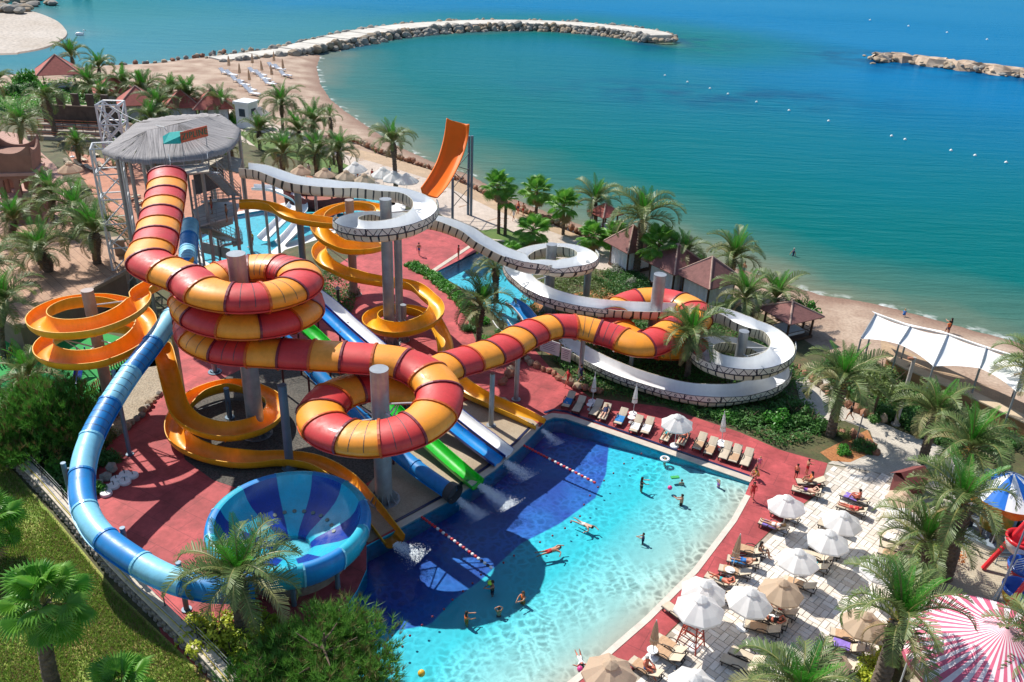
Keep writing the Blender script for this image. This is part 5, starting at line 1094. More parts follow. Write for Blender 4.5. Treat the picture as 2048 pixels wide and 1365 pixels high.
# ---- rides at the right
cr_=at(1985,1062); ca=empty('carousel',(cr_.x,cr_.y,0),0,'small carousel with a blue and white striped canopy and scalloped orange rim','carousel')
b=MB(); b.lathe([(2.35,0),(2.35,.32),(2.2,.36),(0,.36)],40); autosmooth(b.build('platform',M('grey_blue_platform',(.26,.32,.38),.5,.1,1),ca))
b=MB(); b.lathe([(.9,.36),(1.0,.8),(.95,1.6),(.7,2.3),(.5,3.4)],20); b.build('centre_drum',M('green_drum',(.03,.34,.03),.4,.35,1.2,hue=(.7,.25,.02)),ca,smooth=True)
for k in range(12):
    b=MB(); b.lathe([(2.5,3.3),(1.6,3.9),(.7,4.4),(.05,4.7)],3,(0,0,0),0,TAU*k/12,TAU*(k+1)/12); b.build('canopy_panel',(M_WHI,M('canopy_blue',(.01,.16,.62),.5,.1,1))[k%2],ca)
    b=MB(); vs=[];N=8
    for i in range(N+1):
        a=TAU*(k+i/N)/12; vs+=[(2.52*math.cos(a),2.52*math.sin(a),3.32),(2.55*math.cos(a),2.55*math.sin(a),3.0-.22*math.sin(math.pi*i/N))]
    b.add(vs,[(2*i,2*i+1,2*i+3,2*i+2) for i in range(N)]); b.build('scallop',M('scallop_orange',(.72,.16,.02),.45,.3,3,hue=(.75,.32,.03)),ca)
    a=TAU*k/12
    if k%2==0: MB().tube((2.0*math.cos(a),2.0*math.sin(a),.36),(2.0*math.cos(a),2.0*math.sin(a),3.3),.035,.035,6).build('pole',M_WST,ca)
    b=MB(); b.box((1.75*math.cos(a),1.75*math.sin(a),.62),(.4,.35,.5),a); b.build('seat',M('carousel_seat',(.03,.035,.05),.4),ca)
# barrier by the ride
br=empty('ride_barrier',at(1960,1120),0,'low blue metal barrier between the plaza and the carousel','barrier')
for a,c in (((1898,1075),(1930,1100)),((1930,1100),(1985,1125)),((1990,1130),(2045,1130))): rail(at(*a),at(*c),br,1.0,1.2,M_STB)
# tea-cup wheel: red beams, railing and gondolas
fw=empty('gondola_ride',at(1985,1265),0,'red-beamed gondola ride with blue and red cups at the right edge','ride')
M_BRD=M('bright_red_paint',(.62,.02,.03),.35,.1,1,coat=.3)
for a,c in ((at(1966,1138,.1),at(2075,1020,4.2)),(at(1975,1262,.1),at(2090,1120,4.5)),(at(2062,1120,.2),at(2070,1000,5.5))):
    MB().tube(a,c,.16,.14,10).build('beam',M_BRD,fw)
for (x,y,z,m1,m2) in ((2045,1085,2.4,M_BRD,M_WHI),(2050,1140,1.8,M('cup_blue',(.02,.10,.45),.35,.1,1,coat=.3),M_BRD),(2040,1185,2.0,MATS['cup_blue'],M('cup_yellow',(.75,.42,.03),.4,.1,1))):
    c=at(x,y,z); b=MB(); b.lathe([(.35,-.75),(.75,-.6),(.95,-.1),(.98,.1)],24,c); b.build('cup_lower',m2,fw,smooth=True); b=MB(); b.lathe([(.98,.1),(1.02,.32),(.9,.34),(.8,-.2),(.4,-.45),(0,-.5)],24,c); b.build('cup_rim',m1,fw,smooth=True)
    MB().tube(c-Vector((0,0,.7)),c-Vector((0,0,z)),.09,.09,8).build('stem',M_STL,fw)
b=MB(); q=[at(x,y,.35) for x,y in ((2000,1225),(2060,1160),(2120,1200),(2060,1290))]; b.prism([(p.x,p.y) for p in q],.2,.35); b.build('blue_platform',M('platform_blue',(.03,.22,.32),.5,.15,1),fw)
a=at(1985,1200,.1);c=at(2035,1120,2.6)
for k in range(16): p=a.lerp(c,k/15); MB().tube(p,p+Vector((.9,.25,0)),.03,.03,5).build('ladder_rung',M_WST,fw)
for o_ in (Vector((0,0,0)),Vector((.9,.25,0))): MB().tube(a+o_,c+o_,.05,.05,6).build('ladder_side',M_WST,fw)
reroot(fw)
# striped tent
tc=at(1962,1385); st=empty('striped_tent',(tc.x,tc.y,0),0,'red and white striped round tent roof at the bottom right','tent')
M_SW=M('tent_white',(.82,.70,.72),.7,.05,1); M_SR=M('tent_red',(.66,.13,.22),.7,.1,1); R0=4.6;NT=80
for k in range(NT):
    b=MB(); b.lathe([(R0,2.5),(R0*.66,3.05),(R0*.33,3.75),(.1,4.6)],1,(0,0,0),0,TAU*k/NT,TAU*(k+1)/NT); b.build('roof_gore',(M_SW,M_SR)[k%2],st)
b=MB(); b.lathe([(R0,2.2),(R0+.02,2.5)],80); b.build('valance',M_SR,st)
for k in range(8): a=TAU*k/8; MB().tube((R0*.95*math.cos(a),R0*.95*math.sin(a),0),(R0*.95*math.cos(a),R0*.95*math.sin(a),2.5),.05,.05,6).build('pole',M_WST,st)
# wooden cabinet
c=at(1812,985); wc=empty('timber_kiosk',(c.x,c.y,0),rad(25),'small maroon timber kiosk with a pitched roof beside the palm','kiosk')
b=MB(); b.prism([(-1.0,-.6),(1.0,-.6),(1.0,.6),(-1.0,.6)],0,1.5); b.build('cabinet',M('maroon_boards',(.20,.055,.05),.6,.2,3),wc)
for sg in (-1,1): b=MB(); b.add([(-1.15,sg*.8,1.45),(1.15,sg*.8,1.45),(1.15,0,2.0),(-1.15,0,2.0),(-1.15,sg*.8,1.38),(1.15,sg*.8,1.38)],[(0,1,2,3),(4,5,1,0)]); b.build('roof_slope',MATS['maroon_boards'],wc)
# ---- picket fences of the kids area
def picket(pts,label,cols,step=.28,h=.9):
    f=empty('picket_fence',pts[0],0,label,'fence'); P_=resample([Vector(p) for p in pts],step); 
    for i,p in enumerate(P_[:-1]):
        t=(P_[i+1]-p); b=MB(); b.box((p.x,p.y,h/2),(.11,.04,h),math.atan2(t.y,t.x)); b.build('picket',cols[i%len(cols)],f)
    for z in (h*.3,h*.75): MB().ptube([p+Vector((0,0,z)) for p in P_],.03,4).build('rail',cols[0],f)
    reroot(f)
picket([at(0,735),at(18,728),at(28,700)],'dark picket fence around the small green play corner',[M_DST,M('fence_yellow',(.6,.45,.05),.6)])
picket([at(185,790),at(200,775),at(222,752)],'brown and yellow picket fence behind the pine tree',[M_RWOOD,MATS['fence_yellow']])
picket([at(218,742),at(250,725),at(292,712)],'orange and green picket fence under the orange spiral',[M('fence_orange',(.6,.2,.03),.6),M('fence_green',(.08,.3,.08),.6)])
c=at(170,742); ks=empty('kids_slide',(c.x,c.y,0),rad(10),'small dark blue plastic slide on the green turf','slide')
b=MB(); vs=[]
for i in range(9):
    t=i/8; z=1.5*(1-t)**1.3+.1; y=-t*2.4
    vs+=[(-.35,y,z+.25),(-.3,y,z),(.3,y,z),(.35,y,z+.25)]
b.add(vs,[(4*i+k,4*i+k+1,4*i+5+k,4*i+4+k) for i in range(8) for k in range(3)]); o=b.build('chute',M_NAV,ks); md=o.modifiers.new('s','SOLIDIFY'); md.thickness=.05
for x in (-.3,.3): MB().tube((x,.1,0),(x,.1,2.2),.06,.06,8).build('leg',M_NAV,ks)
for k in range(5): MB().tube((-.3,.12+k*.0,.25+k*.28),(.3,.12,.25+k*.28),.03,.03,6).build('rung',M_NAV,ks)
# ---- stone edgings
for lb,pts,size,ms in (('row of round grey boulders between pale gravel and red paving at the left',((215,878),(235,868),(255,858),(280,840),(300,815),(318,790)),.75,[R_GREY,R_TAN]),
  ('row of reddish boulders along the path by the white slide',((1598,742),(1625,760),(1650,785),(1690,815),(1730,832),(1765,842)),.95,[R_RED,R_TAN]),
  ('reddish boulders round the orange planting bed',((1668,868),(1690,868),(1715,878),(1742,892),(1752,908)),.85,[R_RED]),
  ('rockery of tan boulders under the red tube beside the notice boards',((1005,770),(1040,715),(1070,735),(1100,750),(1150,775),(1200,790)),.9,[R_RED,R_TAN]),
  ('rockery below the palm next to the plunge pool',((1040,640),(1060,660),(1090,650),(1120,640)),.9,[R_RED,R_TAN]),
  ('grey rocks beside the stacked umbrella bases',((195,975),(210,960),(225,945)),1.1,[R_GREY])):
    e=empty('stone_edging',at(*pts[0]),0,lb,'rocks'); rocks_along(e,[at(x,y) for x,y in pts],size,ms,.75,.15,RKs,.28,1.1); reroot(e)
for i,(x,y,lb) in enumerate(((250,952,'rearmost white round umbrella base on the red paving'),(266,954,'white round umbrella base furthest right in the cluster'),(233,962,'white round umbrella base in the middle of the cluster'),(251,967,'white round umbrella base near the cluster front right'),(228,975,'white round umbrella base between the grey rocks and the palm shadow'),(214,980,'leftmost white round umbrella base of the cluster'),(213,990,'nearest white round umbrella base of the cluster'))):
    c=at(x,y); ub=empty('umbrella_base',(c.x,c.y,.02),0,lb,'umbrella base','umbrella bases on the red paving'); b=MB(); b.lathe([(.38,0),(.40,.1),(.36,.2),(0,.21)],20); autosmooth(b.build('disc',M_WHI,ub)); MB().tube((0,0,.2),(0,0,.5),.03,.03,8).build('socket',M_DST,ub)
# ---- lane ropes
M_RPW=M('float_white',(.8,.78,.75),.5); M_RPR=M('float_red',(.55,.02,.03),.5); M_RPN=M('float_navy',(.02,.02,.06),.5)
def laner(a,c,lb,n0=.3,d=.27,dark=False):
    r=empty('lane_rope',a,0,lb,'lane rope'); A=Vector(a);C=Vector(c); L=(C-A).length; n=int(L/d)
    for k in range(n):
        t=(k+.5)/n; p=A.lerp(C,t); q=(C-A).normalized(); b=MB(); rr=.10
        b.ptube([p-q*d*.42,p-q*d*.2,p+q*d*.2,p+q*d*.42],[.05,rr,rr,.05],8); m=M_RPR if t<n0 else ((M_RPW,M_RPN if t>.85 and dark else M_RPR)[k%2]); b.build('float',m,r)
    MB().tube(A,C,.015,.015,4).build('rope',M_RPW,r); reroot(r)
laner(at(840,1032,WZ+.05),at(985,1138,WZ+.05),'red and white lane rope beside the orange slide exit',.25,dark=True); laner(at(1030,882,WZ+.05),at(1192,967,WZ+.05),'red and white lane rope beside the yellow slide exit',.42)
fl=empty('float_line',at(1225,945,WZ),0,'string of small dark floats dividing deep and shallow water','float line')
for x,y in ((1283,908),(1265,917),(1248,928),(1227,947),(1208,962),(1196,975),(1180,992),(1168,1010),(1160,1033),(1142,1045),(1130,1057),(1105,1072),(1080,1085),(1028,1112),(1007,1126),(962,1150),(945,1167),(926,1183),(905,1200),(888,1219),(865,1234),(844,1251),(820,1272),(805,1294)):
    p=at(x,y,WZ+.04); b=MB(); b.lathe([(0,-.07),(.065,-.03),(.075,.02),(.05,.06),(0,.075)],10,p); b.build('float',M('float_maroon',(.18,.02,.04),.4),fl,smooth=True)
reroot(fl)
# ---- buoys, swan
BO=['first','second','third','fourth','fifth','sixth','seventh','eighth','ninth','tenth','eleventh','twelfth']
for grp,lst in (('line',((1330,152),(1375,165),(1420,178),(1456,189),(1513,205),(1578,222),(1657,243),(1783,273),(1810,280),(1902,302),(1950,312),(2012,326))),('islet',((1740,41),(1817,53),(1894,66),(1974,80)))):
    for i,(x,y) in enumerate(lst):
        p=at(x,y,SEA); b=MB(); b.lathe([(0,-.3),(.5,-.1),(.55,.15),(.3,.5),(.08,.6),(0,.9)],10); o=b.build('buoy',M('buoy_white',(.8,.8,.78),.5),smooth=True); o.location=p; o.scale=(.55,.55,.5) if grp=='line' else (.8,.8,.7)
        tag(o,('white buoy in the swimming line, %s from the breakwater' if grp=='line' else 'white buoy beyond the rocky islet, %s from the left')%BO[i],'buoy','white buoys in the sea')
p=at(160,71,SEA); sn=empty('swan',p,rad(20),'white swan swimming off the pebble spit','swan'); b=MB(); b.ptube([(-1.2,0,.25),(-.8,0,.35),(0,0,.3),(.7,0,.25),(1.0,0,.15)],[.1,.45,.55,.4,.1],10); b.build('body',M_WHI,sn,smooth=True); b=MB(); b.ptube([(.8,0,.3),(1.15,0,.7),(1.0,0,1.15),(1.15,0,1.4),(1.5,0,1.35)],[.2,.13,.1,.14,.05],8); b.build('neck',M_WHI,sn,smooth=True); b=MB(); b.ptube([(1.45,0,1.36),(1.75,0,1.25)],[.07,.02],6); b.build('beak',M('beak_orange',(.6,.2,.03),.5),sn)
# ================================================================ VEGETATION
L_YOU=leafmat('palm_leaf_young',(.04,.26,.018),(.10,.36,.04),.42,.3); L_MID=leafmat('palm_leaf_mature',(.09,.17,.04),(.22,.28,.10),.45,.3); L_OLD=leafmat('palm_leaf_old',(.20,.22,.08),(.36,.32,.16),.5,.25); L_FAN=leafmat('fan_palm_leaf',(.08,.30,.03),(.24,.46,.07),.4,.38); L_DEAD=leafmat('dry_palm_leaf',(.26,.17,.07),(.36,.25,.12),.7,.1)
M_TRK=M('palm_trunk_fibre',(.085,.062,.045),.95,.35,3,bump=.8,bscale=9,hue=(.20,.155,.115)); M_RACH=M('palm_rachis',(.22,.22,.07),.5,.2,3)
def frond_mesh(seed,e0,droop,L=1.0,mat=None,n=44,lw=.0080,vee=.5,ll=.17,twist=.3):
    "unit-length feather frond growing along +X"
    r=random.Random(seed); b=MB(); P=[];p=Vector((0,0,0)); a=e0; N=14; dy=r.uniform(-twist,twist); hd=0
    for i in range(N+1):
        P.append(p.copy()); t=i/N; a-=droop/N*(.35+1.5*t); hd+=dy/N; p=p+Vector((math.cos(a)*math.cos(hd),math.cos(a)*math.sin(hd),math.sin(a)))*(L/N)
    b.ptube(P,[.016*(1-.85*i/N)+.002 for i in range(N+1)],4,1,False)
    for k in range(n):
        s_=.13+.87*(k/(n-1)); f=s_*N; i=min(N-1,int(f)); q=P[i].lerp(P[i+1],f-i); t=(P[i+1]-P[i]).normalized(); sd=t.cross(Vector((0,0,1))); sd=sd.normalized() if sd.length>.05 else Vector((0,1,0)); up=sd.cross(t)
        l=ll*(math.sin(math.pi*min(1,.18+.80*s_))**.7)*r.uniform(.85,1.1)+.02
        for sg in (-1,1):
            fw=.55+.5*s_+r.uniform(-.12,.12); d=(sd*sg*math.cos(vee)+up*math.sin(vee)*r.uniform(.5,1.2)+t*fw).normalized(); e=q+d*l; e2=e+(d*.35-Vector((0,0,1))*.35)*l*.45; w_=t*lw*r.uniform(.8,1.2)
            b.add([q-w_,q+w_,e+w_*.8,e-w_*.8,e2],[(0,1,2,3),(3,2,4)])
    return b.mesh('frond',[mat,M_RACH])
FY=[frond_mesh(i,rad(86),rad(18+8*i),1,L_YOU,46,.0062,.4,.13) for i in range(4)]
FM=[frond_mesh(10+i,rad(62),rad(80+14*i),1,L_MID) for i in range(5)]
FX=[frond_mesh(70+i,rad(-20),rad(70+20*i),1,L_DEAD,36,.008,.35,.13) for i in range(3)]
FO=[frond_mesh(20+i,rad(28),rad(85+16*i),1,L_OLD if i%2 else L_MID) for i in range(5)]
def fan_mesh(seed,mat):
    r=random.Random(seed); b=MB(); Lp=.55; P=[Vector((0,0,0)),Vector((Lp*.5,0,.06)),Vector((Lp,0,.06))]; b.ptube(P,[.018,.013,.01],4,1,False); c=P[-1]; n=26; dr=r.uniform(.1,.5)
    for k in range(n):
        a0=rad(-150+300*k/n); a1=rad(-150+300*(k+1)/n); am=(a0+a1)/2; l=.46*(1-.12*abs(am)/2.6)*r.uniform(.92,1.06)
        def P_(a,rr,z): x=math.cos(a)*rr; return c+Vector((x,math.sin(a)*rr,z-dr*rr*rr*1.1))
        b.add([c,P_(a0,l*.66,.0),P_(am,l*.66,.03),P_(a1,l*.66,.0),P_(am-.02,l,-.05)],[(0,1,2),(0,2,3),(1,4,2),(2,4,3)])
    return b.mesh('fan_leaf',[mat,M_RACH])
FF=[fan_mesh(i,L_FAN) for i in range(4)]; FD=[fan_mesh(40+i,L_DEAD) for i in range(2)]
def trunk_mesh(h,r0,r1,lean,boot,seed,rough=1):
    r=random.Random(seed); b=MB(); n=12; st=.16; rows=max(3,int(h/st)); vs=[]
    for i in range(rows+1):
        t=i/rows; z=h*t; rr=r0+(r1-r0)*t
        if boot: rr+=boot*math.exp(-((h-.9-z)/.75)**2)
        for k in range(n):
            a=TAU*(k+.5*(i%2))/n; q=rr*(1+rough*(.09 if i%2 else -.05)+r.uniform(-.05,.05)*rough); vs.append((lean[0]*t*t+q*math.cos(a),lean[1]*t*t+q*math.sin(a),z))
    b.add(vs,[(i*n+k,i*n+(k+1)%n,(i+1)*n+(k+1)%n,(i+1)*n+k) for i in range(rows) for k in range(n)]+[tuple(rows*n+k for k in range(n))])
    if boot:
        for k in range(70):
            z=h-1.9+1.8*k/70; a=k*2.4; t=z/h; rr=r1+boot*math.exp(-((h-.9-z)/.75)**2); o=Vector((lean[0]*t*t,lean[1]*t*t,z)); d=Vector((math.cos(a),math.sin(a),.0)); s_=Vector((-math.sin(a),math.cos(a),0))*.07
            b.add([o+d*rr*.9-s_,o+d*rr*.9+s_,o+d*(rr+.16)+Vector((0,0,.16)),o+d*rr*.9+Vector((0,0,-.14))],[(0,1,2),(0,2,3),(1,3,2)])
    me=b.mesh('trunk',M_TRK); return me
PALMN=[0]
def palm(base,crown,L,label,fan=False,h=None,young=7,mid=12,old=9,tr=.22,fruit=False,world=None,boot=.14,sparse=1.0):
    PALMN[0]+=1; seed=PALMN[0]; r=random.Random(seed*13)
    c=at(*base) if base else world
    if h is None: h=zat(crown[1],c.x,c.y)
    top=atY(crown[0],crown[1],c.y) if crown else None
    lean=((max(-1.2,min(1.2,top.x-c.x)),0) if top else (r.uniform(-.3,.3),0))
    g=empty('fan_palm' if fan else 'date_palm',(c.x,c.y,0),0,label,'palm tree','fan palms' if fan else 'date palms of the park'); link('trunk',trunk_mesh(h,tr*1.25,tr,lean,0 if fan else boot,seed),g)
    T=Vector((lean[0],lean[1],h))
    if fan:
        n=int(24*sparse)
        for k in range(n):
            t=k/n; el=rad(75-125*t+r.uniform(-12,12)); a=k*2.399+r.uniform(-.2,.2); o=link('fan_leaf',r.choice(FD if t>.93 else FF),g,T+Vector((0,0,-.15*t)),(r.uniform(-.3,.3),-el,a),L*r.uniform(.85,1.1))
        return g
    i=0; wx,wy=r.uniform(-.12,.12),r.uniform(-.12,.12); gap=r.uniform(0,TAU)
    for lib,n,tilt,sc,dz in ((FY,young,0,(.62,.85),.15),(FM,mid,0,(.9,1.08),.0),(FO,old,0,(.85,1.0),-.2),(FX,r.randint(2,5),0,(.45,.75),-.45)):
        n=max(2,int(n*sparse))
        for k in range(n):
            i+=1; a=i*2.399+r.uniform(-.4,.4); a+=.25*math.sin(a-gap); s_=L*r.uniform(*sc)*r.choice((1,1,1,.8)); tl=r.uniform(-.2,.2)+wx*math.cos(a)+wy*math.sin(a) if lib is not FY else r.uniform(-.02,.30)
            link('frond',r.choice(lib),g,T+Vector((.06*math.cos(a),.06*math.sin(a),dz+.15)),(r.uniform(-.25,.25),tl,a),s_)
    if fruit:
        b=MB()
        for k in range(26):
            a=r.uniform(0,TAU); p=Vector((.45*math.cos(a),.45*math.sin(a),r.uniform(-.7,.1))); b.tube((0,0,.1),p,.012,.012,4); b.lathe([(0,-.06),(.06,0),(0,.06)],5,p)
        b.build('fruit_bunch',M('date_fruit_orange',(.55,.24,.03),.6,.3,5),g,loc=T)
    return g
W=lambda x,y,z=0:at(x,y,z)
PL=[((487,1282),(476,1160),4.3,'large date palm in front of the blue bowl',dict(tr=.3,mid=13,old=10,young=7)),
((1660,872),(1683,765),4.4,'date palm at the path bend right of the third white loop',dict(tr=.3,fruit=True)),
((1373,762),(1381,676),4.2,'date palm rising between the white slide loop and the red coil',{}),
((1752,1392),(1800,1243),4.2,'large date palm between the loungers and the striped tent',dict(tr=.36,fruit=True)),
((1885,1156),(1922,1010),4.2,'thick-trunked date palm beside the carousel',dict(tr=.42,fruit=True,mid=10,old=8)),
((1848,1150),(1852,1085),3.9,'short date palm at the edge of the white paving',dict(tr=.26)),
((1590,1460),(1600,1392),4.0,'date palm cut by the bottom edge among the loungers',dict(tr=.26)),
((1843,926),(1872,828),4.0,'date palm in the right garden with dry yellow fronds',dict(old=16,young=5,tr=.28)),
((1926,1010),(1940,900),4.4,'date palm with an orange fruit bunch behind the carousel palm',dict(fruit=True,tr=.3)),
((2062,850),(2070,745),4.2,'date palm leaning in from the right edge beside the canopy',{}),
((2068,1400),(2075,1310),3.6,'date palm fronds entering at the bottom right corner',{}),
((792,392),(786,286),4.0,'lone tall date palm on the promenade left of the half pipe',dict(tr=.27,old=7)),
((1190,452),(1190,405),4.2,'date palm by the waterline left of the tallest beach palm',dict(old=7)),
((1272,548),(1288,438),5.0,'tallest date palm on the beach above the second white loop',dict(fruit=True,tr=.32)),
((1456,575),(1468,518),4.3,'date palm near the bather at the waterline',dict(old=8)),
((1500,655),(1492,598),4.0,'bushy date palm behind the third white loop',{}),
((1556,640),(1552,598),4.0,'date palm at the end of the beach row next to the hut',dict(old=7)),
((1358,568),(1368,510),3.6,'small date palm between two brown gazebos',{}),
((957,692),(963,612),3.7,'date palm on the rockery in front of the plunge pool',dict(young=5,old=14)),
((992,605),(990,535),3.4,'date palm leaning over the plunge pool water',dict(young=4)),
((113,592),(80,505),4.2,'date palm with a bulging trunk in front of the terrace',dict(tr=.36,boot=.3)),
((203,575),(188,465),4.4,'tall date palm next to the lattice mast of the tower',dict(tr=.36,boot=.2)),
((110,470),(105,390),3.9,'date palm in front of the castle turret',{}),
((-20,640),(-12,530),4.0,'date palm cut by the left edge above the turf',{}),
((10,720),(14,605),4.0,'date palm at the left edge beside the play corner',{}),
((112,278),(95,200),4.6,'tall date palm left of the dark stage wall',dict(tr=.34)),
((48,330),(42,250),4.6,'date palm between turret and stage at the far left',{}),
((149,146),(143,114),5.2,'tall date palm beside the first gazebo',dict(old=6)),
((200,160),(198,136),4.8,'date palm right behind the first gazebo',{}),
((182,200),(179,170),4.8,'date palm between the first two gazebos',{}),
((210,228),(207,196),4.8,'date palm in front of the second gazebo',{}),
((288,222),(286,184),5.4,'wide date palm behind the third gazebo',dict(young=11)),
((320,255),(316,214),4.6,'date palm next to the third gazebo, on its right',{}),
((305,268),(302,240),4.4,'short date palm just behind the thatched roof',{}),
((380,240),(376,196),5.2,'tall date palm between the curtained gazebos',dict(tr=.34,young=11)),
((443,246),(441,212),4.6,'date palm in front of the rightmost curtained gazebo',{}),
((566,262),(563,210),5.2,'tall date palm in front of the beach loungers',{}),
((628,290),(626,246),4.8,'date palm at the curve of the beach',{}),
((566,352),(567,308),4.6,'date palm behind the start of the white slide',dict(tr=.32)),
((634,352),(633,308),4.6,'second date palm behind the white slide start',dict(tr=.3)),
((682,352),(678,304),4.2,'third date palm behind the white slide start',dict(tr=.3)),
((668,330),(660,235),2.6,'nearly bare palm with a few dry fronds by the beach curve',dict(young=3,mid=3,old=3,tr=.16,boot=.05)),
((60,815),(58,752),3.4,'small date palm behind the pine tree on the left',{}),
((250,352),(245,318),3.2,'small date palm under the tower roof edge',{}),
((462,330),(462,300),3.0,'low date palm beside the right end of the thatched roof',{}),
((60,400),(45,340),3.6,'date palm left of the castle turret at the edge',{}),
((30,520),(28,440),4.2,'date palm below the castle turret at the left edge',{}),
((165,505),(150,420),4.4,'leaning date palm between terrace and tower mast',dict(tr=.3)),
((-10,215),(-8,170),4.6,'date palm at the far left edge of the shore lawn',{}),
((250,215),(248,172),4.8,'date palm between the second and third gazebo',{}),
((345,232),(342,188),4.6,'date palm left of the tall one between curtained gazebos',{}),
((520,300),(518,262),4.2,'date palm right of the beach booth',{}),
((600,300),(598,262),4.4,'date palm between the beach curve and the white slide',{}),
((160,330),(155,290),3.2,'date palm between the turret and the thatched roof',{})]
for b_,c_,L_,lb,kw in PL: palm(b_,c_,L_,lb,**kw)
FPL=[((997,468),(997,374),2.4,'slim fan palm left of the promenade walkers',{}),((1072,432),(1074,384),2.5,'fan palm beside the promenade lamp post',{}),((1126,470),(1127,412),2.5,'fan palm right of the promenade lamp post',{}),
((1066,492),(1066,460),2.5,'low bushy fan palm in front of the walkers',{}),((1020,520),(1020,508),1.8,'dwarf fan palm on the lawn by the white slide',{}),((1185,505),(1186,474),2.2,'left one of two low fan palms behind the second loop',{}),((1232,512),(1232,476),2.3,'right one of two low fan palms behind the second loop',{}),
((1316,562),(1318,492),2.6,'fan palm between the first two brown gazebos',{}),((106,1372),(88,1205),2.5,'large fan palm on the hillside at the bottom left',dict(tr=.3,sparse=1.2)),((-30,1120),(-20,1045),2.2,'fan palm half outside the left edge on the hillside',dict(tr=.3)),((235,1430),(242,1378),2.1,'fan palm rising from the bottom edge beside the wall',dict(tr=.25)),((1010,470),(1012,398),1.8,'thin fan palm with dry leaves next to the slim one',dict(sparse=.6))]
for b_,c_,L_,lb,kw in FPL: palm(b_,c_,L_,lb,fan=True,tr=kw.pop('tr',.17),**kw)
# ---- leafy crowns
def leaf_cloud(seed,n,mat,size=.12,clumps=14,flat=.8,spread=1.0,needles=False,upright=0):
    r=np.random.default_rng(seed); cs=r.normal(size=(clumps,3)); cs/=np.linalg.norm(cs,axis=1)[:,None]; cs*=(.35+.5*r.random((clumps,1)))*spread; cs[:,2]=np.abs(cs[:,2])*flat; rs=.22+.22*r.random(clumps)
    k=r.integers(0,clumps,n); d=r.normal(size=(n,3)); d/=np.linalg.norm(d,axis=1)[:,None]; p=cs[k]+d*(rs[k]*(.55+.5*r.random(n)**.6))[:,None]; p[:,2]=np.abs(p[:,2])
    if needles:
        V=[];Fc=[]; m=10
        dirs=d*.7+np.array([0,0,.75+upright]); dirs/=np.linalg.norm(dirs,axis=1)[:,None]
        for q in range(m):
            e=dirs+r.normal(size=(n,3))*.38; e/=np.linalg.norm(e,axis=1)[:,None]; s_=np.cross(e,r.normal(size=(n,3))); s_/=np.linalg.norm(s_,axis=1)[:,None]; b0=p-dirs*size*.4*r.random((n,1)); t=b0+e*size*(.8+.5*r.random((n,1)))
            w_=size*.045; i=len(V)//1; A=np.stack([b0-s_*w_,b0+s_*w_,t],1).reshape(-1,3); V.append(A)
        V=np.vstack(V); Fc=np.arange(len(V)).reshape(-1,3)
    else:
        nrm=d*.6+r.normal(size=(n,3))*.5+np.array([0,0,.5]); nrm/=np.linalg.norm(nrm,axis=1)[:,None]; u=np.cross(nrm,r.normal(size=(n,3))); u/=np.linalg.norm(u,axis=1)[:,None]; v=np.cross(nrm,u); sz=size*(.6+.8*r.random((n,1)))
        V=np.stack([p-u*sz,p+v*sz*.45,p+u*sz,p-v*sz*.45],1).reshape(-1,3); Fc=np.arange(len(V)).reshape(-1,4)
    me=bpy.data.meshes.new('foliage'); me.from_pydata(V.tolist(),[],Fc.tolist()); me.materials.append(mat); return me
L_BR=leafmat('bright_shrub_leaf',(.05,.25,.03),(.14,.40,.05),.4,.35); L_DG=leafmat('dark_shrub_leaf',(.045,.16,.035),(.12,.27,.06),.5,.35); L_YG=leafmat('yellow_green_leaf',(.26,.40,.03),(.58,.60,.06),.45,.3); L_SIL=leafmat('silvery_leaf',(.22,.24,.18),(.36,.38,.30),.6,.2); L_OLV=leafmat('olive_leaf',(.10,.16,.035),(.20,.26,.07),.5,.25); L_PIN=leafmat('pine_needle',(.05,.22,.025),(.18,.36,.06),.5,.35); L_PNB=leafmat('brown_pine_tip',(.20,.12,.05),(.16,.17,.05),.6,.1); L_ORF=leafmat('orange_flower',(.55,.12,.02),(.65,.25,.03),.5,.2)
CLD={'bright':[leaf_cloud(i,1500,L_BR,.10) for i in range(3)],'dark':[leaf_cloud(10+i,1900,L_DG,.08) for i in range(3)],'yellow':[leaf_cloud(20+i,1700,L_YG,.07) for i in range(2)],'silver':[leaf_cloud(30+i,1500,L_SIL,.07) for i in range(2)],'olive':[leaf_cloud(40+i,1900,L_OLV,.06) for i in range(3)],'orange':[leaf_cloud(60,900,L_ORF,.06)]}
M_STEM=M('shrub_stem',(.10,.07,.045),.9,.3,3)
def stem_mesh(seed,h=.5,n=6):
    r=random.Random(seed); b=MB()
    for k in range(n): a=TAU*k/n; b.ptube([(0,0,0),(.12*math.cos(a),.12*math.sin(a),h*.5),(.4*math.cos(a)+r.uniform(-.1,.1),.4*math.sin(a),h)],[.05,.035,.015],5)
    return b.mesh('stems',M_STEM)
STM=[stem_mesh(i) for i in range(3)]
def shrub(px,py,w,h,kind,label,name='garden_shrub',cat='shrub',z=0):
    c=at(px,py,z); g=empty(name,(c.x,c.y,z),random.uniform(0,6),label,cat); link('stems',random.choice(STM),g,scale=(w*.6,w*.6,h)); link('foliage',random.choice(CLD[kind]),g,(0,0,.05),scale=(w*.62,w*.62,h*.72)); return g
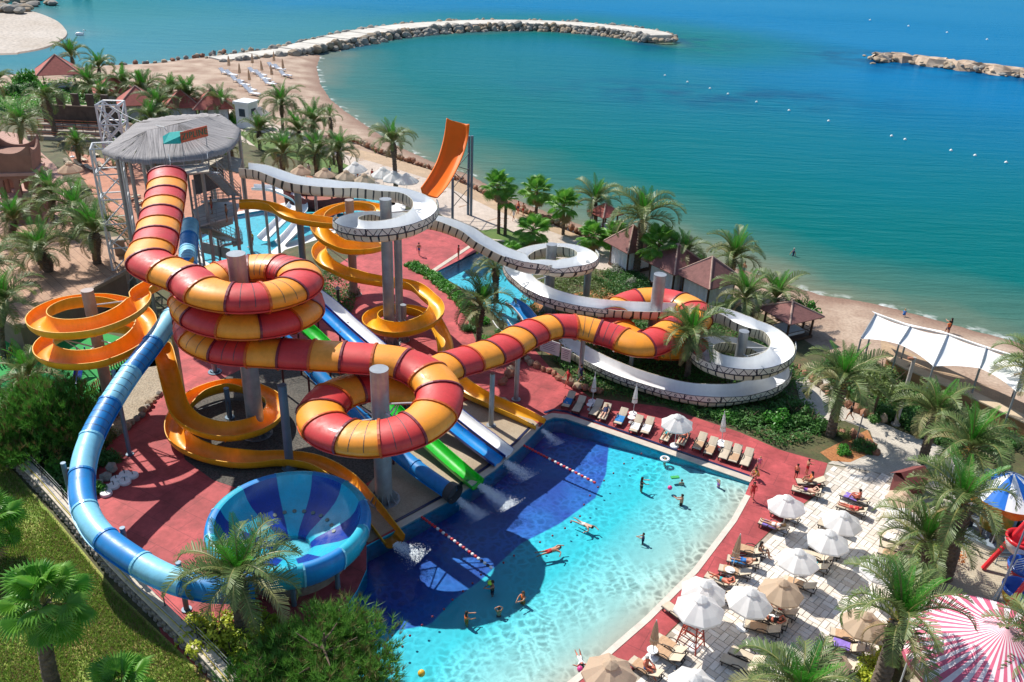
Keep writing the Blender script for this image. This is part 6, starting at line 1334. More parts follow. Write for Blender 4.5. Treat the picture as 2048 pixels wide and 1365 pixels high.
SH=[(1690,905,1.3,1.2,'bright','bright green shrub in the orange planting bed'),(1730,900,1.5,1.3,'dark','dark green shrub beside the orange bed boulders'),(1688,872,1.3,1.0,'olive','grey-green shrub behind the orange bed'),
(1585,835,2.6,2.6,'dark','dark feathery shrub right of the third white loop'),(1555,850,2.2,2.0,'bright','bright shrub under the lower white loop'),(1500,840,2.2,1.7,'dark','dark shrub below the front of the lower white loop'),(1450,835,2.0,1.4,'bright','bright shrub above the closed umbrella by the pool'),(1400,820,1.8,1.2,'dark','low dark shrub behind the open poolside umbrella'),(1620,850,2.4,2.4,'dark','tall dark shrub left of the path palm'),
(1760,770,3.4,3.6,'olive','round leafy tree in front of the canopy'),(1700,745,2.2,1.8,'bright','bright shrub behind the path boulders'),(1760,835,2.6,1.6,'dark','dark shrub right of the path boulders'),(1830,860,2.6,1.5,'dark','dark shrub at the foot of the tall pale post'),(1870,880,2.2,1.3,'dark','dark shrub by the right path edge'),
(425,1300,3.2,2.8,'yellow','yellow-green shrub between wall and palm trunk'),(390,1275,2.6,2.2,'yellow','yellow-green shrub nearest the stone wall'),(470,1330,3.0,2.6,'yellow','yellow-green shrub in front of the pine tree'),(520,1262,2.2,1.8,'yellow','small yellow-green shrub right of the palm trunk'),
(1845,1160,1.8,1.6,'yellow','flowering yellow-green shrub at the short palm'),(1740,1345,1.8,1.5,'yellow','flowering yellow-green shrub beside the striped tent'),(1895,1120,1.7,1.7,'orange','orange flowering shrub next to the thick palm trunk'),
(1235,545,1.9,1.3,'silver','silvery shrub below the second white loop'),(1260,570,1.6,1.2,'silver','silvery shrub beside the boulders of the brown gazebo'),(980,690,1.8,1.3,'bright','bright round shrub under the red tube'),(1010,672,1.8,1.4,'dark','dark shrub behind the rockery palm'),(940,660,1.6,1.2,'dark','dark shrub left of the rockery palm'),
(640,590,2.2,1.4,'dark','dark shrub bed right of the red helix'),(600,600,1.8,1.2,'dark','dark shrub just behind the red helix'),(560,525,1.5,1.0,'olive','olive shrub behind the helix top'),
(52,165,4.0,5.0,'bright','bright green tree at the river bank on the far left'),(30,190,4.0,3.4,'dark','dark shrub on the shore lawn at the far left'),(60,180,3.6,2.8,'dark','dark round shrub right of the far left one'),(170,195,3.6,2.4,'bright','bright shrub in front of the first gazebo'),(470,245,3.0,2.8,'bright','bright broad-leaved plant left of the white booth'),(175,265,2.4,3,'bright','bright banana plant in front of the stage'),
(1395,545,2.6,3.2,'bright','bright young tree on the sand behind the gazebos'),(1440,560,2.2,2.0,'bright','light green bush beside the bather'),
(1330,700,1.6,1.5,'bright','banana-like shrub under the white slide'),(1205,690,1.4,1.6,'bright','young shrub below the red coil entrance'),(1130,620,2.0,1.5,'olive','olive shrub on the rockery under the second loop'),
(170,990,2.2,1.8,'bright','bright shrub below the pine at the retaining wall'),(105,945,2.2,1.6,'bright','bright shrub nearest the wall end on the left'),(205,920,2.0,1.6,'dark','dark shrub inside the blue tube bend'),(215,880,1.6,1.5,'olive','olive shrub beside the gravel boulders')]
for a in SH: shrub(*a)
# small tree on the sand
def small_tree(px,py,h,w,kind,label):
    c=at(px,py); g=empty('young_tree',(c.x,c.y,0),0,label,'tree'); b=MB(); b.ptube([(0,0,0),(.1,0,h*.4),(.0,.1,h*.7)],[.13,.1,.05],8); 
    for k in range(5): a=k*1.3; b.ptube([(.05,.03,h*.45),(.5*w*math.cos(a)*.5,.5*w*math.sin(a)*.5,h*.7),(w*.4*math.cos(a),w*.4*math.sin(a),h*.9)],[.06,.04,.02],5)
    b.build('trunk',M_STEM,g); link('foliage',random.choice(CLD[kind]),g,(0,0,h*.45),scale=(w*.6,w*.6,h*.6))
small_tree(1604,660,3.6,2.4,'bright','young bright green tree on the sand behind the third loop'); small_tree(1745,830,4.8,4.6,'olive','leafy tree with a dark trunk in front of the sail canopy')
# hedge by the plunge pool (clipped)
hd=empty('clipped_hedge',at(870,560),0,'clipped green hedge along the plunge pool','hedge'); L_=[at(x,y) for x,y in ((825,532),(860,552),(900,582),(930,612),(960,645))]; 
for k,p in enumerate(resample(L_,1.0)): o=link('hedge_section',CLD['bright'][k%3],hd,p-hd.location,(0,0,k),(.95,.95,.95))
# ---- pines
def pine(px,py,h,w,label,n=1900,seed=1,z0=.3):
    c=at(px,py); g=empty('pine_tree',(c.x,c.y,0),0,label,'pine tree'); r=random.Random(seed); b=MB(); b.ptube([(0,0,0),(.15,.1,h*.3),(0,.2,h*.6),(.1,0,h*.85)],[.26,.2,.13,.04],8); b.build('trunk',M_STEM,g)
    for k in range(12):
        a=k*2.4; zz=h*(.2+.6*k/12); e=Vector((w*.30*math.cos(a)*(1.1-zz/h*.7),w*.30*math.sin(a)*(1.1-zz/h*.7),min(zz+h*.1,h*.72))); MB().ptube([(0,0,zz),e*.5+Vector((0,0,zz*.5-.1)),e],[.09,.06,.025],5).build('branch',M_STEM,g)
    me=leaf_cloud(seed*7,n,L_PIN,.125,52,1.0,1.0,True,.35); link('foliage',me,g,(0,0,h*z0),scale=(w*.5,w*.5,h*(1-z0)*.8))
    me=leaf_cloud(seed*7,int(n*.16),L_PNB,.12,52,1.0,1.06,True,.9); link('brown_tips',me,g,(0,0,h*z0+.12),scale=(w*.5,w*.5,h*(1-z0)*.8))
pine(655,1395,5.2,8.2,'large pine tree at the bottom edge left of the pool',3800,3,.18); pine(110,905,6.6,7.6,'tall dark pine tree left of the blue tube slide',4200,5,.22); pine(20,935,4.5,5.0,'smaller pine at the left edge above the stone wall',2400,8,.2); pine(520,1400,3.4,4.4,'low pine bush left of the large pine at the bottom edge',1800,9,.1)
# ---- ground cover and grass
def ground_cover(name,px,n,mat,size,h,label,seed,holes=()):
    A=np.array([[p.x,p.y] for p in [at(x,y) for x,y in px]]); r=np.random.default_rng(seed); lo=A.min(0);hi=A.max(0); P=np.empty((0,2))
    while len(P)<n:
        q=lo+(hi-lo)*r.random((n*2,2)); q=q[inside(q,A)]; k=np.sin(q[:,0]*.9+seed)*np.cos(q[:,1]*.8)+.55*np.sin(q[:,0]*2.3+q[:,1]*1.9); q=q[k+r.random(len(q))*1.6>.35]; P=np.vstack([P,q])
    low=np.array([[f[0].x,f[0].y] for f in FrG if f[0].z<2.6]); lowA=np.array([[f[0].x,f[0].y] for f in FrA if f[0].z<3.4])
    P=P[:n]; z=h*r.random(n)**1.5; nr=(seg_dist(P,low)<1.5); z=np.where(nr,np.minimum(z,.08),z); p=np.c_[P,z+.03]; nrm=r.normal(size=(n,3))*.5+np.array([0,0,.8]); nrm/=np.linalg.norm(nrm,axis=1)[:,None]; u=np.cross(nrm,r.normal(size=(n,3))); u/=np.linalg.norm(u,axis=1)[:,None]; v=np.cross(nrm,u); sz=size*(.6+.8*r.random((n,1)))
    V=np.stack([p-u*sz,p+v*sz*.5,p+u*sz,p-v*sz*.5],1).reshape(-1,3); me=bpy.data.meshes.new(name); me.from_pydata(V.tolist(),[],np.arange(len(V)).reshape(-1,4).tolist()); me.materials.append(mat); tag(link(name,me),label,'plants',kind='stuff')
ground_cover('ground_cover',[(1100,722),(1130,650),(1250,600),(1400,620),(1560,690),(1620,790),(1645,880),(1560,897),(1480,862),(1330,812),(1190,790)],26000,L_DG,.12,.7,'dark green ground cover under the white slide',1)
ground_cover('ground_cover',[(1620,740),(1700,800),(1800,850),(1900,890),(1990,930),(2048,890),(1900,825),(1800,775),(1690,710)],17000,L_DG,.12,.9,'dense green ground cover between path and terrace wall',2)
ground_cover('ground_cover',[(0,780),(60,810),(160,840),(225,870),(190,960),(150,1010),(80,970),(0,890)],9000,L_DG,.12,.6,'undergrowth beneath the pines at the left',3)
ground_cover('ground_cover',[(370,1240),(440,1225),(560,1240),(700,1300),(780,1420),(520,1460),(430,1340)],7000,L_YG,.10,.5,'yellow-green ground cover along the wall at the bottom',4)
ground_cover('ground_cover',[(1185,560),(1240,535),(1300,560),(1300,600),(1240,600)],6000,L_DG,.11,.5,'green planting beside the brown gazebos',9)
ground_cover('ground_cover',[(60,560),(20,600),(-40,560),(0,500)],3000,L_DG,.13,.6,'planting at the terrace end on the left edge',10)
ground_cover('ground_cover',[(590,560),(650,540),(720,580),(700,640),(620,640)],4500,L_DG,.11,.5,'low green planting behind the red helix',5)
ground_cover('ground_cover',[(-40,175),(150,160),(330,180),(450,240),(330,262),(100,230),(-40,260)],9000,L_BR,.22,.9,'green planting among the far left palms',6)
ground_cover('ground_cover',[(1835,1095),(1880,1100),(1850,1210),(1780,1340),(1730,1400),(1700,1380),(1770,1290)],8000,L_YG,.10,.6,'bright planting strip along the white paving',7)
ground_cover('ground_cover',[(1030,610),(1090,560),(1240,540),(1240,580),(1120,650),(1060,690)],9000,L_OLV,.11,.5,'olive ground cover around the second white loop',8)
def grass(name,px,n,h,mat,label,seed):
    A=np.array([[p.x,p.y] for p in [at(x,y) for x,y in px]]); r=np.random.default_rng(seed); lo=A.min(0);hi=A.max(0); P=np.empty((0,2))
    while len(P)<n:
        q=lo+(hi-lo)*r.random((n*2,2)); q=q[inside(q,A)]; k=np.sin(q[:,0]*.55)*np.cos(q[:,1]*.5+1)+.5*np.sin(q[:,0]*1.7+q[:,1]*1.3); q=q[k+r.random(len(q))*1.9>.25]; P=np.vstack([P,q])
    P=P[:n]; b0=np.c_[P,np.full(n,.02)]; a=r.random(n)*TAU; s_=np.c_[np.cos(a),np.sin(a),np.zeros(n)]*.035; t=b0+np.c_[r.normal(size=n)*.10,r.normal(size=n)*.10,h*(.5+r.random(n))]
    V=np.stack([b0-s_,b0+s_,t],1).reshape(-1,3); me=bpy.data.meshes.new(name); me.from_pydata(V.tolist(),[],np.arange(len(V)).reshape(-1,3).tolist()); me.materials.append(mat); tag(link(name,me),label,'grass',kind='stuff')
L_GR=leafmat('meadow_grass',(.15,.32,.03),(.36,.46,.10),.6,.35); L_GD=leafmat('dry_grass',(.28,.20,.08),(.40,.30,.14),.7,.15)
HG=[(0,920),(110,1045),(225,1185),(320,1275),(420,1375),(480,1450),(-100,1480),(-160,1000)]
grass('hillside_blades',HG,60000,.16,L_GR,'green grass on the hillside below the stone wall',1); grass('dry_blades',HG,22000,.18,L_GD,'dry straw-coloured grass tufts on the hillside',2)
# ================================================================ PAVING TILES
def c4(x,y): return (1000+x/2.923,898+y/2.923)
def c5(x,y): return (1348+x/2.923,898+y/2.923)
def c6(x,y): return (1000+x/2.925,740+y/2.925)
wp_px=[(1655,929),(1780,950),(1800,1002),(1870,1012),(1885,1090),(1850,1210),(1775,1320),(1730,1420),(1180,1480),(1202,1412),(1341,1264),(1441,1162),(1541,1064),(1637,987)]
tile_root=sheet('white_stone_paving',wp_px,.022,M('pale_mortar',(.36,.31,.25),.9,.2,2)); WA=np.array([[p.x,p.y] for p in polyP(wp_px)])
def tilemat():
    m=bpy.data.materials.new('travertine_tile'); N,L,B=nodes(m); oi=N.new('ShaderNodeObjectInfo'); ge=N.new('ShaderNodeNewGeometry'); ad=N.new('ShaderNodeMath'); ad.operation='ADD'; L.new(oi.outputs['Random'],ad.inputs[0]); L.new(ge.outputs['Random Per Island'],ad.inputs[1]); fr=N.new('ShaderNodeMath'); fr.operation='FRACT'; L.new(ad.outputs[0],fr.inputs[0])
    r=N.new('ShaderNodeValToRGB'); e=r.color_ramp.elements; e[0].color=(.62,.56,.48,1); e[1].color=(.80,.77,.71,1); q=e.new(.5); q.color=(.73,.68,.61,1); L.new(fr.outputs[0],r.inputs[0])
    no=N.new('ShaderNodeTexNoise'); no.inputs['Scale'].default_value=1.1; no.inputs['Detail'].default_value=8; no.inputs['Roughness'].default_value=.7; L.new(ge.outputs['Position'],no.inputs['Vector']); r2=N.new('ShaderNodeValToRGB'); r2.color_ramp.elements[0].position=.35; r2.color_ramp.elements[0].color=(.80,.73,.66,1); r2.color_ramp.elements[1].position=.6; L.new(no.outputs['Fac'],r2.inputs[0])
    g=N.new('ShaderNodeMix'); g.data_type='RGBA'; g.blend_type='MULTIPLY'; g.inputs['Factor'].default_value=.7; L.new(r.outputs[0],g.inputs['A']); L.new(r2.outputs[0],g.inputs['B']); L.new(g.outputs['Result'],B.inputs['Base Color']); B.inputs['Roughness'].default_value=.7; return m
M_TIL=tilemat()
def tiles():
    a=at(1341,1264);b_=at(1637,987); t=(b_-a).normalized(); s_=Vector((t.y,-t.x,0)); tl,tw_=.72,.36; out=[]
    for i in range(-20,70):
        for k in range(-60,60):
            # basket of one lengthwise pair then one crosswise pair
            o=a+t*(i*tl+(k%2)*tl*.5*0)+s_*(k*tl)
            cross=(i+k)%2
            for h in (0,1):
                if cross: c=o+t*(tl*.5)+s_*(tw_*(h+.5)); d=(tl,tw_)
                else: c=o+t*(tw_*(h+.5))+s_*(tl*.5); d=(tw_,tl)
                out.append((c.x,c.y,d))
    P=np.array([[x,y] for x,y,_ in out]); ok=inside(P,WA)&(seg_dist(P,np.vstack([WA,WA[:1]]))>.2); out=[o for o,k in zip(out,ok) if k]
    def depth(o):
        p=proj((o[0],o[1],0)); return p[2] if (-10<p[0]<2058 and p[1]<1375) else 1e6
    out.sort(key=depth); ang=math.atan2(t.y,t.x); base={}
    for d in ((tl,tw_),(tw_,tl)):
        b=MB(); x,y=d[0]/2-.012,d[1]/2-.012; b.add([(-x,-y,0),(x,-y,0),(x,y,0),(-x,y,0),(-x+.01,-y+.01,.028),(x-.01,-y+.01,.028),(x-.01,y-.01,.028),(-x+.01,y-.01,.028)],[(4,5,6,7),(0,1,5,4),(1,2,6,5),(2,3,7,6),(3,0,4,7)]); base[d]=b
    me={d:b.mesh('tile',M_TIL) for d,b in base.items()}
    for o in out[:300]: link('tile',me[o[2]],tile_root,(o[0],o[1],.022+random.uniform(0,.006)),(0,0,ang))
    R=Matrix.Rotation(ang,3,'Z'); mb=MB()
    for o in out[300:]:
        if depth(o)>1e5: continue
        b=base[o[2]]; q=Vector((o[0],o[1],.022+random.uniform(0,.006))); mb.add([q+R@Vector(v) for v in b.v],b.f)
    tag(mb.build('tile_field',M_TIL,tile_root),kind='stuff')
tiles()
# ================================================================ FURNITURE
M_FRM=M('dark_brown_resin',(.035,.024,.018),.5,.2,4); M_CUS=M('beige_sunbed_fabric',(.56,.47,.35),.85,.1,3,bump=.2); M_CUT=M('tan_towel',(.50,.32,.19),.95,.12,4,bump=.3); M_UWH=leafmat('white_umbrella_cloth',(.84,.83,.81),(.88,.87,.85),.85,.42); M_UTN=leafmat('tan_umbrella_cloth',(.62,.47,.33),(.66,.51,.37),.85,.4); M_ALU=M('umbrella_pole_white',(.6,.6,.58),.4,.05,3)
TOW={'blue':M('blue_towel',(.03,.20,.48),.95,.2,5),'purple':M('purple_towel',(.24,.16,.52),.95,.2,5),'white':M('white_towel',(.74,.72,.70),.95,.1,5),'teal':M('teal_towel',(.05,.32,.36),.95,.2,5),'tan':M_CUT,'red':M('red_towel',(.5,.06,.05),.95,.2,5)}
def lounger_parts():
    D={}
    b=MB()
    for s_ in (-1,1): b.ptube([(-.98,s_*.33,.30),(-.2,s_*.35,.33),(.3,s_*.35,.32),(.98,s_*.33,.27)],.035,6)
    for x in (-.95,-.1,.5,.96): b.tube((x,-.33,.29),(x,.33,.29),.028,.028,6)
    D['frame']=b.mesh('frame',M_FRM)
    b=MB(); b.ptube([(.0,0,0),(0,0,.15),(.02,0,.30)],[.045,.04,.035],6); D['leg']=b.mesh('leg',M_FRM)
    b=MB(); b.ptube([(-.25,0,.33),(-.18,0,.52),(.1,0,.58),(.38,0,.50),(.48,0,.33)],.03,6); D['arm']=b.mesh('armrest',M_FRM)
    b=MB(); N=6
    def pad(x0,x1,z0,z1,th):
        vs=[]
        for i in range(N+1):
            t=i/N; x=x0+(x1-x0)*t; z=z0+(z1-z0)*t
            for y,dz in ((-.31,-.02),(-.27,.0),(0,.012),(.27,0),(.31,-.02)): vs.append((x,y,z+dz+th+.006*math.sin(t*math.pi*6)))
        for i in range(N+1):
            t=i/N; x=x0+(x1-x0)*t; z=z0+(z1-z0)*t; vs+=[(x,-.31,z),(x,.31,z)]
        f=[(i*5+k,i*5+k+1,(i+1)*5+k+1,(i+1)*5+k) for i in range(N) for k in range(4)]; o=5*(N+1)
        for i in range(N): f+=[(o+2*i,i*5,(i+1)*5,o+2*i+2),(i*5+4,o+2*i+1,o+2*i+3,(i+1)*5+4)]
        f+=[(0,o,o+1,4,3,2,1),(N*5,N*5+1,N*5+2,N*5+3,N*5+4,o+2*N+1,o+2*N)]
        return [tuple(v) for v in vs],f
    v,f=pad(-.28,.97,.34,.31,.05); b.add(v,f); D['seat']=b.mesh('seat_cushion',M_CUS); b=MB(); v,f=pad(-.93,-.30,.70,.35,.05); b.add(v,f); D['back']=b.mesh('back_cushion',M_CUS)
    b=MB(); v,f=pad(-.93,-.30,.66,.31,.03); b.add(v,f); D['backf']=b.mesh('backrest',M_FRM)
    b=MB(); b.tube((-.80,0,.60),(-.86,0,.30),.022,.022,5); D['prop']=b.mesh('prop',M_FRM)
    for c,m in TOW.items():
        b=MB(); vs=[];n=10
        for i in range(n+1):
            for k,y in enumerate((-.36,-.32,-.1,.12,.32,.36)):
                x=-.2+.9*i/n; z=.405-.04*i/n+random.uniform(0,.02)-(.12 if abs(y)>.34 else 0); vs.append((x+random.uniform(-.02,.02),y,z))
        b.add(vs,[(i*6+k,i*6+k+1,(i+1)*6+k+1,(i+1)*6+k) for i in range(n) for k in range(5)]); D['tow_'+c]=b.mesh('towel',m)
    return D
LP=lounger_parts(); M_SANDB=None
def lounger(head,foot,label,group,flat=False,mat=None,z=0):
    a=at(*head,z+.4).xy;b_=at(*foot,z+.4).xy; d=b_-a; c=(a+b_)/2
    g=empty('sun_lounger',(c.x,c.y,z+.02),math.atan2(d.y,d.x),label,'sun lounger',group)
    link('frame',LP['frame'],g)
    for x in (-.8,.85):
        for y in (-.3,.3): link('leg',LP['leg'],g,(x,y,0))
    for y in (-.36,.36): link('armrest',LP['arm'],g,(-.1,y,0))
    link('seat_cushion',LP['seat'],g); link('backrest',LP['backf'],g); link('back_cushion',LP['back'],g); link('prop',LP['prop'],g)
    return g
def towel(l,col,label,dx=0):
    o=link('towel',LP['tow_'+col],None,l.location,l.rotation_euler); o.location+=Matrix.Rotation(l.rotation_euler.z,3,'Z')@Vector((dx,0,.003)); tag(o,label,'towel')
def canopy_mesh(mat,R=1.24,n=8):
    b=MB(); prof=[(.16,.62),(.55,.42),(.95,.17),(1.24,-.05)]; vs=[];fs=[]; sub=2
    for k in range(n):
        for q in range(sub):
            a0=TAU*(k+q/sub)/n; s0=1-.085*math.sin(math.pi*q/sub)
            for r,z in prof: vs.append((r*R/1.24*s0*math.cos(a0)*(1 if r<.3 else 1-.02*math.sin(math.pi*q/sub)),r*R/1.24*s0*math.sin(a0),z-.035*math.sin(math.pi*q/sub)*r))
    m=n*sub; L=len(prof)
    for k in range(m):
        k2=(k+1)%m
        for i in range(L-1): fs.append((k*L+i,k*L+i+1,k2*L+i+1,k2*L+i))
    b.add(vs,fs)
    # valance
    base=len(b.v)
    for k in range(m): x,y,z=vs[k*L+L-1]; b.v.append((x*1.005,y*1.005,z-.10)); 
    b.f+=[(k*L+L-1,base+k,base+(k+1)%m,((k+1)%m)*L+L-1) for k in range(m)]; b.m+=[0]*m
    return b.mesh('canopy',mat)
def vent_mesh(mat): b=MB(); b.lathe([(.36,.60),(.2,.71),(.03,.80)],8); return b.mesh('vent_cap',mat)
UM={}
for k,m in (('white',M_UWH),('tan',M_UTN)): UM[k]=(canopy_mesh(m),vent_mesh(m))
b=MB(); b.tube((0,0,0),(0,0,3.0),.028,.028,8); UPOLE=b.mesh('pole',M_ALU); b=MB(); b.tube((0,0,.0),(1.1,0,-.48),.014,.012,4); URIB=b.mesh('rib',M_ALU); b=MB(); b.lathe([(.34,0),(.36,.08),(.3,.14),(.06,.16),(.05,.35),(0,.35)],14); UBASE=b.mesh('base',M_WHI)
b=MB(); vs=[];n=16
for z,r in ((2.75,.03),(2.5,.09),(2.0,.15),(1.4,.20),(1.15,.22)):
    for k in range(n): a=TAU*k/n; q=r*(1.15 if k%2 else .75); vs.append((q*math.cos(a),q*math.sin(a),z))
b.add(vs,[(i*n+k,i*n+(k+1)%n,(i+1)*n+(k+1)%n,(i+1)*n+k) for i in range(4) for k in range(n)]); 
UCL={'white':b.mesh('folded_canopy',M_UWH),'tan':b.mesh('folded_canopy',M_UTN)}
b=MB(); b.lathe([(.235,1.5),(.235,1.58)],12); UTIE=b.mesh('tie_strap',M_CUS)
def umbrella(px,py,kind,label,group,s=1.0,h=2.1,open_=True,ground=False,z=0):
    c=at(px,py,z if ground else z+h+.25*s); g=empty('sun_umbrella',(c.x,c.y,z+.02),random.uniform(0,1),label,'umbrella',group); link('pole',UPOLE,g,(0,0,0),None,(1,1,(h+.75*s)/3.0 if open_ else .95)); link('base',UBASE,g)
    g.rotation_euler=(random.uniform(-.05,.05),random.uniform(-.05,.05),g.rotation_euler.z)
    if open_:
        link('canopy',UM[kind][0],g,(0,0,h),None,s); link('vent_cap',UM[kind][1],g,(0,0,h+.02),None,s)
        for k in range(8): link('rib',URIB,g,(0,0,h+.50*s),(0,0,TAU*k/8),s)
    else: link('folded_canopy',UCL[kind],g,None,None,s); link('tie_strap',UTIE,g,None,None,s)
    return g
def table(px,py,label,r=.3,h=.5,z=0):
    c=at(px,py,z); g=empty('side_table',(c.x,c.y,z+.02),0,label,'side table','small round tables'); b=MB(); b.lathe([(r,h-.03),(r,h),(0,h)],16); b.build('top',M_WHI,g); b=MB(); b.lathe([(.2,0),(.2,.04),(.04,.06),(.04,h-.03)],12); b.build('pedestal',M_WHI,g)
ORD=['first','second','third','fourth','fifth','sixth','seventh','eighth','ninth','tenth','eleventh','twelfth','thirteenth','fourteenth']
row=[((432,132),(372,225)),((492,160),(432,252)),((592,180),(532,272)),((640,200),(585,300)),((738,230),(678,325)),((828,270),(768,372)),((892,278),(834,385)),((1010,330),(950,420)),((1100,345),(1045,450)),((1200,372),(1140,475)),((1262,398),(1206,505)),((1345,420),(1292,535)),((1402,440),(1352,552)),((1470,460),(1418,575))]
LR=[]
for i,(a,c) in enumerate(row): LR.append(lounger(c6(*a),c6(*c),'beige sun lounger, %s from the yellow slide in the poolside row'%ORD[i],'poolside row of loungers'))
for i,x,col,lb in ((4,0,'blue','blue patterned towel on the fifth poolside lounger'),(5,0,'white','white towel on the sixth poolside lounger'),(6,0,'white','crumpled pale towel on the seventh poolside lounger'),(9,.1,'tan','tan towel on the tenth poolside lounger'),(10,.1,'tan','tan towel on the eleventh poolside lounger'),(0,-.1,'blue','small blue cloth on the first poolside lounger'),(12,.1,'tan','tan towel on the thirteenth poolside lounger')): towel(LR[i],col,lb,x)
PR='umbrellas of the pool row'
umbrella(*c6(540,190),'white','closed white umbrella between the first poolside loungers',PR,.9,open_=False,ground=True); umbrella(*c6(778,262),'white','closed white umbrella between the fifth and sixth poolside loungers',PR,.95,open_=False,ground=True); umbrella(*c6(1296,430),'white','closed white umbrella near the end of the poolside row',PR,.95,open_=False,ground=True); umbrella(*c6(1043,295),'white','open white umbrella over the pool row',PR,1.0)
for x,y,lb in ((525,235,'white side table below the first closed umbrella'),(765,310,'white side table below the second closed umbrella'),(1290,470,'white side table below the last closed umbrella')): table(*c6(x,y),lb)
DK=[((870,195),(725,185),'lounger with a seated woman at the edge of the red paving'),((848,265),(702,225),'lounger with a man lying just below the seated woman'),((1118,312),(1000,262),'lounger with a sunburnt man sitting up'),((1110,375),(968,322),'lounger half under the white umbrella beside the sunburnt man'),((668,478),(502,415),'lounger covered with towels at the red paving'),((735,425),(570,352),'lounger under the umbrella nearest the pool corner'),((1012,480),(855,425),'lounger below the second umbrella row, on its left'),((960,615),(812,562),'lounger in the shade of the middle white umbrella'),((905,650),(770,600),'lounger between the two middle umbrellas'),((885,705),(745,640),'lounger with a black bag behind the middle umbrella'),((805,815),(665,760),'lounger behind the tan umbrella'),((520,610),(375,568),'empty tan lounger at the pool side below the corner umbrella'),((485,675),(325,635),'lounger with a blue towel in the closed-umbrella group'),((440,735),(275,690),'lounger under the closed tan umbrella'),((348,800),(205,735),'lounger with a man sunbathing beside the white umbrella'),((620,1075),(420,1015),'lounger nearest the viewer below the white umbrella'),((655,1035),(470,965),'lounger with a woman in the umbrella shade'),((690,965),(560,905),'lounger below the tan umbrella'),((290,870),(180,860),'lounger hidden behind the lifeguard umbrella'),((480,1300),(290,1215),'empty lounger near the bottom palm'),((515,1250),(345,1170),'empty lounger behind the one near the bottom palm'),((1130,1125),(915,1060),'lounger with a folded brown towel at the right'),((1105,1185),(910,1115),'lounger with a purple towel at the right'),((1185,1085),(1010,1000),'lounger under the right tan umbrella'),((1385,570),(1215,490),'white-topped lounger behind the short palm'),((1395,610),(1205,545),'lounger at the planting strip behind the short palm'),((1372,655),(1210,590),'tan lounger below the short palm'),((20,1175),(-60,1120),'lounger left of the red lifeguard chair'),((15,1230),(-100,1165),'second lounger left of the red lifeguard chair'),((-100,1325),(-225,1240),'lounger with an old man near the bottom tan umbrella'),((60,985),(-10,930),'lounger behind the lifeguard umbrella at the red paving'),((1040,1290),(860,1210),'lounger beside the closed tan umbrella at the right bottom')]
DL=[]
for a,c,lb in DK: DL.append(lounger(c5(*a),c5(*c),lb,'loungers on the white paving'))
for i,col,lb in ((4,'purple','dark patterned towel on the crowded lounger'),(10,'tan','tan towel on the lounger behind the tan umbrella'),(11,'tan','tan towel over the empty tan lounger'),(12,'blue','bright blue towel in the closed-umbrella group'),(13,'tan','tan towel under the closed tan umbrella'),(21,'tan','folded brown towel on the right lounger'),(22,'purple','purple towel on the right lounger'),(9,'teal','patterned teal towel beside the middle umbrella'),(27,'tan','tan towel left of the lifeguard chair'),(28,'tan','tan towel on the second lounger left of the chair'),(29,'tan','tan towel beside the old man'),(24,'white','white towel behind the short palm'),(26,'tan','tan towel below the short palm'),(7,'tan','tan towel in the middle umbrella shade'),(15,'tan','tan towel on the nearest lounger'),(2,'purple','dark towel below the sunburnt man')): towel(DL[i],col,lb)
DG='umbrellas on the white paving'
for x,y,k,s_,lb in ((672,318,'white',1.0,'open white umbrella nearest the pool corner'),(985,402,'white',1.02,'open white umbrella right of the corner one'),(912,527,'white',1.04,'open white umbrella in the middle of the paving'),(736,640,'white',1.02,'open white umbrella left below the middle one'),(438,868,'white',1.06,'open white umbrella over the nearest loungers'),(172,812,'white',1.06,'open white umbrella just behind the lifeguard one'),(1335,392,'white',1.0,'open white umbrella behind the short palm fronds'),(1218,692,'white',1.04,'open white umbrella half covered by the big palm'),(110,1362,'white',1.06,'open white umbrella cut by the bottom edge'),(632,818,'tan',1.02,'open tan umbrella in the middle of the paving'),(1120,1010,'tan',1.0,'open tan umbrella left of the big palm crown'),(1345,285,'tan',.95,'open tan umbrella beside the timber kiosk'),(-378,1290,'tan',1.12,'open tan umbrella at the pool edge near the bottom')):
    umbrella(*c5(x,y),k,lb,DG,s_)
umbrella(*c5(337,715),'tan','closed tan umbrella among the poolside loungers of the paving',DG,1.0,open_=False,ground=True); umbrella(*c4(890,1225),'tan','closed tan umbrella below the lifeguard chair',DG,1.0,open_=False,ground=True); umbrella(*c5(945,1240),'tan','half-closed tan umbrella left of the big palm trunk',DG,.7,h=1.7)
for x,y,lb in ((320,745,'white side table under the closed tan umbrella'),(715,720,'white side table under the middle-left umbrella'),(420,985,'white side table beside the nearest lounger'),(1085,1075,'white side table under the right tan umbrella')): table(*c5(x,y),lb)
table(*c4(885,1215),'white side table below the lifeguard chair')
# lifeguard chair
c=at(*c4(1110,1150)); lc=empty('lifeguard_chair',(c.x,c.y,.02),rad(-40),'tall red wooden lifeguard chair with its own white umbrella','lifeguard chair'); M_LGR=M('red_painted_timber',(.42,.055,.03),.55,.2,3)
for sx in (-1,1):
    for sy in (-1,1): MB().ptube([(sx*.62,sy*.5,0),(sx*.34,sy*.3,1.9)],.045,6).build('leg',M_LGR,lc)
    MB().tube((sx*.36,-.3,1.9),(sx*.36,.3,2.25),.04,.04,6).build('arm',M_LGR,lc)
for z in (.4,.8,1.2,1.6):
    t=z/1.9; x=.62+(.34-.62)*t; y=.5+(.3-.5)*t
    for sy in (-1,1): MB().tube((-x,sy*y,z),(x,sy*y,z),.03,.03,6).build('rung',M_LGR,lc)
    for sx in (-1,1): MB().tube((sx*x,-y,z),(sx*x,y,z),.028,.028,6).build('side_rail',M_LGR,lc)
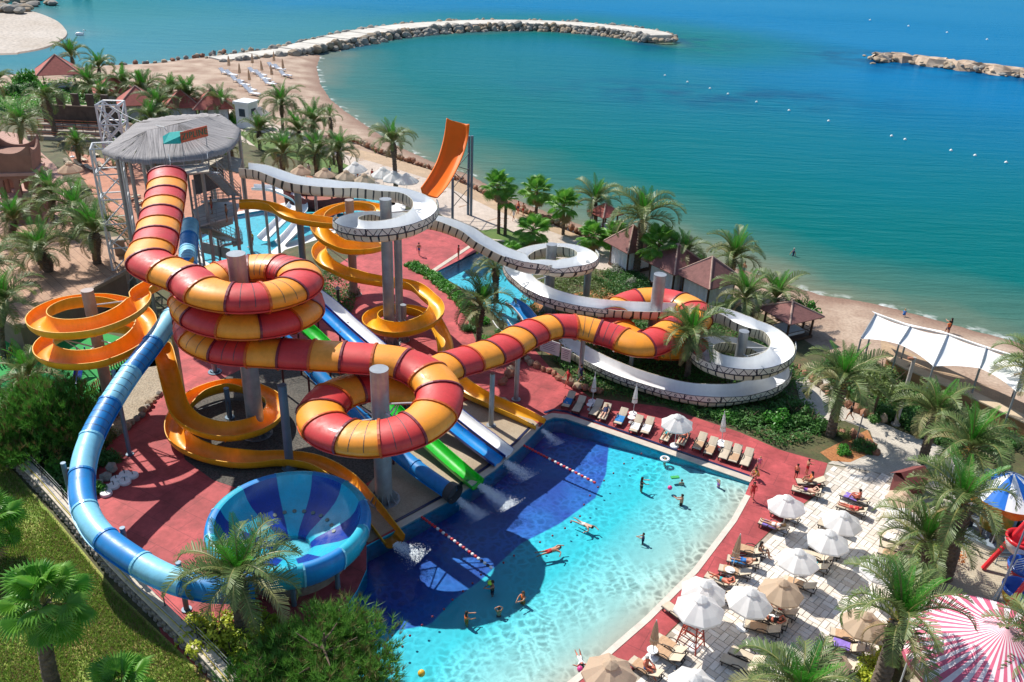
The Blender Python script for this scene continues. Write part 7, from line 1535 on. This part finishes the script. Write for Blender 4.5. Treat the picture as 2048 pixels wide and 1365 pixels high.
b=MB(); b.box((0,0,1.9),(.74,.66,.05)); b.build('seat',M_LGR,lc); b=MB(); b.box((0,.33,2.25),(.74,.05,.6)); b.build('backrest',M_LGR,lc)
umbrella(*c5(157,928),'white','large white umbrella above the red lifeguard chair',DG,1.12,h=2.75)
# ---- beach loungers and closed umbrellas far away
BL=[]
for i,(x,y) in enumerate(((452,156),(464,160),(476,172),(488,180),(500,190),(508,198),(510,155),(522,160),(530,168),(540,178),(548,144),(560,148),(572,160))):
    a=at(x,y-4,-.3); d=Vector((2.0,-1.0,0)); g=empty('beach_lounger',(a.x,a.y,landz(np.array([[a.x,a.y]]))[0]+.03),rad(-30),'white beach lounger, number %s from the left on the far sand'%ORD[i] if i<13 else '','sun lounger','white beach loungers'); g['label']='white beach lounger on the far sand, %s from the left'%ORD[i]
    b=MB(); b.box((.3,0,.42),(2.4,1.1,.14)); b.build('seat',M_CUR,g); b=MB(); b.box((-1.2,0,.85),(1.1,1.1,.14),rot=Matrix.Rotation(rad(40),3,'Y')); b.build('backrest',M_CUR,g)
    for x_ in (-.9,1.3):
        for y_ in (-.45,.45): MB().tube((x_,y_,0),(x_,y_,.4),.06,.06,5).build('leg',M_WST,g)
for i,(x,y) in enumerate(((459,146),(480,162),(501,176),(506,141),(526,156),(546,165),(549,136),(568,152))):
    c=at(x,y,-.3); z=landz(np.array([[c.x,c.y]]))[0]; u=umbrella(x,y,'tan','closed brown beach umbrella on the far sand, %s from the left'%ORD[i],'closed beach umbrellas',1.35,open_=False,ground=True,z=z)
# ---- restaurant umbrellas by the promenade
for x,y,k,lb in ((712,334,'white','open white umbrella by the promenade, first behind the white slide'),(766,344,'white','open white umbrella left of the lone tall palm'),(814,358,'white','open white umbrella right of the lone tall palm'),(790,352,'white','open white umbrella directly behind the lone tall palm'),(262,255,'tan','thatched brown umbrella behind the tower roof'),(140,335,'tan','open tan umbrella in front of the stage steps'),(520,222,'white','open white umbrella beside the beach booth')): umbrella(x,y,k,lb,'umbrellas around the promenade',1.35,h=2.5)
for i,(x,y) in enumerate(((158,312),(182,302),(150,322),(172,330),(196,325),(130,318))):
    lounger((x,y+3),(x+14,y+8),'lounger on the orange deck near the turret, %s from the back'%ORD[i],'loungers on the orange deck')
umbrella(145,315,'tan','closed pale umbrella on the orange deck by the turret','umbrellas around the promenade',1.3,open_=False,ground=True)
for i in range(8):
    x=588+i*22; y=350+i*2.6; lounger((x,y),(x-6,y+9),'lounger in the cafe row behind the white slide, %s from the left'%ORD[i],'loungers behind the white slide')
for i,(x,y) in enumerate(((600,340),(648,346),(690,350),(730,356))): umbrella(x,y,'tan','tan umbrella in the cafe row behind the white slide, %s from the left'%ORD[i],'umbrellas around the promenade',1.2,h=2.4)
for i in range(6):
    x=300+i*9; y=455+i*11; lounger((x-40,y-60),(x-28,y-64),'lounger on the orange deck under the tower mast, %s from the back'%ORD[i],'loungers under the tower')
# tables on castle terrace
for i,(x,y) in enumerate(((4,350),(8,365),(6,384),(12,402),(8,425))):
    c=at(x,y); g=empty('cafe_table',(c.x,c.y,.02),0,'white round cafe table on the pink terrace, %s from the back'%ORD[i],'table','cafe tables'); b=MB(); b.lathe([(.65,.72),(.65,.76),(0,.76)],16); b.build('top',M_WHI,g); MB().tube((0,0,0),(0,0,.72),.06,.06,8).build('pedestal',M_DST,g)
    for k in range(3):
        a=k*2.1+.5; ch=empty('cafe_chair',(c.x+1.0*math.cos(a),c.y+1.0*math.sin(a),.02),a,'grey chair, %s at the %s terrace table'%(ORD[k],ORD[i]),'chair','terrace chairs'); b=MB(); b.box((0,0,.45),(.45,.45,.05)); b.build('seat',M_STB,ch); b=MB(); b.box((.22,0,.72),(.04,.45,.5)); b.build('backrest',M_STB,ch)
        for q in (-1,1):
            for w_ in (-1,1): MB().tube((q*.18,w_*.18,0),(q*.18,w_*.18,.45),.02,.02,5).build('leg',M_DST,ch)
# ---- kids pool equipment
c=at(640,420); sh=empty('pirate_ship',(c.x,c.y,0),rad(8),'dark red wooden pirate ship in the kids pool','play ship'); b=MB(); vs=[]
for i in range(9):
    t=i/8*2-1; w_=1.6*(1-abs(t)**2.4)+.05; z=1.8+.9*t*t
    vs+=[(t*4.5,-w_,z),(t*4.3,-w_*.6,.6),(t*4.0,0,-.3),(t*4.3,w_*.6,.6),(t*4.5,w_,z)]
b.add(vs,[(i*5+k,(i+1)*5+k,(i+1)*5+k+1,i*5+k+1) for i in range(8) for k in range(4)]); b.build('hull',M('ship_hull_red',(.20,.04,.035),.6,.3,2,bump=.3),sh); b=MB(); b.prism([(-4,-.9),(4,-.9),(4,.9),(-4,.9)],1.4,1.5); b.build('deck',M_RWOOD,sh)
for x in (-1.6,1.6): MB().tube((x,0,1),(x,0,4.2),.12,.08,8).build('mast',M_WOOD,sh); MB().tube((x,-1.2,3.4),(x,1.2,3.4),.06,.06,6).build('yard',M_WOOD,sh)
for px,lb in (([(505,372,2.6),(545,375,2.5),(580,388,2.2),(600,402,1.6),(602,420,.8),(590,432,.25)],'white curved kids slide behind the yellow slide start'),([(590,405,2.2),(570,430,1.6),(545,455,1.0),(525,475,.4)],'white straight kids slide under the yellow slide'),([(610,430,1.8),(585,460,1.2),(560,485,.4)],'second white kids slide under the yellow slide')):
    r=empty('kids_water_slide',at(px[-1][0],px[-1][1]),0,lb,'water slide'); open_slide(r,catmull([at(*p) for p in px],6),.75,.5,3.0,M_WHI,M_WHI,outer=0); reroot(r)
for px,lb in (([(1000,640,.2),(1012,655,.5),(1038,668,.9),(1060,660,1.4),(1062,640,1.8),(1040,612,2.2),(1020,600,2.4)],'white kids slide curling into the plunge pool'),):
    r=empty('kids_water_slide',at(px[0][0],px[0][1]),0,lb,'water slide'); open_slide(r,catmull([at(*p) for p in px],6),.7,.5,3.0,M_BLU,M_WHI,outer=0); reroot(r)
# pillar lamp
c=at(677,605); pl=empty('path_lantern',(c.x,c.y,.02),0,'dark bollard lantern on the red path behind the helix','lantern'); MB().box((0,0,.7),(.25,.25,1.4)).build('post',M_DST,pl); b=MB(); b.lathe([(.34,1.45),(.05,1.75),(0,1.75)],4); b.build('cap',M_STL,pl)
# ================================================================ PEOPLE
SK=[M('skin_tanned',(.50,.24,.14),.55,.1,6),M('skin_light',(.66,.38,.27),.55,.1,6),M('skin_sunburnt',(.60,.17,.10),.55,.1,6),M('skin_brown',(.34,.16,.09),.55,.1,6)]
def cm(n,c): return M('cloth_'+n,c,.85,.12,8)
CL={'navy':cm('navy',(.02,.03,.09)),'black':cm('black',(.015,.015,.017)),'red':cm('red',(.50,.03,.03)),'teal':cm('teal',(.02,.32,.34)),'blue':cm('blue',(.03,.16,.45)),'orange':cm('orange',(.75,.16,.03)),'pink':cm('pink',(.72,.20,.34)),'purple':cm('purple',(.22,.08,.36)),'yellow':cm('yellow',(.75,.5,.05)),'white':cm('white',(.75,.74,.72)),'green':cm('green',(.05,.4,.1))}
HAIR={'dark':cm('hair_dark',(.02,.014,.01)),'brown':cm('hair_brown',(.09,.045,.02)),'blond':cm('hair_blond',(.38,.24,.10)),'grey':cm('hair_grey',(.4,.38,.36))}
def joints(pose):
    J=dict(pel=(0,0,.95),che=(0,0,1.24),nec=(0,0,1.46),hea=(.02,0,1.60),top=(.01,0,1.70),
      sl=(0,.18,1.41),sr=(0,-.18,1.41),el=(-.02,.25,1.12),er=(-.02,-.25,1.12),wl=(.05,.27,.87),wr=(.05,-.27,.87),
      hl=(0,.10,.90),hr=(0,-.10,.90),kl=(.02,.11,.50),kr=(.02,-.11,.50),al=(-.02,.11,.08),ar=(-.02,-.11,.08),tl=(.15,.13,.04),tr=(.15,-.13,.04))
    def up(**k): J.update(k)
    if pose=='walk': up(kl=(.20,.10,.52),al=(.26,.10,.10),tl=(.42,.11,.10),kr=(-.05,-.10,.50),ar=(-.34,-.10,.16),tr=(-.24,-.11,.04),el=(-.16,.24,1.14),wl=(-.20,.25,.90),er=(.14,-.24,1.14),wr=(.28,-.22,.94))
    if pose=='reach': up(el=(.26,.22,1.32),wl=(.48,.14,1.36),er=(.22,-.22,1.24),wr=(.42,-.14,1.18))
    if pose=='armsup': up(el=(.10,.30,1.58),wl=(.06,.12,1.72),er=(.10,-.30,1.58),wr=(.06,-.12,1.72))
    if pose=='akimbo': up(el=(-.08,.36,1.16),wl=(.05,.18,1.0),er=(-.08,-.36,1.16),wr=(.05,-.18,1.0))
    if pose=='sit': up(pel=(0,0,.12),che=(-.06,0,.40),nec=(-.06,0,.63),hea=(.0,0,.77),top=(.0,0,.87),sl=(-.06,.18,.58),sr=(-.06,-.18,.58),el=(.10,.25,.36),er=(.10,-.25,.36),wl=(.32,.18,.34),wr=(.32,-.18,.34),hl=(.03,.10,.10),hr=(.03,-.10,.10),kl=(.45,.13,.30),kr=(.45,-.13,.30),al=(.62,.12,-.12),ar=(.62,-.12,-.12),tl=(.78,.13,-.14),tr=(.78,-.13,-.14))
    if pose=='crouch': up(pel=(-.1,0,.32),che=(.04,0,.58),nec=(.12,0,.78),hea=(.2,0,.90),top=(.2,0,1.0),sl=(.1,.18,.73),sr=(.1,-.18,.73),el=(.26,.24,.5),er=(.26,-.24,.5),wl=(.42,.12,.35),wr=(.42,-.12,.35),hl=(-.08,.10,.28),hr=(-.08,-.10,.28),kl=(.30,.16,.46),kr=(.30,-.16,.46),al=(.06,.14,.08),ar=(.06,-.14,.08),tl=(.22,.15,.04),tr=(.22,-.15,.04))
    if pose in ('lie','lie2'): up(pel=(0,0,.12),che=(-.28,0,.17),nec=(-.48,0,.29),hea=(-.60,0,.39),top=(-.69,0,.45),sl=(-.44,.18,.25),sr=(-.44,-.18,.25),el=(-.22,.29,.14),er=(-.22,-.29,.14),wl=(.02,.26,.12),wr=(.02,-.26,.12),hl=(.06,.10,.11),hr=(.06,-.10,.11),kl=(.46,.12,.14),kr=(.46,-.12,.14),al=(.86,.12,.09),ar=(.86,-.12,.09),tl=(.92,.14,.2),tr=(.92,-.14,.2))
    if pose=='lie2': up(el=(-.60,.36,.40),wl=(-.74,.12,.42),er=(-.60,-.36,.40),wr=(-.74,-.12,.42),kl=(.36,.12,.40),al=(.55,.12,.08),tl=(.70,.13,.08))
    if pose=='swim': up(pel=(0,0,.0),che=(.3,0,.03),nec=(.5,0,.08),hea=(.62,0,.14),top=(.72,0,.17),sl=(.46,.18,.04),sr=(.46,-.18,.04),el=(.66,.32,.02),er=(.62,-.32,-.02),wl=(.9,.26,.0),wr=(.5,-.5,-.05),hl=(-.05,.10,-.02),hr=(-.05,-.10,-.02),kl=(-.45,.14,-.08),kr=(-.45,-.12,-.03),al=(-.85,.16,-.05),ar=(-.85,-.15,-.10),tl=(-.98,.17,-.08),tr=(-.98,-.15,-.12))
    return {k:Vector(v) for k,v in J.items()}
BON=[('pel','che'),('che','nec'),('nec','hea'),('hea','top'),('che','sl'),('che','sr'),('sl','el'),('el','wl'),('sr','er'),('er','wr'),('pel','hl'),('hl','kl'),('kl','al'),('al','tl'),('pel','hr'),('hr','kr'),('kr','ar'),('ar','tr')]
RADI=dict(pel=.145,che=.145,nec=.062,hea=.098,top=.07,sl=.07,sr=.07,el=.046,er=.046,wl=.033,wr=.033,hl=.095,hr=.095,kl=.060,kr=.060,al=.040,ar=.040,tl=.033,tr=.033)
BODY={}
def body_mesh(pose,female):
    key=(pose,female)
    if key in BODY: return BODY[key]
    J=joints(pose); names=list(J); V=[J[n] for n in names]; R=[RADI[n]*((.94 if n not in ('hl','hr','pel') else 1.06) if female else 1) for n in names]; E=[(names.index(a),names.index(b_)) for a,b_ in BON]
    for s_,w_,e_ in (('l','wl','el'),('r','wr','er')):
        d=(J[w_]-J[e_]).normalized(); q=d.cross(Vector((0,0,1))); q=q.normalized() if q.length>.1 else Vector((0,1,0)); iw=names.index(w_)
        V.append(J[w_]+d*.085); R.append(.03); ip=len(V)-1; E.append((iw,ip))
        for f,l in ((-.03,.072),(-.01,.085),(.01,.082),(.03,.065)): V.append(J[w_]+d*(.085+l)+q*f*1.3-Vector((0,0,.012))); R.append(.009); E.append((ip,len(V)-1))
        V.append(J[w_]+d*.07+q*.06); R.append(.010); E.append((iw,len(V)-1))
    me=bpy.data.meshes.new('b'); me.from_pydata([tuple(v) for v in V],E,[]); ob=bpy.data.objects.new('b',me); COL.objects.link(ob)
    sk=ob.modifiers.new('s','SKIN'); 
    for i,sv in enumerate(me.skin_vertices[0].data): sv.radius=(R[i],R[i]*(1.0)); sv.use_root=(i==0)
    sk.use_smooth_shade=True; sub=ob.modifiers.new('d','SUBSURF'); sub.levels=1; sub.render_levels=1
    dg=bpy.context.evaluated_depsgraph_get(); m2=bpy.data.meshes.new_from_object(ob.evaluated_get(dg)); bpy.data.objects.remove(ob)
    zones=[]
    for p in m2.polygons:
        c=p.center; best=None
        for a,b_ in BON:
            A,B_=J[a],J[b_]; ab=B_-A; t=max(0,min(1,(c-A).dot(ab)/ab.length_squared)); d=(c-(A+ab*t)).length-RADI[a]*(1-t)-RADI[b_]*t
            if best is None or d<best[0]: best=(d,a,b_,t)
        _,a,b_,t=best; z='skin'
        if a=='pel' and b_!='che': z='hip'
        elif a=='pel': z='hip' if t<.3 else ('belly' if t<.72 else 'chest')
        elif a=='che': z='chest' if b_ in('sl','sr') or t<.75 else 'skin'
        elif a in('hl','hr'): z='hip' if t<.18 else ('thigh' if t<.6 else 'skin')
        elif a in('sl','sr'): z='sleeve' if t<.4 else 'skin'
        zones.append(z)
    hd=J['hea'];tp_=J['top']; BODY[key]=(m2,zones,hd,tp_); return BODY[key]
OUT={'trunks':('hip','thigh'),'bikini':('hip','chest'),'swimsuit':('hip','belly','chest'),'shirt':('hip','thigh','belly','chest','sleeve'),'briefs':('hip',)}
HM={}
def hair_mesh(hd,tp_,mat,long_):
    ax=(tp_-hd).normalized(); b=MB(); n=10; u=ax.orthogonal().normalized(); v=ax.cross(u); back=Vector((-1,0,0)) if abs(ax.z)>.7 else -Vector((0,0,1)); vs=[]
    for i in range(6):
        ph=math.pi*.62*i/5
        for k in range(n):
            a=TAU*k/n; d=(u*math.cos(a)+v*math.sin(a)); p=hd+ax*.04+ax*math.cos(ph)*.118+d*math.sin(ph)*.112+back*.02
            if d.dot(back)<-.3 and i>3: p=p+ax*.06
            if long_ and i==5 and d.dot(back)>-.1: p=p-ax*.2+back*.02
            vs.append(p)
    b.add(vs,[(i*n+k,(i+1)*n+k,(i+1)*n+(k+1)%n,i*n+(k+1)%n) for i in range(5) for k in range(n)]+[tuple(range(n))]); return b.mesh('hair',mat)
PVAR={}
def person(px,py,pose,label,outfit='trunks',col='navy',skin=0,hair='dark',face=0,h=1.0,z=0,female=False,z_at=None,col2=None,loc=None):
    me,zones,hd,tp_=body_mesh(pose,female); key=(pose,female,outfit,col,skin,col2)
    if key not in PVAR:
        m=me.copy(); m.materials.clear(); m.materials.append(SK[skin]); m.materials.append(CL[col]); m.materials.append(CL[col2 or col]); zs=OUT[outfit]
        m.polygons.foreach_set('material_index',[ (2 if (q in('chest','belly','sleeve') ) else 1) if q in zs else 0 for q in zones]); m.polygons.foreach_set('use_smooth',[True]*len(zones)); PVAR[key]=m
    c=loc if loc is not None else at(px,py,z if z_at is None else z_at); o=link('person',PVAR[key]); o.location=(c.x,c.y,z+.03); o.rotation_euler=(0,0,rad(face)); o.scale=(h,h,h); tag(o,label,'person')
    link('hair',hair_mesh(hd,tp_,HAIR[hair],female),o); return o
DEEP=-1.3
person(1486,552,'akimbo','man in teal shorts standing on the wet sand','trunks','teal',0,'dark',200,z=-.55)
person(1586,512,'walk','person in a dark top and white cap wading in the sea','shirt','navy',0,'grey',180,z=-1.75,z_at=-1.0)
person(1896,668,'reach','person in a black top taking a photo at the waterline','shirt','black',0,'dark',120,z=-.75,female=True); person(1892,672,'walk','person in an orange top standing in front of the photographer','shirt','navy',0,'dark',100,z=-.7,h=.95,col2='orange')
person(1807,634,'crouch','child in blue crouching on the beach','shirt','blue',1,'blond',60,h=.8,z=-.75)
person(1698,842,'walk','woman in a dark swimsuit walking up the path','swimsuit','black',0,'dark',160,female=True)
person(1027,442,'walk','walker in pale clothes on the promenade','shirt','white',0,'dark',230,female=True); person(1046,432,'walk','walker with red shorts on the promenade','trunks','red',0,'dark',240); person(1036,428,'stand','walker without a shirt furthest along the promenade','trunks','navy',2,'brown',220)
person(1503,1000,'walk','girl in red hurrying along the pool corner','shirt','red',2,'dark',250,h=.85,female=True); person(1512,958,'crouch','woman in yellow crouching at the pool corner','swimsuit','yellow',0,'brown',200,female=True); person(1517,938,'stand','toddler in pink beside the crouching woman','shirt','pink',1,'blond',250,h=.6)
person(1590,960,'stand','boy in dark shorts on the red paving','trunks','black',2,'dark',30,h=.78); person(1612,950,'reach','child in red shorts at the paving corner','trunks','red',0,'dark',10,h=.78)
person(*c6(395,100),'walk','person in red walking past the rockery','shirt','red',2,'dark',200,female=True); person(*c6(470,75),'walk','dark-dressed person walking under the white slide','shirt','navy',0,'dark',30)
person(917,520,'stand','person in red standing by the plunge pool steps','shirt','red',0,'dark',200); person(838,512,'walk','person in blue near the yellow slide','trunks','blue',0,'dark',90,h=.9)
person(505,492,'stand','lifeguard in yellow and red at the foot of the yellow slide','shirt','red',3,'dark',250,z=0,col2='yellow')
def onL(l,pose,label,dx=0,flip=False,**k):
    R=Matrix.Rotation(l.rotation_euler.z,3,'Z'); q=l.location+R@Vector((dx,0,0)); o=person(0,0,pose,label,loc=Vector((q.x,q.y,0)),z=l.location.z+.29,face=math.degrees(l.rotation_euler.z)+(180 if flip else 0),**k); return o
onL(LR[3],'lie','woman in a dark swimsuit lying on the fourth poolside lounger',0,outfit='swimsuit',col='navy',skin=1,hair='blond',female=True)
onL(LR[7],'lie2','man in teal shorts under the open poolside umbrella',0,outfit='trunks',col='teal',skin=0,hair='dark'); onL(LR[8],'lie','person in dark shorts beside the man under the umbrella',0,outfit='trunks',col='black',skin=2,hair='dark')
onL(DL[0],'sit','woman in a bikini sitting on the lounger at the red paving',.0,outfit='bikini',col='orange',skin=0,hair='dark',female=True); onL(DL[1],'lie2','man in purple shorts lying below the seated woman',0,outfit='trunks',col='purple',skin=1,hair='dark')
onL(DL[2],'sit','sunburnt man sitting up on the dark lounger',-.2,outfit='briefs',col='black',skin=2,hair='dark'); onL(DL[3],'lie','sunburnt woman lying half under the white umbrella',0,outfit='bikini',col='red',skin=2,hair='brown',female=True)
onL(DL[4],'lie','woman among towels on the crowded lounger',0,outfit='bikini',col='white',skin=0,hair='blond',female=True); onL(DL[5],'lie2','person in the shade of the corner umbrella',0,outfit='trunks',col='blue',skin=2,hair='dark')
onL(DL[12],'lie','person with a blue towel at the closed umbrella',-.1,outfit='trunks',col='blue',skin=0,hair='dark'); onL(DL[14],'lie2','man in teal trunks sunbathing beside the white umbrella',0,outfit='briefs',col='teal',skin=2,hair='dark'); onL(DL[16],'lie2','woman in black lying under the nearest white umbrella',0,outfit='bikini',col='black',skin=2,hair='brown',female=True); onL(DL[17],'sit','person curled up in the shade of the tan umbrella',0,outfit='swimsuit',col='red',skin=2,hair='dark',female=True)
onL(DL[29],'sit','old bald man in blue trunks sitting near the bottom tan umbrella',0,True,outfit='briefs',col='blue',skin=2,hair='grey'); onL(DL[18],'lie','person lying behind the lifeguard umbrella',0,outfit='trunks',col='navy',skin=0,hair='dark'); onL(DL[11],'sit','woman sitting on the empty tan lounger at the pool side',-.6,True,outfit='bikini',col='black',skin=0,hair='dark',female=True)
# swimmers
def wade(px,py,pose,label,dep=.95,**k): k['h']=k.get('h',1)*.95; return person(px,py,pose,label,z=WZ-min(1.3,dep+.2),z_at=WZ,**k)
wade(1283,972,'reach','woman in a black bikini standing in the shallow water',.75,outfit='bikini',col='black',skin=0,hair='dark',face=10,female=True); wade(1363,1004,'reach','man in dark shorts throwing a ball in the pool',.85,outfit='trunks',col='black',skin=0,hair='dark',face=150); wade(1364,962,'stand','child swimming next to the green float',1.05,outfit='trunks',col='blue',skin=1,hair='brown',face=90,h=.8)
wade(1330,920,'stand','child in the white swim ring near the poolside row',1.0,outfit='trunks',col='white',skin=1,hair='blond',face=0,h=.8); wade(1437,972,'armsup','child holding up both arms at the shallow corner',.65,outfit='bikini',col='purple',skin=1,hair='blond',face=200,h=.8,female=True); wade(1286,1080,'reach','boy in a navy top in the middle of the pool',.6,outfit='shirt',col='navy',skin=0,hair='dark',face=170,h=.8)
person(1100,1102,'swim','man in red shorts swimming at the float line','trunks','red',0,'dark',20,z=WZ-.03,z_at=WZ); person(1168,1047,'swim','swimmer gliding across the dark floor boundary','trunks','white',1,'dark',-40,z=WZ-.12,z_at=WZ); wade(985,1174,'reach','man holding a green ball beside the lane rope end',1.0,outfit='trunks',col='navy',skin=3,hair='dark',face=200); wade(1046,1196,'reach','woman in an orange bikini in the ring shadow',1.0,outfit='bikini',col='orange',skin=0,hair='brown',face=230,female=True); wade(933,1236,'reach','woman in an orange swimsuit at the float line',1.0,outfit='swimsuit',col='orange',skin=0,hair='dark',face=20,female=True); wade(998,1220,'armsup','child with an arm raised between the two women',1.05,outfit='trunks',col='black',skin=0,hair='dark',face=100,h=.85)
person(1160,1318,'swim','child in a pale top playing in the shallow edge','shirt','white',2,'dark',-80,z=WZ-.02,z_at=WZ,h=.75)
person(310,340,'stand','person in yellow at the top of the red tube','shirt','yellow',3,'dark',270,z=13.3,z_at=13.3); person(342,334,'stand','person in orange waiting on the upper deck','shirt','orange',0,'dark',270,z=13.3,z_at=13.3)
for i,(x,y,co) in enumerate(((425,430,'red'),(455,445,'black'))): person(x,y,'stand','%s visitor waiting on the middle deck'%('red-clad' if i==0 else 'black-clad'),'trunks',co,3,'dark',200,z=8.9,z_at=8.9)
for i,(x,y,co) in enumerate(((600,352,'red'),(618,350,'white'),(700,362,'green'),(716,360,'orange'),(745,362,'red'),(660,356,'blue'))): person(x,y,'stand','visitor in %s at the promenade cafe, %s from the left'%(co,ORD[(0,1,3,4,5,2)[i]]),'shirt',co,0,'dark',i*60)
# balls, ring and float
def ball(px,py,r,col,label,name='beach_ball',z=WZ+.1): o=MB().lathe([(r*math.sin(math.pi*i/8)+1e-4,-r*math.cos(math.pi*i/8)) for i in range(9)],14).build(name,M('ball_'+col,{'pink':(.75,.05,.25),'yellow':(.8,.45,.03),'lime':(.35,.7,.05)}[col],.4),smooth=True); o.location=at(px,py,z); tag(o,label,'ball')
ball(1340,976,.17,'pink','bright pink ball floating in the shallow pool'); ball(843,1347,.2,'yellow','orange-yellow ball at the pine tree end of the pool'); ball(1160,1338,.16,'pink','pink ball at the shallow edge near the bottom'); ball(980,1166,.16,'lime','lime green ball held beside the lane rope',z=.15)
def ring_float(px,py,R,r,mat,label): 
    b=MB(); b.lathe([(R+r*math.cos(TAU*i/10),r*math.sin(TAU*i/10)) for i in range(11)],24); o=b.build('swim_ring',mat,smooth=True); o.location=at(px,py,WZ+.05); tag(o,label,'swim ring')
ring_float(1330,918,.28,.09,M_WHI,'white swim ring round the child'); 
b=MB(); b.box((0,0,0),(.6,.26,.1)); o=b.build('float_board',CL['green']); o.location=at(1350,955,WZ+.05); o.rotation_euler=(0,0,.2); tag(o,'lime green float board next to a child','float')
# splashes at the slide exits: heaps of fine droplets and foam
def splash(px,py,L,w,n,seed,lb,dirv):
    r=np.random.default_rng(seed); c=at(px,py,WZ); n=n*7; t=r.random(n)**1.3; s_=r.normal(size=n)*w*(.3+t); d=Vector(dirv).normalized(); q=Vector((-d.y,d.x,0)); P=np.array([c.x,c.y,WZ+.02])+np.outer(t*L,[d.x,d.y,0])+np.outer(s_,[q.x,q.y,0]); P[:,2]+=np.abs(r.normal(size=n))*.07*(1-t)**2
    sz=(.010+.026*r.random((n,1))*(1-.6*t[:,None])); u=r.normal(size=(n,3))*.4; u[:,0]+=1; v=np.cross(u,[0,0,1.]); u/=np.linalg.norm(u,axis=1)[:,None]; v/=np.linalg.norm(v,axis=1)[:,None]; V=np.stack([P-u*sz,P+v*sz,P+u*sz,P-v*sz],1).reshape(-1,3); me=bpy.data.meshes.new('splash'); me.from_pydata(V.tolist(),[],np.arange(len(V)).reshape(-1,4).tolist()); me.materials.append(M('water_foam',(.80,.88,.92),.5,.04,4)); tag(link('splash_foam',me),lb,'splash',kind='stuff')
ex=(at(1010,1000)-at(960,966)); splash(960,972,3.2,.35,900,1,'white splash below the green slide',ex); splash(915,1000,2.6,.3,420,2,'faint splash below the dark blue tube',ex); splash(790,1090,2.2,.4,420,3,'splash below the orange slide',at(840,1110)-at(795,1090)); splash(1010,925,2.6,.35,500,4,'splash below the double racing slide',ex); splash(1085,862,2.2,.25,260,5,'faint splash below the yellow slide',at(1120,890)-at(1085,862))
